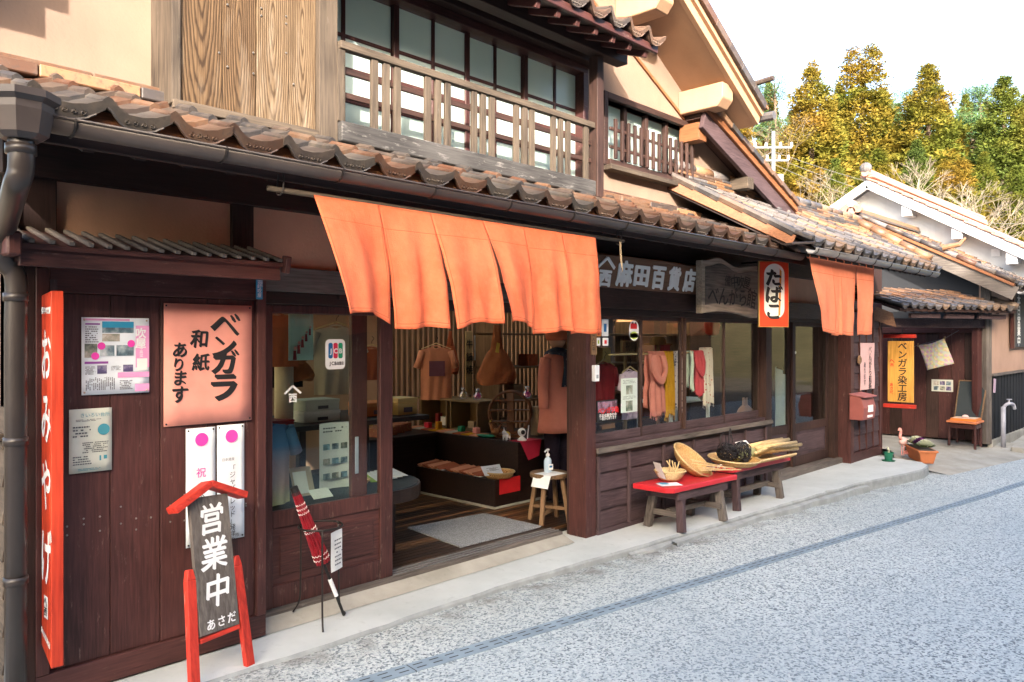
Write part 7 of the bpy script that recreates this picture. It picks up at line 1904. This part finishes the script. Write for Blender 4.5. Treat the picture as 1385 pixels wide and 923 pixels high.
# upper white gable
WX = 17.0; apy, apz = 1.75, 4.92; sl3 = .60
w = MB(); w.prism([(-1.2,2.2),(4.7,2.2),(4.7,apz-sl3*2.95-.1),(apy,apz-.1),(-1.2,apz-sl3*2.95-.1)], WX, WX+.2, 'x'); w.build('gable_wall', 'plaster_white', nb_)
ur = MB()
for s in (-1,1):
    ye = apy+s*3.15; ur.prism([(apy,apz+.02),(ye,apz+.02-sl3*3.15),(ye,apz-.06-sl3*3.15),(apy,apz-.06)], WX-.36, 26, 'x')
uroof = ur.build('upper_roof', 'plaster_white', nb_)
for s in (-1,1):
    ye = apy+s*3.15; br('verge_band', 'plaster_white', uroof, (WX-.37,apy,apz-.09), (WX-.37,ye,apz-.09-sl3*3.15), .06, .15)
    for k in range(3): y_ = apy+s*(.75+.9*k); bx('purlin_end', 'plaster_white', uroof, WX-.36, WX+.01, y_-.09, y_+.09, apz-sl3*(y_-apy)*s-.36, apz-sl3*(y_-apy)*s-.14)
    tp = tile_mesh('gable_tile', .275, .30, 'tile_pink', n=6)
    if s == -1:
        upg3 = Vector((0,1,sl3)).normalized(); 
        for r_ in range(14): lay_tiles(uroof, Vector((WX-.42,ye,apz-sl3*3.15+.02)) + upg3*.26*r_, EX, upg3, 8, 1, .268, .26, (tp,tp), jit=.8)
        br('roof_cover', 'tile_pink', uroof, (WX+5.6,ye,apz-sl3*3.15+.06), (WX+5.6,apy,apz+.06), 7.6, .05)
for lay in range(3): br('ridge_tile', 'tile_pink', uroof, (WX-.4,apy,apz+.08+.05*lay), (26,apy,apz+.08+.05*lay), .26-.03*lay, .045)
MB().ball((WX-.45,apy,apz+.24), .12, 10, 8, sx=.7).build('ridge_ornament', 'tile_grey', uroof); MB().tube([(WX-.5,apy,apz+.14),(WX+9,apy,apz+.26)], .075, 10).build('ridge_cap', 'tile_pink', uroof)
MB().box(WX-.02,WX+.0,-.55,-.40,3.22,3.36).build('meter_box', 'white_plastic', nb_)
# black sign board with white characters on its wall
t = thing('wall_sign', 'black wall board with columns of white characters on the tan house', 'sign', (16,NY-.08,1.5)); bx('board', 'charcoal', t, 15.5, 17.2, NY-.07, NY-.03, 1.509, 2.50); bx('frame', 'bengara_z', t, 15.40, 15.495, NY-.08, NY-.02, 1.509-.02, 2.52)
text('本日営業中', .19, 'letter_white', t, (15.80,NY-.07,2.32), EX, EZ, bold=.03, spacing=.93, sx=1.35); text('郷土館案内', .20, 'letter_white', t, (16.5,NY-.07,2.34), EX, EZ, bold=.03, spacing=.93, sx=1.8)
# water tap and pale board scrap
t = thing('standpipe', 'white standpipe with a tap against the black boards', 'tap', (14.25,-1.18,-.05)); MB().tube([(14.22,-1.16,-.12),(14.22,-1.16,.58)], .035, 10).build('pipe', 'white_pipe', t, smooth=True); MB().tube(arc_pts([(14.22,-1.16,.56),(14.26,-1.20,.62),(14.36,-1.26,.62),(14.40,-1.28,.54)],5), .026, 8).build('spout', 'white_pipe', t, smooth=True); MB().tube([(14.30,-1.22,.64),(14.30,-1.22,.69)], .015, 7).build('spindle', 'white_pipe', t); br('handle', 'white_pipe', t, (14.26,-1.20,.695), (14.35,-1.25,.695), .02, .015)
t = MB().bar((14.18,-1.045,.80),(14.20,-1.05,1.02), .10, .012, (0,1,0)).build('notice_scrap', 'lavender', None); tag(t, 'small pale tag hanging on the black boards', 'tag')
t = MB().prism([(14.0,-1.62),(14.6,-1.78),(14.9,-1.45),(14.5,-1.25),(14.05,-1.3)], -.14, -.02, 'z').build('stone_slab', 'concrete_old', None, bevel=.01); tag(t, 'flat stone slab at the foot of the standpipe', 'slab')

# ================================================================ HOUSES ACROSS THE STREET (they shade the road and show in the glass)
def house(label, x0, x1, yf, zr, ze, wallm, tm_, oh=.7, deep=6.5):
    t = thing('opposite_house', label, 'house', ((x0+x1)/2, yf, 0), 'houses across the street')
    yb = yf-deep; ym = (yf+yb)/2
    MB().box(x0,x1,yb,yf,2.9,ze).build('wall', wallm, t); MB().box(x0,x1,yb,yf,-.1,2.9).build('board_wall', 'dark_z', t)
    mb = MB(); mb.prism([(yf+oh,ze-.05),(ym,zr),(yb-oh,ze-.05),(yb-oh,ze-.2),(ym,zr-.16),(yf+oh,ze-.2)], x0-.5, x1+.5, 'x'); rf = mb.build('roof', tm_, t)
    n = int((x1-x0+1)/.30)
    for k in range(n+1):
        x = x0-.5+.30*k; MB().tube([(x,yf+oh,ze-.02),(x,ym,zr+.03)], .05, 6).build('tile_row', tm_, rf)
    bx('ridge', tm_, rf, x0-.5, x1+.5, ym-.14, ym+.14, zr, zr+.28)
    mb = MB(); mb.prism([(yf+1.0,2.45),(yf,2.95),(yf,2.8),(yf+1.0,2.33)], x0-.2, x1+.2, 'x'); mb.build('pent_roof', tm_, t)
    for k in range(3):
        xm = lerp(x0,x1,(k+.5)/3); w_ = (x1-x0)/3*.36
        for za, zb_ in ((.3,2.1),(3.4,4.6)):
            f_ = bx('window', 'dark_x', t, xm-w_, xm+w_, yf+.001, yf+.04, za, zb_); 
            for q in range(8): bx('bar', 'post_z', f_, lerp(xm-w_,xm+w_,(q+.5)/8)-.03, lerp(xm-w_,xm+w_,(q+.5)/8)+.03, yf+.042, yf+.08, za, zb_, bevel=0)
house('peach house across the street reflected in the shop glass', -19.0, -6.02, -6.9, 7.50, 5.0, 'plaster_peach', 'tile_mix', deep=6.6)
house('tan house across the street seen in the door reflections', -4.98, 6.28, -6.9, 7.52, 5.0, 'plaster_tan', 'tile_grey', deep=6.6)
house('peach house further along the opposite side of the street', 7.3, 19.5, -6.9, 7.46, 5.0, 'plaster_peach', 'tile_mix', deep=6.6)

# ================================================================ HILLSIDE AND TREES
def hz(x, y):
    s = .92*x + .39*y; q = max(0, s-27); return -.17 + (.36*q if q < 45 else .36*45 + .12*(q-45)) + .5*math.sin(x*.11+y*.07)*min(1, q/10)
mb = MB(); nx, ny_ = 40, 40
mb.grid(lambda u, v: Vector((lerp(16,150,u), lerp(-50,110,v), hz(lerp(16,150,u), lerp(-50,110,v))-.02)), nx, ny_); tag(mb.build('hillside', 'hillgrass', None, smooth=True), kind='structure')
def at(px, k):
    # ground point on the hillside in the direction of a bearing, k metres out
    t_ = (px-692.5)/1050; a_ = math.atan2(1007.5,1050); return Vector((k*(math.cos(a_)+t_*math.sin(a_)), -4.05 + k*(math.sin(a_)-t_*math.cos(a_)), 0))
def cedar_mesh(seed, mat, h=1.0, wid=.24, clumps=640, leaves=52):
    rr = random.Random(seed); mb = MB()
    twin = seed % 2 == 0
    for i in range(clumps):
        f = .03 + .965*(1 - rr.random()**.80)
        ax_ = 0.0
        if twin and f > .72: ax_ = (-1 if rr.random() < .5 else 1)*wid*.13
        r0 = wid*(1-f)**.92*(.90+.16*math.sin(f*31+seed)) + .002
        a_ = rr.uniform(0, 2*math.pi); r_ = r0*math.sqrt(rr.uniform(.30,1.10)); c = Vector((ax_+r_*math.cos(a_), r_*math.sin(a_), f - .03*r_/wid))
        cr = (.018+.031*(1-f))*rr.uniform(.7,1.3)
        for k in range(leaves):
            d = Vector((rr.gauss(0,1), rr.gauss(0,1), rr.gauss(0,.75))); d.normalize(); p = c + d*cr*rr.uniform(.35,1.0)
            s_ = cr*rr.uniform(.20,.36); e = Vector((rr.gauss(0,1), rr.gauss(0,1), rr.gauss(0,1))).normalized(); g_ = (d + e*.5).normalized(); e = g_.cross(e).normalized()
            mb.add([p - e*s_*.5, p + e*s_*.5, p + g_*s_*1.5 + Vector((0,0,s_*.25))], [(0,1,2)])
    return mb.mesh('cedar_crown', mat, recalc=False)
trunk_me = MB().tube([(0,0,-.05),(0,0,.4),(0,0,.90)], [.020,.012,.003], 7).mesh('cedar_trunk', 'bark')
crowns = [cedar_mesh(2,'cedar'), cedar_mesh(3,'cedar'), cedar_mesh(5,'cedar_green'), cedar_mesh(4,'cedar')]
def cedar(label, px, top, k, ci, wscale=1.0, spin=0, group='cedars on the hillside'):
    p = at(px, k); gz_ = hz(p.x, p.y); H_ = 1.66 + k*(458-top)/1050 - gz_
    t = thing('cedar_tree', label, 'tree', (p.x,p.y,gz_), group); s = Matrix.Diagonal((H_*wscale*1.28, H_*wscale*1.28, H_, 1)); rot = Matrix.Rotation(spin, 4, 'Z')
    for me, nm in ((trunk_me,'trunk'),(crowns[ci],'crown')):
        o = bpy.data.objects.new(nm, me); col.objects.link(o); o.parent = t; o.matrix_basis = rot @ s
# bearings in the picture are turned into places on the hillside
VX = R(46.2)
cedar('tall brown-tipped cedar with a forked top nearest the gable', 1098, 84, 46, 0, 1.15, .4)
cedar('tallest cedar with a double top left of centre', 1166, 62, 50, 3, 1.25, VX+1.0)
cedar('broad conical golden cedar right of the tallest', 1256, 84, 47, 1, 1.25, .9)
cedar('golden green cedar at the right edge of the wood', 1358, 104, 44, 2, 1.3, .2)
cedar('slender cedar behind the forked one', 1135, 112, 58, 1, .9, 2.0)
cedar('dark green cedar between the broad and edge cedars', 1306, 128, 56, 2, 1.1, 1.4)
cedar('small brown cedar close to the gable verge', 1040, 108, 60, 1, .8, 2.6)
cedar('green cedar filling the gap behind the tallest', 1215, 140, 62, 2, 1.2, 3.0)
cedar('low golden cedar at the foot of the slope', 1290, 215, 38, 3, 1.5, 1.9)
cedar('low green cedar at the far right foot of the slope', 1375, 225, 37, 2, 1.5, .7)
cedar('low golden cedar left of the white gable', 1190, 200, 40, 1, 1.4, 2.2)
cedar('cedar cut by the right edge of the view', 1405, 118, 50, 1, 1.2, 1.2)
cedar('cedar partly hidden by the gable roof', 1000, 150, 55, 0, 1.2, 1.2)
for j, (px, top, k, ci) in enumerate(((1070,150,60,2),(1120,135,64,0),(1195,118,66,1),(1280,140,66,2),(1335,135,66,0),(1385,128,62,2),(1240,190,42,2),(1330,205,41,1),(1130,215,41,2))):
    cedar(('dark cedar behind the grey bare tree','cedar top showing behind the forked cedar','cedar top in the gap right of the tallest','far cedar right of the broad golden one','far cedar beside the open pine','far cedar at the right edge of the view','lower green cedar before the broad golden one','lower golden cedar under the open pine','lower green cedar behind the first bare tree')[j], px, top, k, ci, 1.15, j*.7)
# pines with flat pads
def pine(label, px, top, k, seed):
    p = at(px, k); gz_ = hz(p.x, p.y); H_ = 1.66 + k*(458-top)/1050 - gz_; t = thing('pine_tree', label, 'tree', (p.x,p.y,gz_), 'pines on the hillside'); rr = random.Random(seed); mb = MB(); tb = MB()
    tb.tube([(p.x,p.y,gz_-.2),(p.x+.3,p.y,gz_+H_*.5),(p.x+.1,p.y,gz_+H_*.98)], [.22,.15,.04], 7)
    for i in range(16):
        f = rr.uniform(.45,1); a_ = rr.uniform(0,6.28); r_ = (1.25-f)*3.2*rr.uniform(.4,1); c = Vector((p.x+.2+r_*math.cos(a_), p.y+r_*math.sin(a_), gz_+H_*f)); tb.tube([(p.x+.2,p.y,gz_+H_*f-.6), c], [.06,.02], 4)
        for q in range(220):
            d = Vector((rr.gauss(0,.55), rr.gauss(0,.55), rr.gauss(0,.22))); b = c + d*1.1; e = Vector((rr.gauss(0,1),rr.gauss(0,1),rr.gauss(0,.6)+.5)).normalized(); s_ = e.orthogonal().normalized()*.03; mb.add([b-s_, b+s_, b+e*rr.uniform(.2,.4)], [(0,1,2)])
    tb.build('trunk', 'bark', t); mb.build('crown', 'pine', t, recalc=False)
pine('blue green pine top beside the gable verge', 1047, 108, 57, 1); pine('blue green pine between the two golden cedars', 1226, 122, 58, 2); pine('blue green pine behind the right-hand cedars', 1325, 118, 60, 3); pine('open pine with bare trunk left of the edge cedar', 1313, 150, 50, 4)
# bare winter trees
def bare(label, px, top, k, seed, spread=.55, mat='pale_bark', lv=5, r0=.075):
    p = at(px, k); gz_ = hz(p.x, p.y); H_ = 1.66 + k*(458-top)/1050 - gz_; t = thing('bare_tree', label, 'tree', (p.x,p.y,gz_), 'bare trees below the cedars'); rr = random.Random(seed); mb = MB(); tw = MB()
    def grow(a, d, ln, r, n):
        b = a + d*ln; m_ = a.lerp(b,.5) + Vector((rr.uniform(-.06,.06),rr.uniform(-.06,.06),0))*ln
        (mb if n > 2 else tw).tube([a, m_, b], [r, r*.85, r*.68], 5 if n > 2 else 3, False)
        if n == 0: return
        for q in range(3 if n > 1 else 4):
            dd_ = (d + Vector((rr.gauss(0,spread),rr.gauss(0,spread),rr.gauss(.12,spread*.5)))).normalized(); grow(b, dd_, ln*rr.uniform(.6,.82), r*.6, n-1)
    grow(Vector((p.x,p.y,gz_-.1)), Vector((rr.uniform(-.1,.1),rr.uniform(-.1,.1),1)).normalized(), H_*.30, r0, lv)
    mb.build('trunk', mat, t); tw.build('crown', mat, t)
bare('bare pale tree with spreading twigs before the forked cedar', 1147, 188, 36, 1); bare('bare white-limbed tree above the white gable', 1232, 180, 36, 7, .45, r0=.08); bare('bare forked tree above the pink tiles', 1322, 225, 34, 12, .5, r0=.09)
bare('wide grey bare tree beside the gable verge', 1062, 145, 44, 21, .6, 'twig', 6, .09); bare('low bare tree behind the utility pole', 1085, 215, 37, 33, .65, 'twig'); bare('low twiggy tree at the ridge ornament', 1180, 230, 33, 41, .7, 'twig'); bare('low twiggy tree at the far right', 1362, 255, 33, 57, .6, 'pale_bark', 5, .06); bare('twiggy tree between the two white-limbed ones', 1275, 235, 35, 63, .65, 'twig', 5, .06)
# undergrowth
mb = MB(); rr = random.Random(77)
for i in range(5200):
    px_ = rr.uniform(985,1450); k = rr.uniform(29,44); p = at(px_, k); p.z = hz(p.x,p.y)-.1; h_ = rr.uniform(.6,2.4); d = Vector((rr.gauss(0,.4),rr.gauss(0,.4),1)).normalized(); s_ = Vector((rr.gauss(0,1),rr.gauss(0,1),0)).normalized()*rr.uniform(.012,.03)
    mb.add([p-s_, p+s_, p+d*h_], [(0,1,2)])
tag(mb.build('undergrowth', 'twig', None, recalc=False), 'pale dry brush covering the foot of the hillside', 'brush', kind='stuff')
mb = MB()
for i in range(14000):
    px_ = rr.uniform(960,1480); k = rr.uniform(46,74); p = at(px_, k); p.z = hz(p.x,p.y) + rr.uniform(-.2,1)*6.0*rr.random(); e = Vector((rr.gauss(0,1),rr.gauss(0,1),rr.gauss(0,1))).normalized(); g_ = e.orthogonal().normalized(); s_ = rr.uniform(.2,.45)
    mb.add([p-e*s_*.5, p+e*s_*.5, p+g_*s_*1.4], [(0,1,2)])
tag(mb.build('shrub_layer', 'cedar_green', None, recalc=False), 'mass of green shrubs growing between the cedars', 'shrubs', kind='stuff')
# utility pole and cables
p = at(1046, 36); zt_ = 1.66 + 36*(458-178)/1050; t = thing('utility_pole', 'grey utility pole with crossarms rising behind the roof', 'pole', (p.x,p.y,hz(p.x,p.y)))
MB().tube([(p.x,p.y,hz(p.x,p.y)-.3),(p.x,p.y,zt_)], [.13,.09], 10).build('post', 'pole_grey', t, smooth=True); ca_ = Vector((.69,-.72,0))
for z_, l_ in ((zt_-.75,.85),(zt_-1.35,.7)):
    br('crossarm', 'pole_grey', t, Vector((p.x,p.y,z_))-ca_*l_, Vector((p.x,p.y,z_))+ca_*l_, .09, .09)
    for s in (-1,-.4,.4,1): MB().tube([Vector((p.x,p.y,z_+.04))+ca_*l_*s, Vector((p.x,p.y,z_+.24))+ca_*l_*s], [.06,.045], 8).build('insulator', 'white_plastic', t)
MB().lathe([(.17,0),(.2,.05),(.2,.55),(.17,.6)], (p.x+.2,p.y-.2,zt_-2.6), 14).build('transformer', 'pole_grey', t)
for j, (pa_, pb2) in enumerate((((1046,205,36),(1420,262,40)),((1046,212,36),(1420,285,38)),((1046,222,36),(1420,303,35)),((1046,205,36),(940,160,30)))):
    a_ = at(pa_[0],pa_[2]); a_.z = 1.66+pa_[2]*(458-pa_[1])/1050; b_ = at(pb2[0],pb2[2]); b_.z = 1.66+pb2[2]*(458-pb2[1])/1050
    o = MB().tube([a_.lerp(b_,k/14) - Vector((0,0,.9*math.sin(math.pi*k/14))) for k in range(15)], .011, 4).build('power_cable', 'pole_grey', None); tag(o, ('highest','middle','lowest','leftward')[j] + ' cable running from the utility pole', 'cable', 'cables from the utility pole')
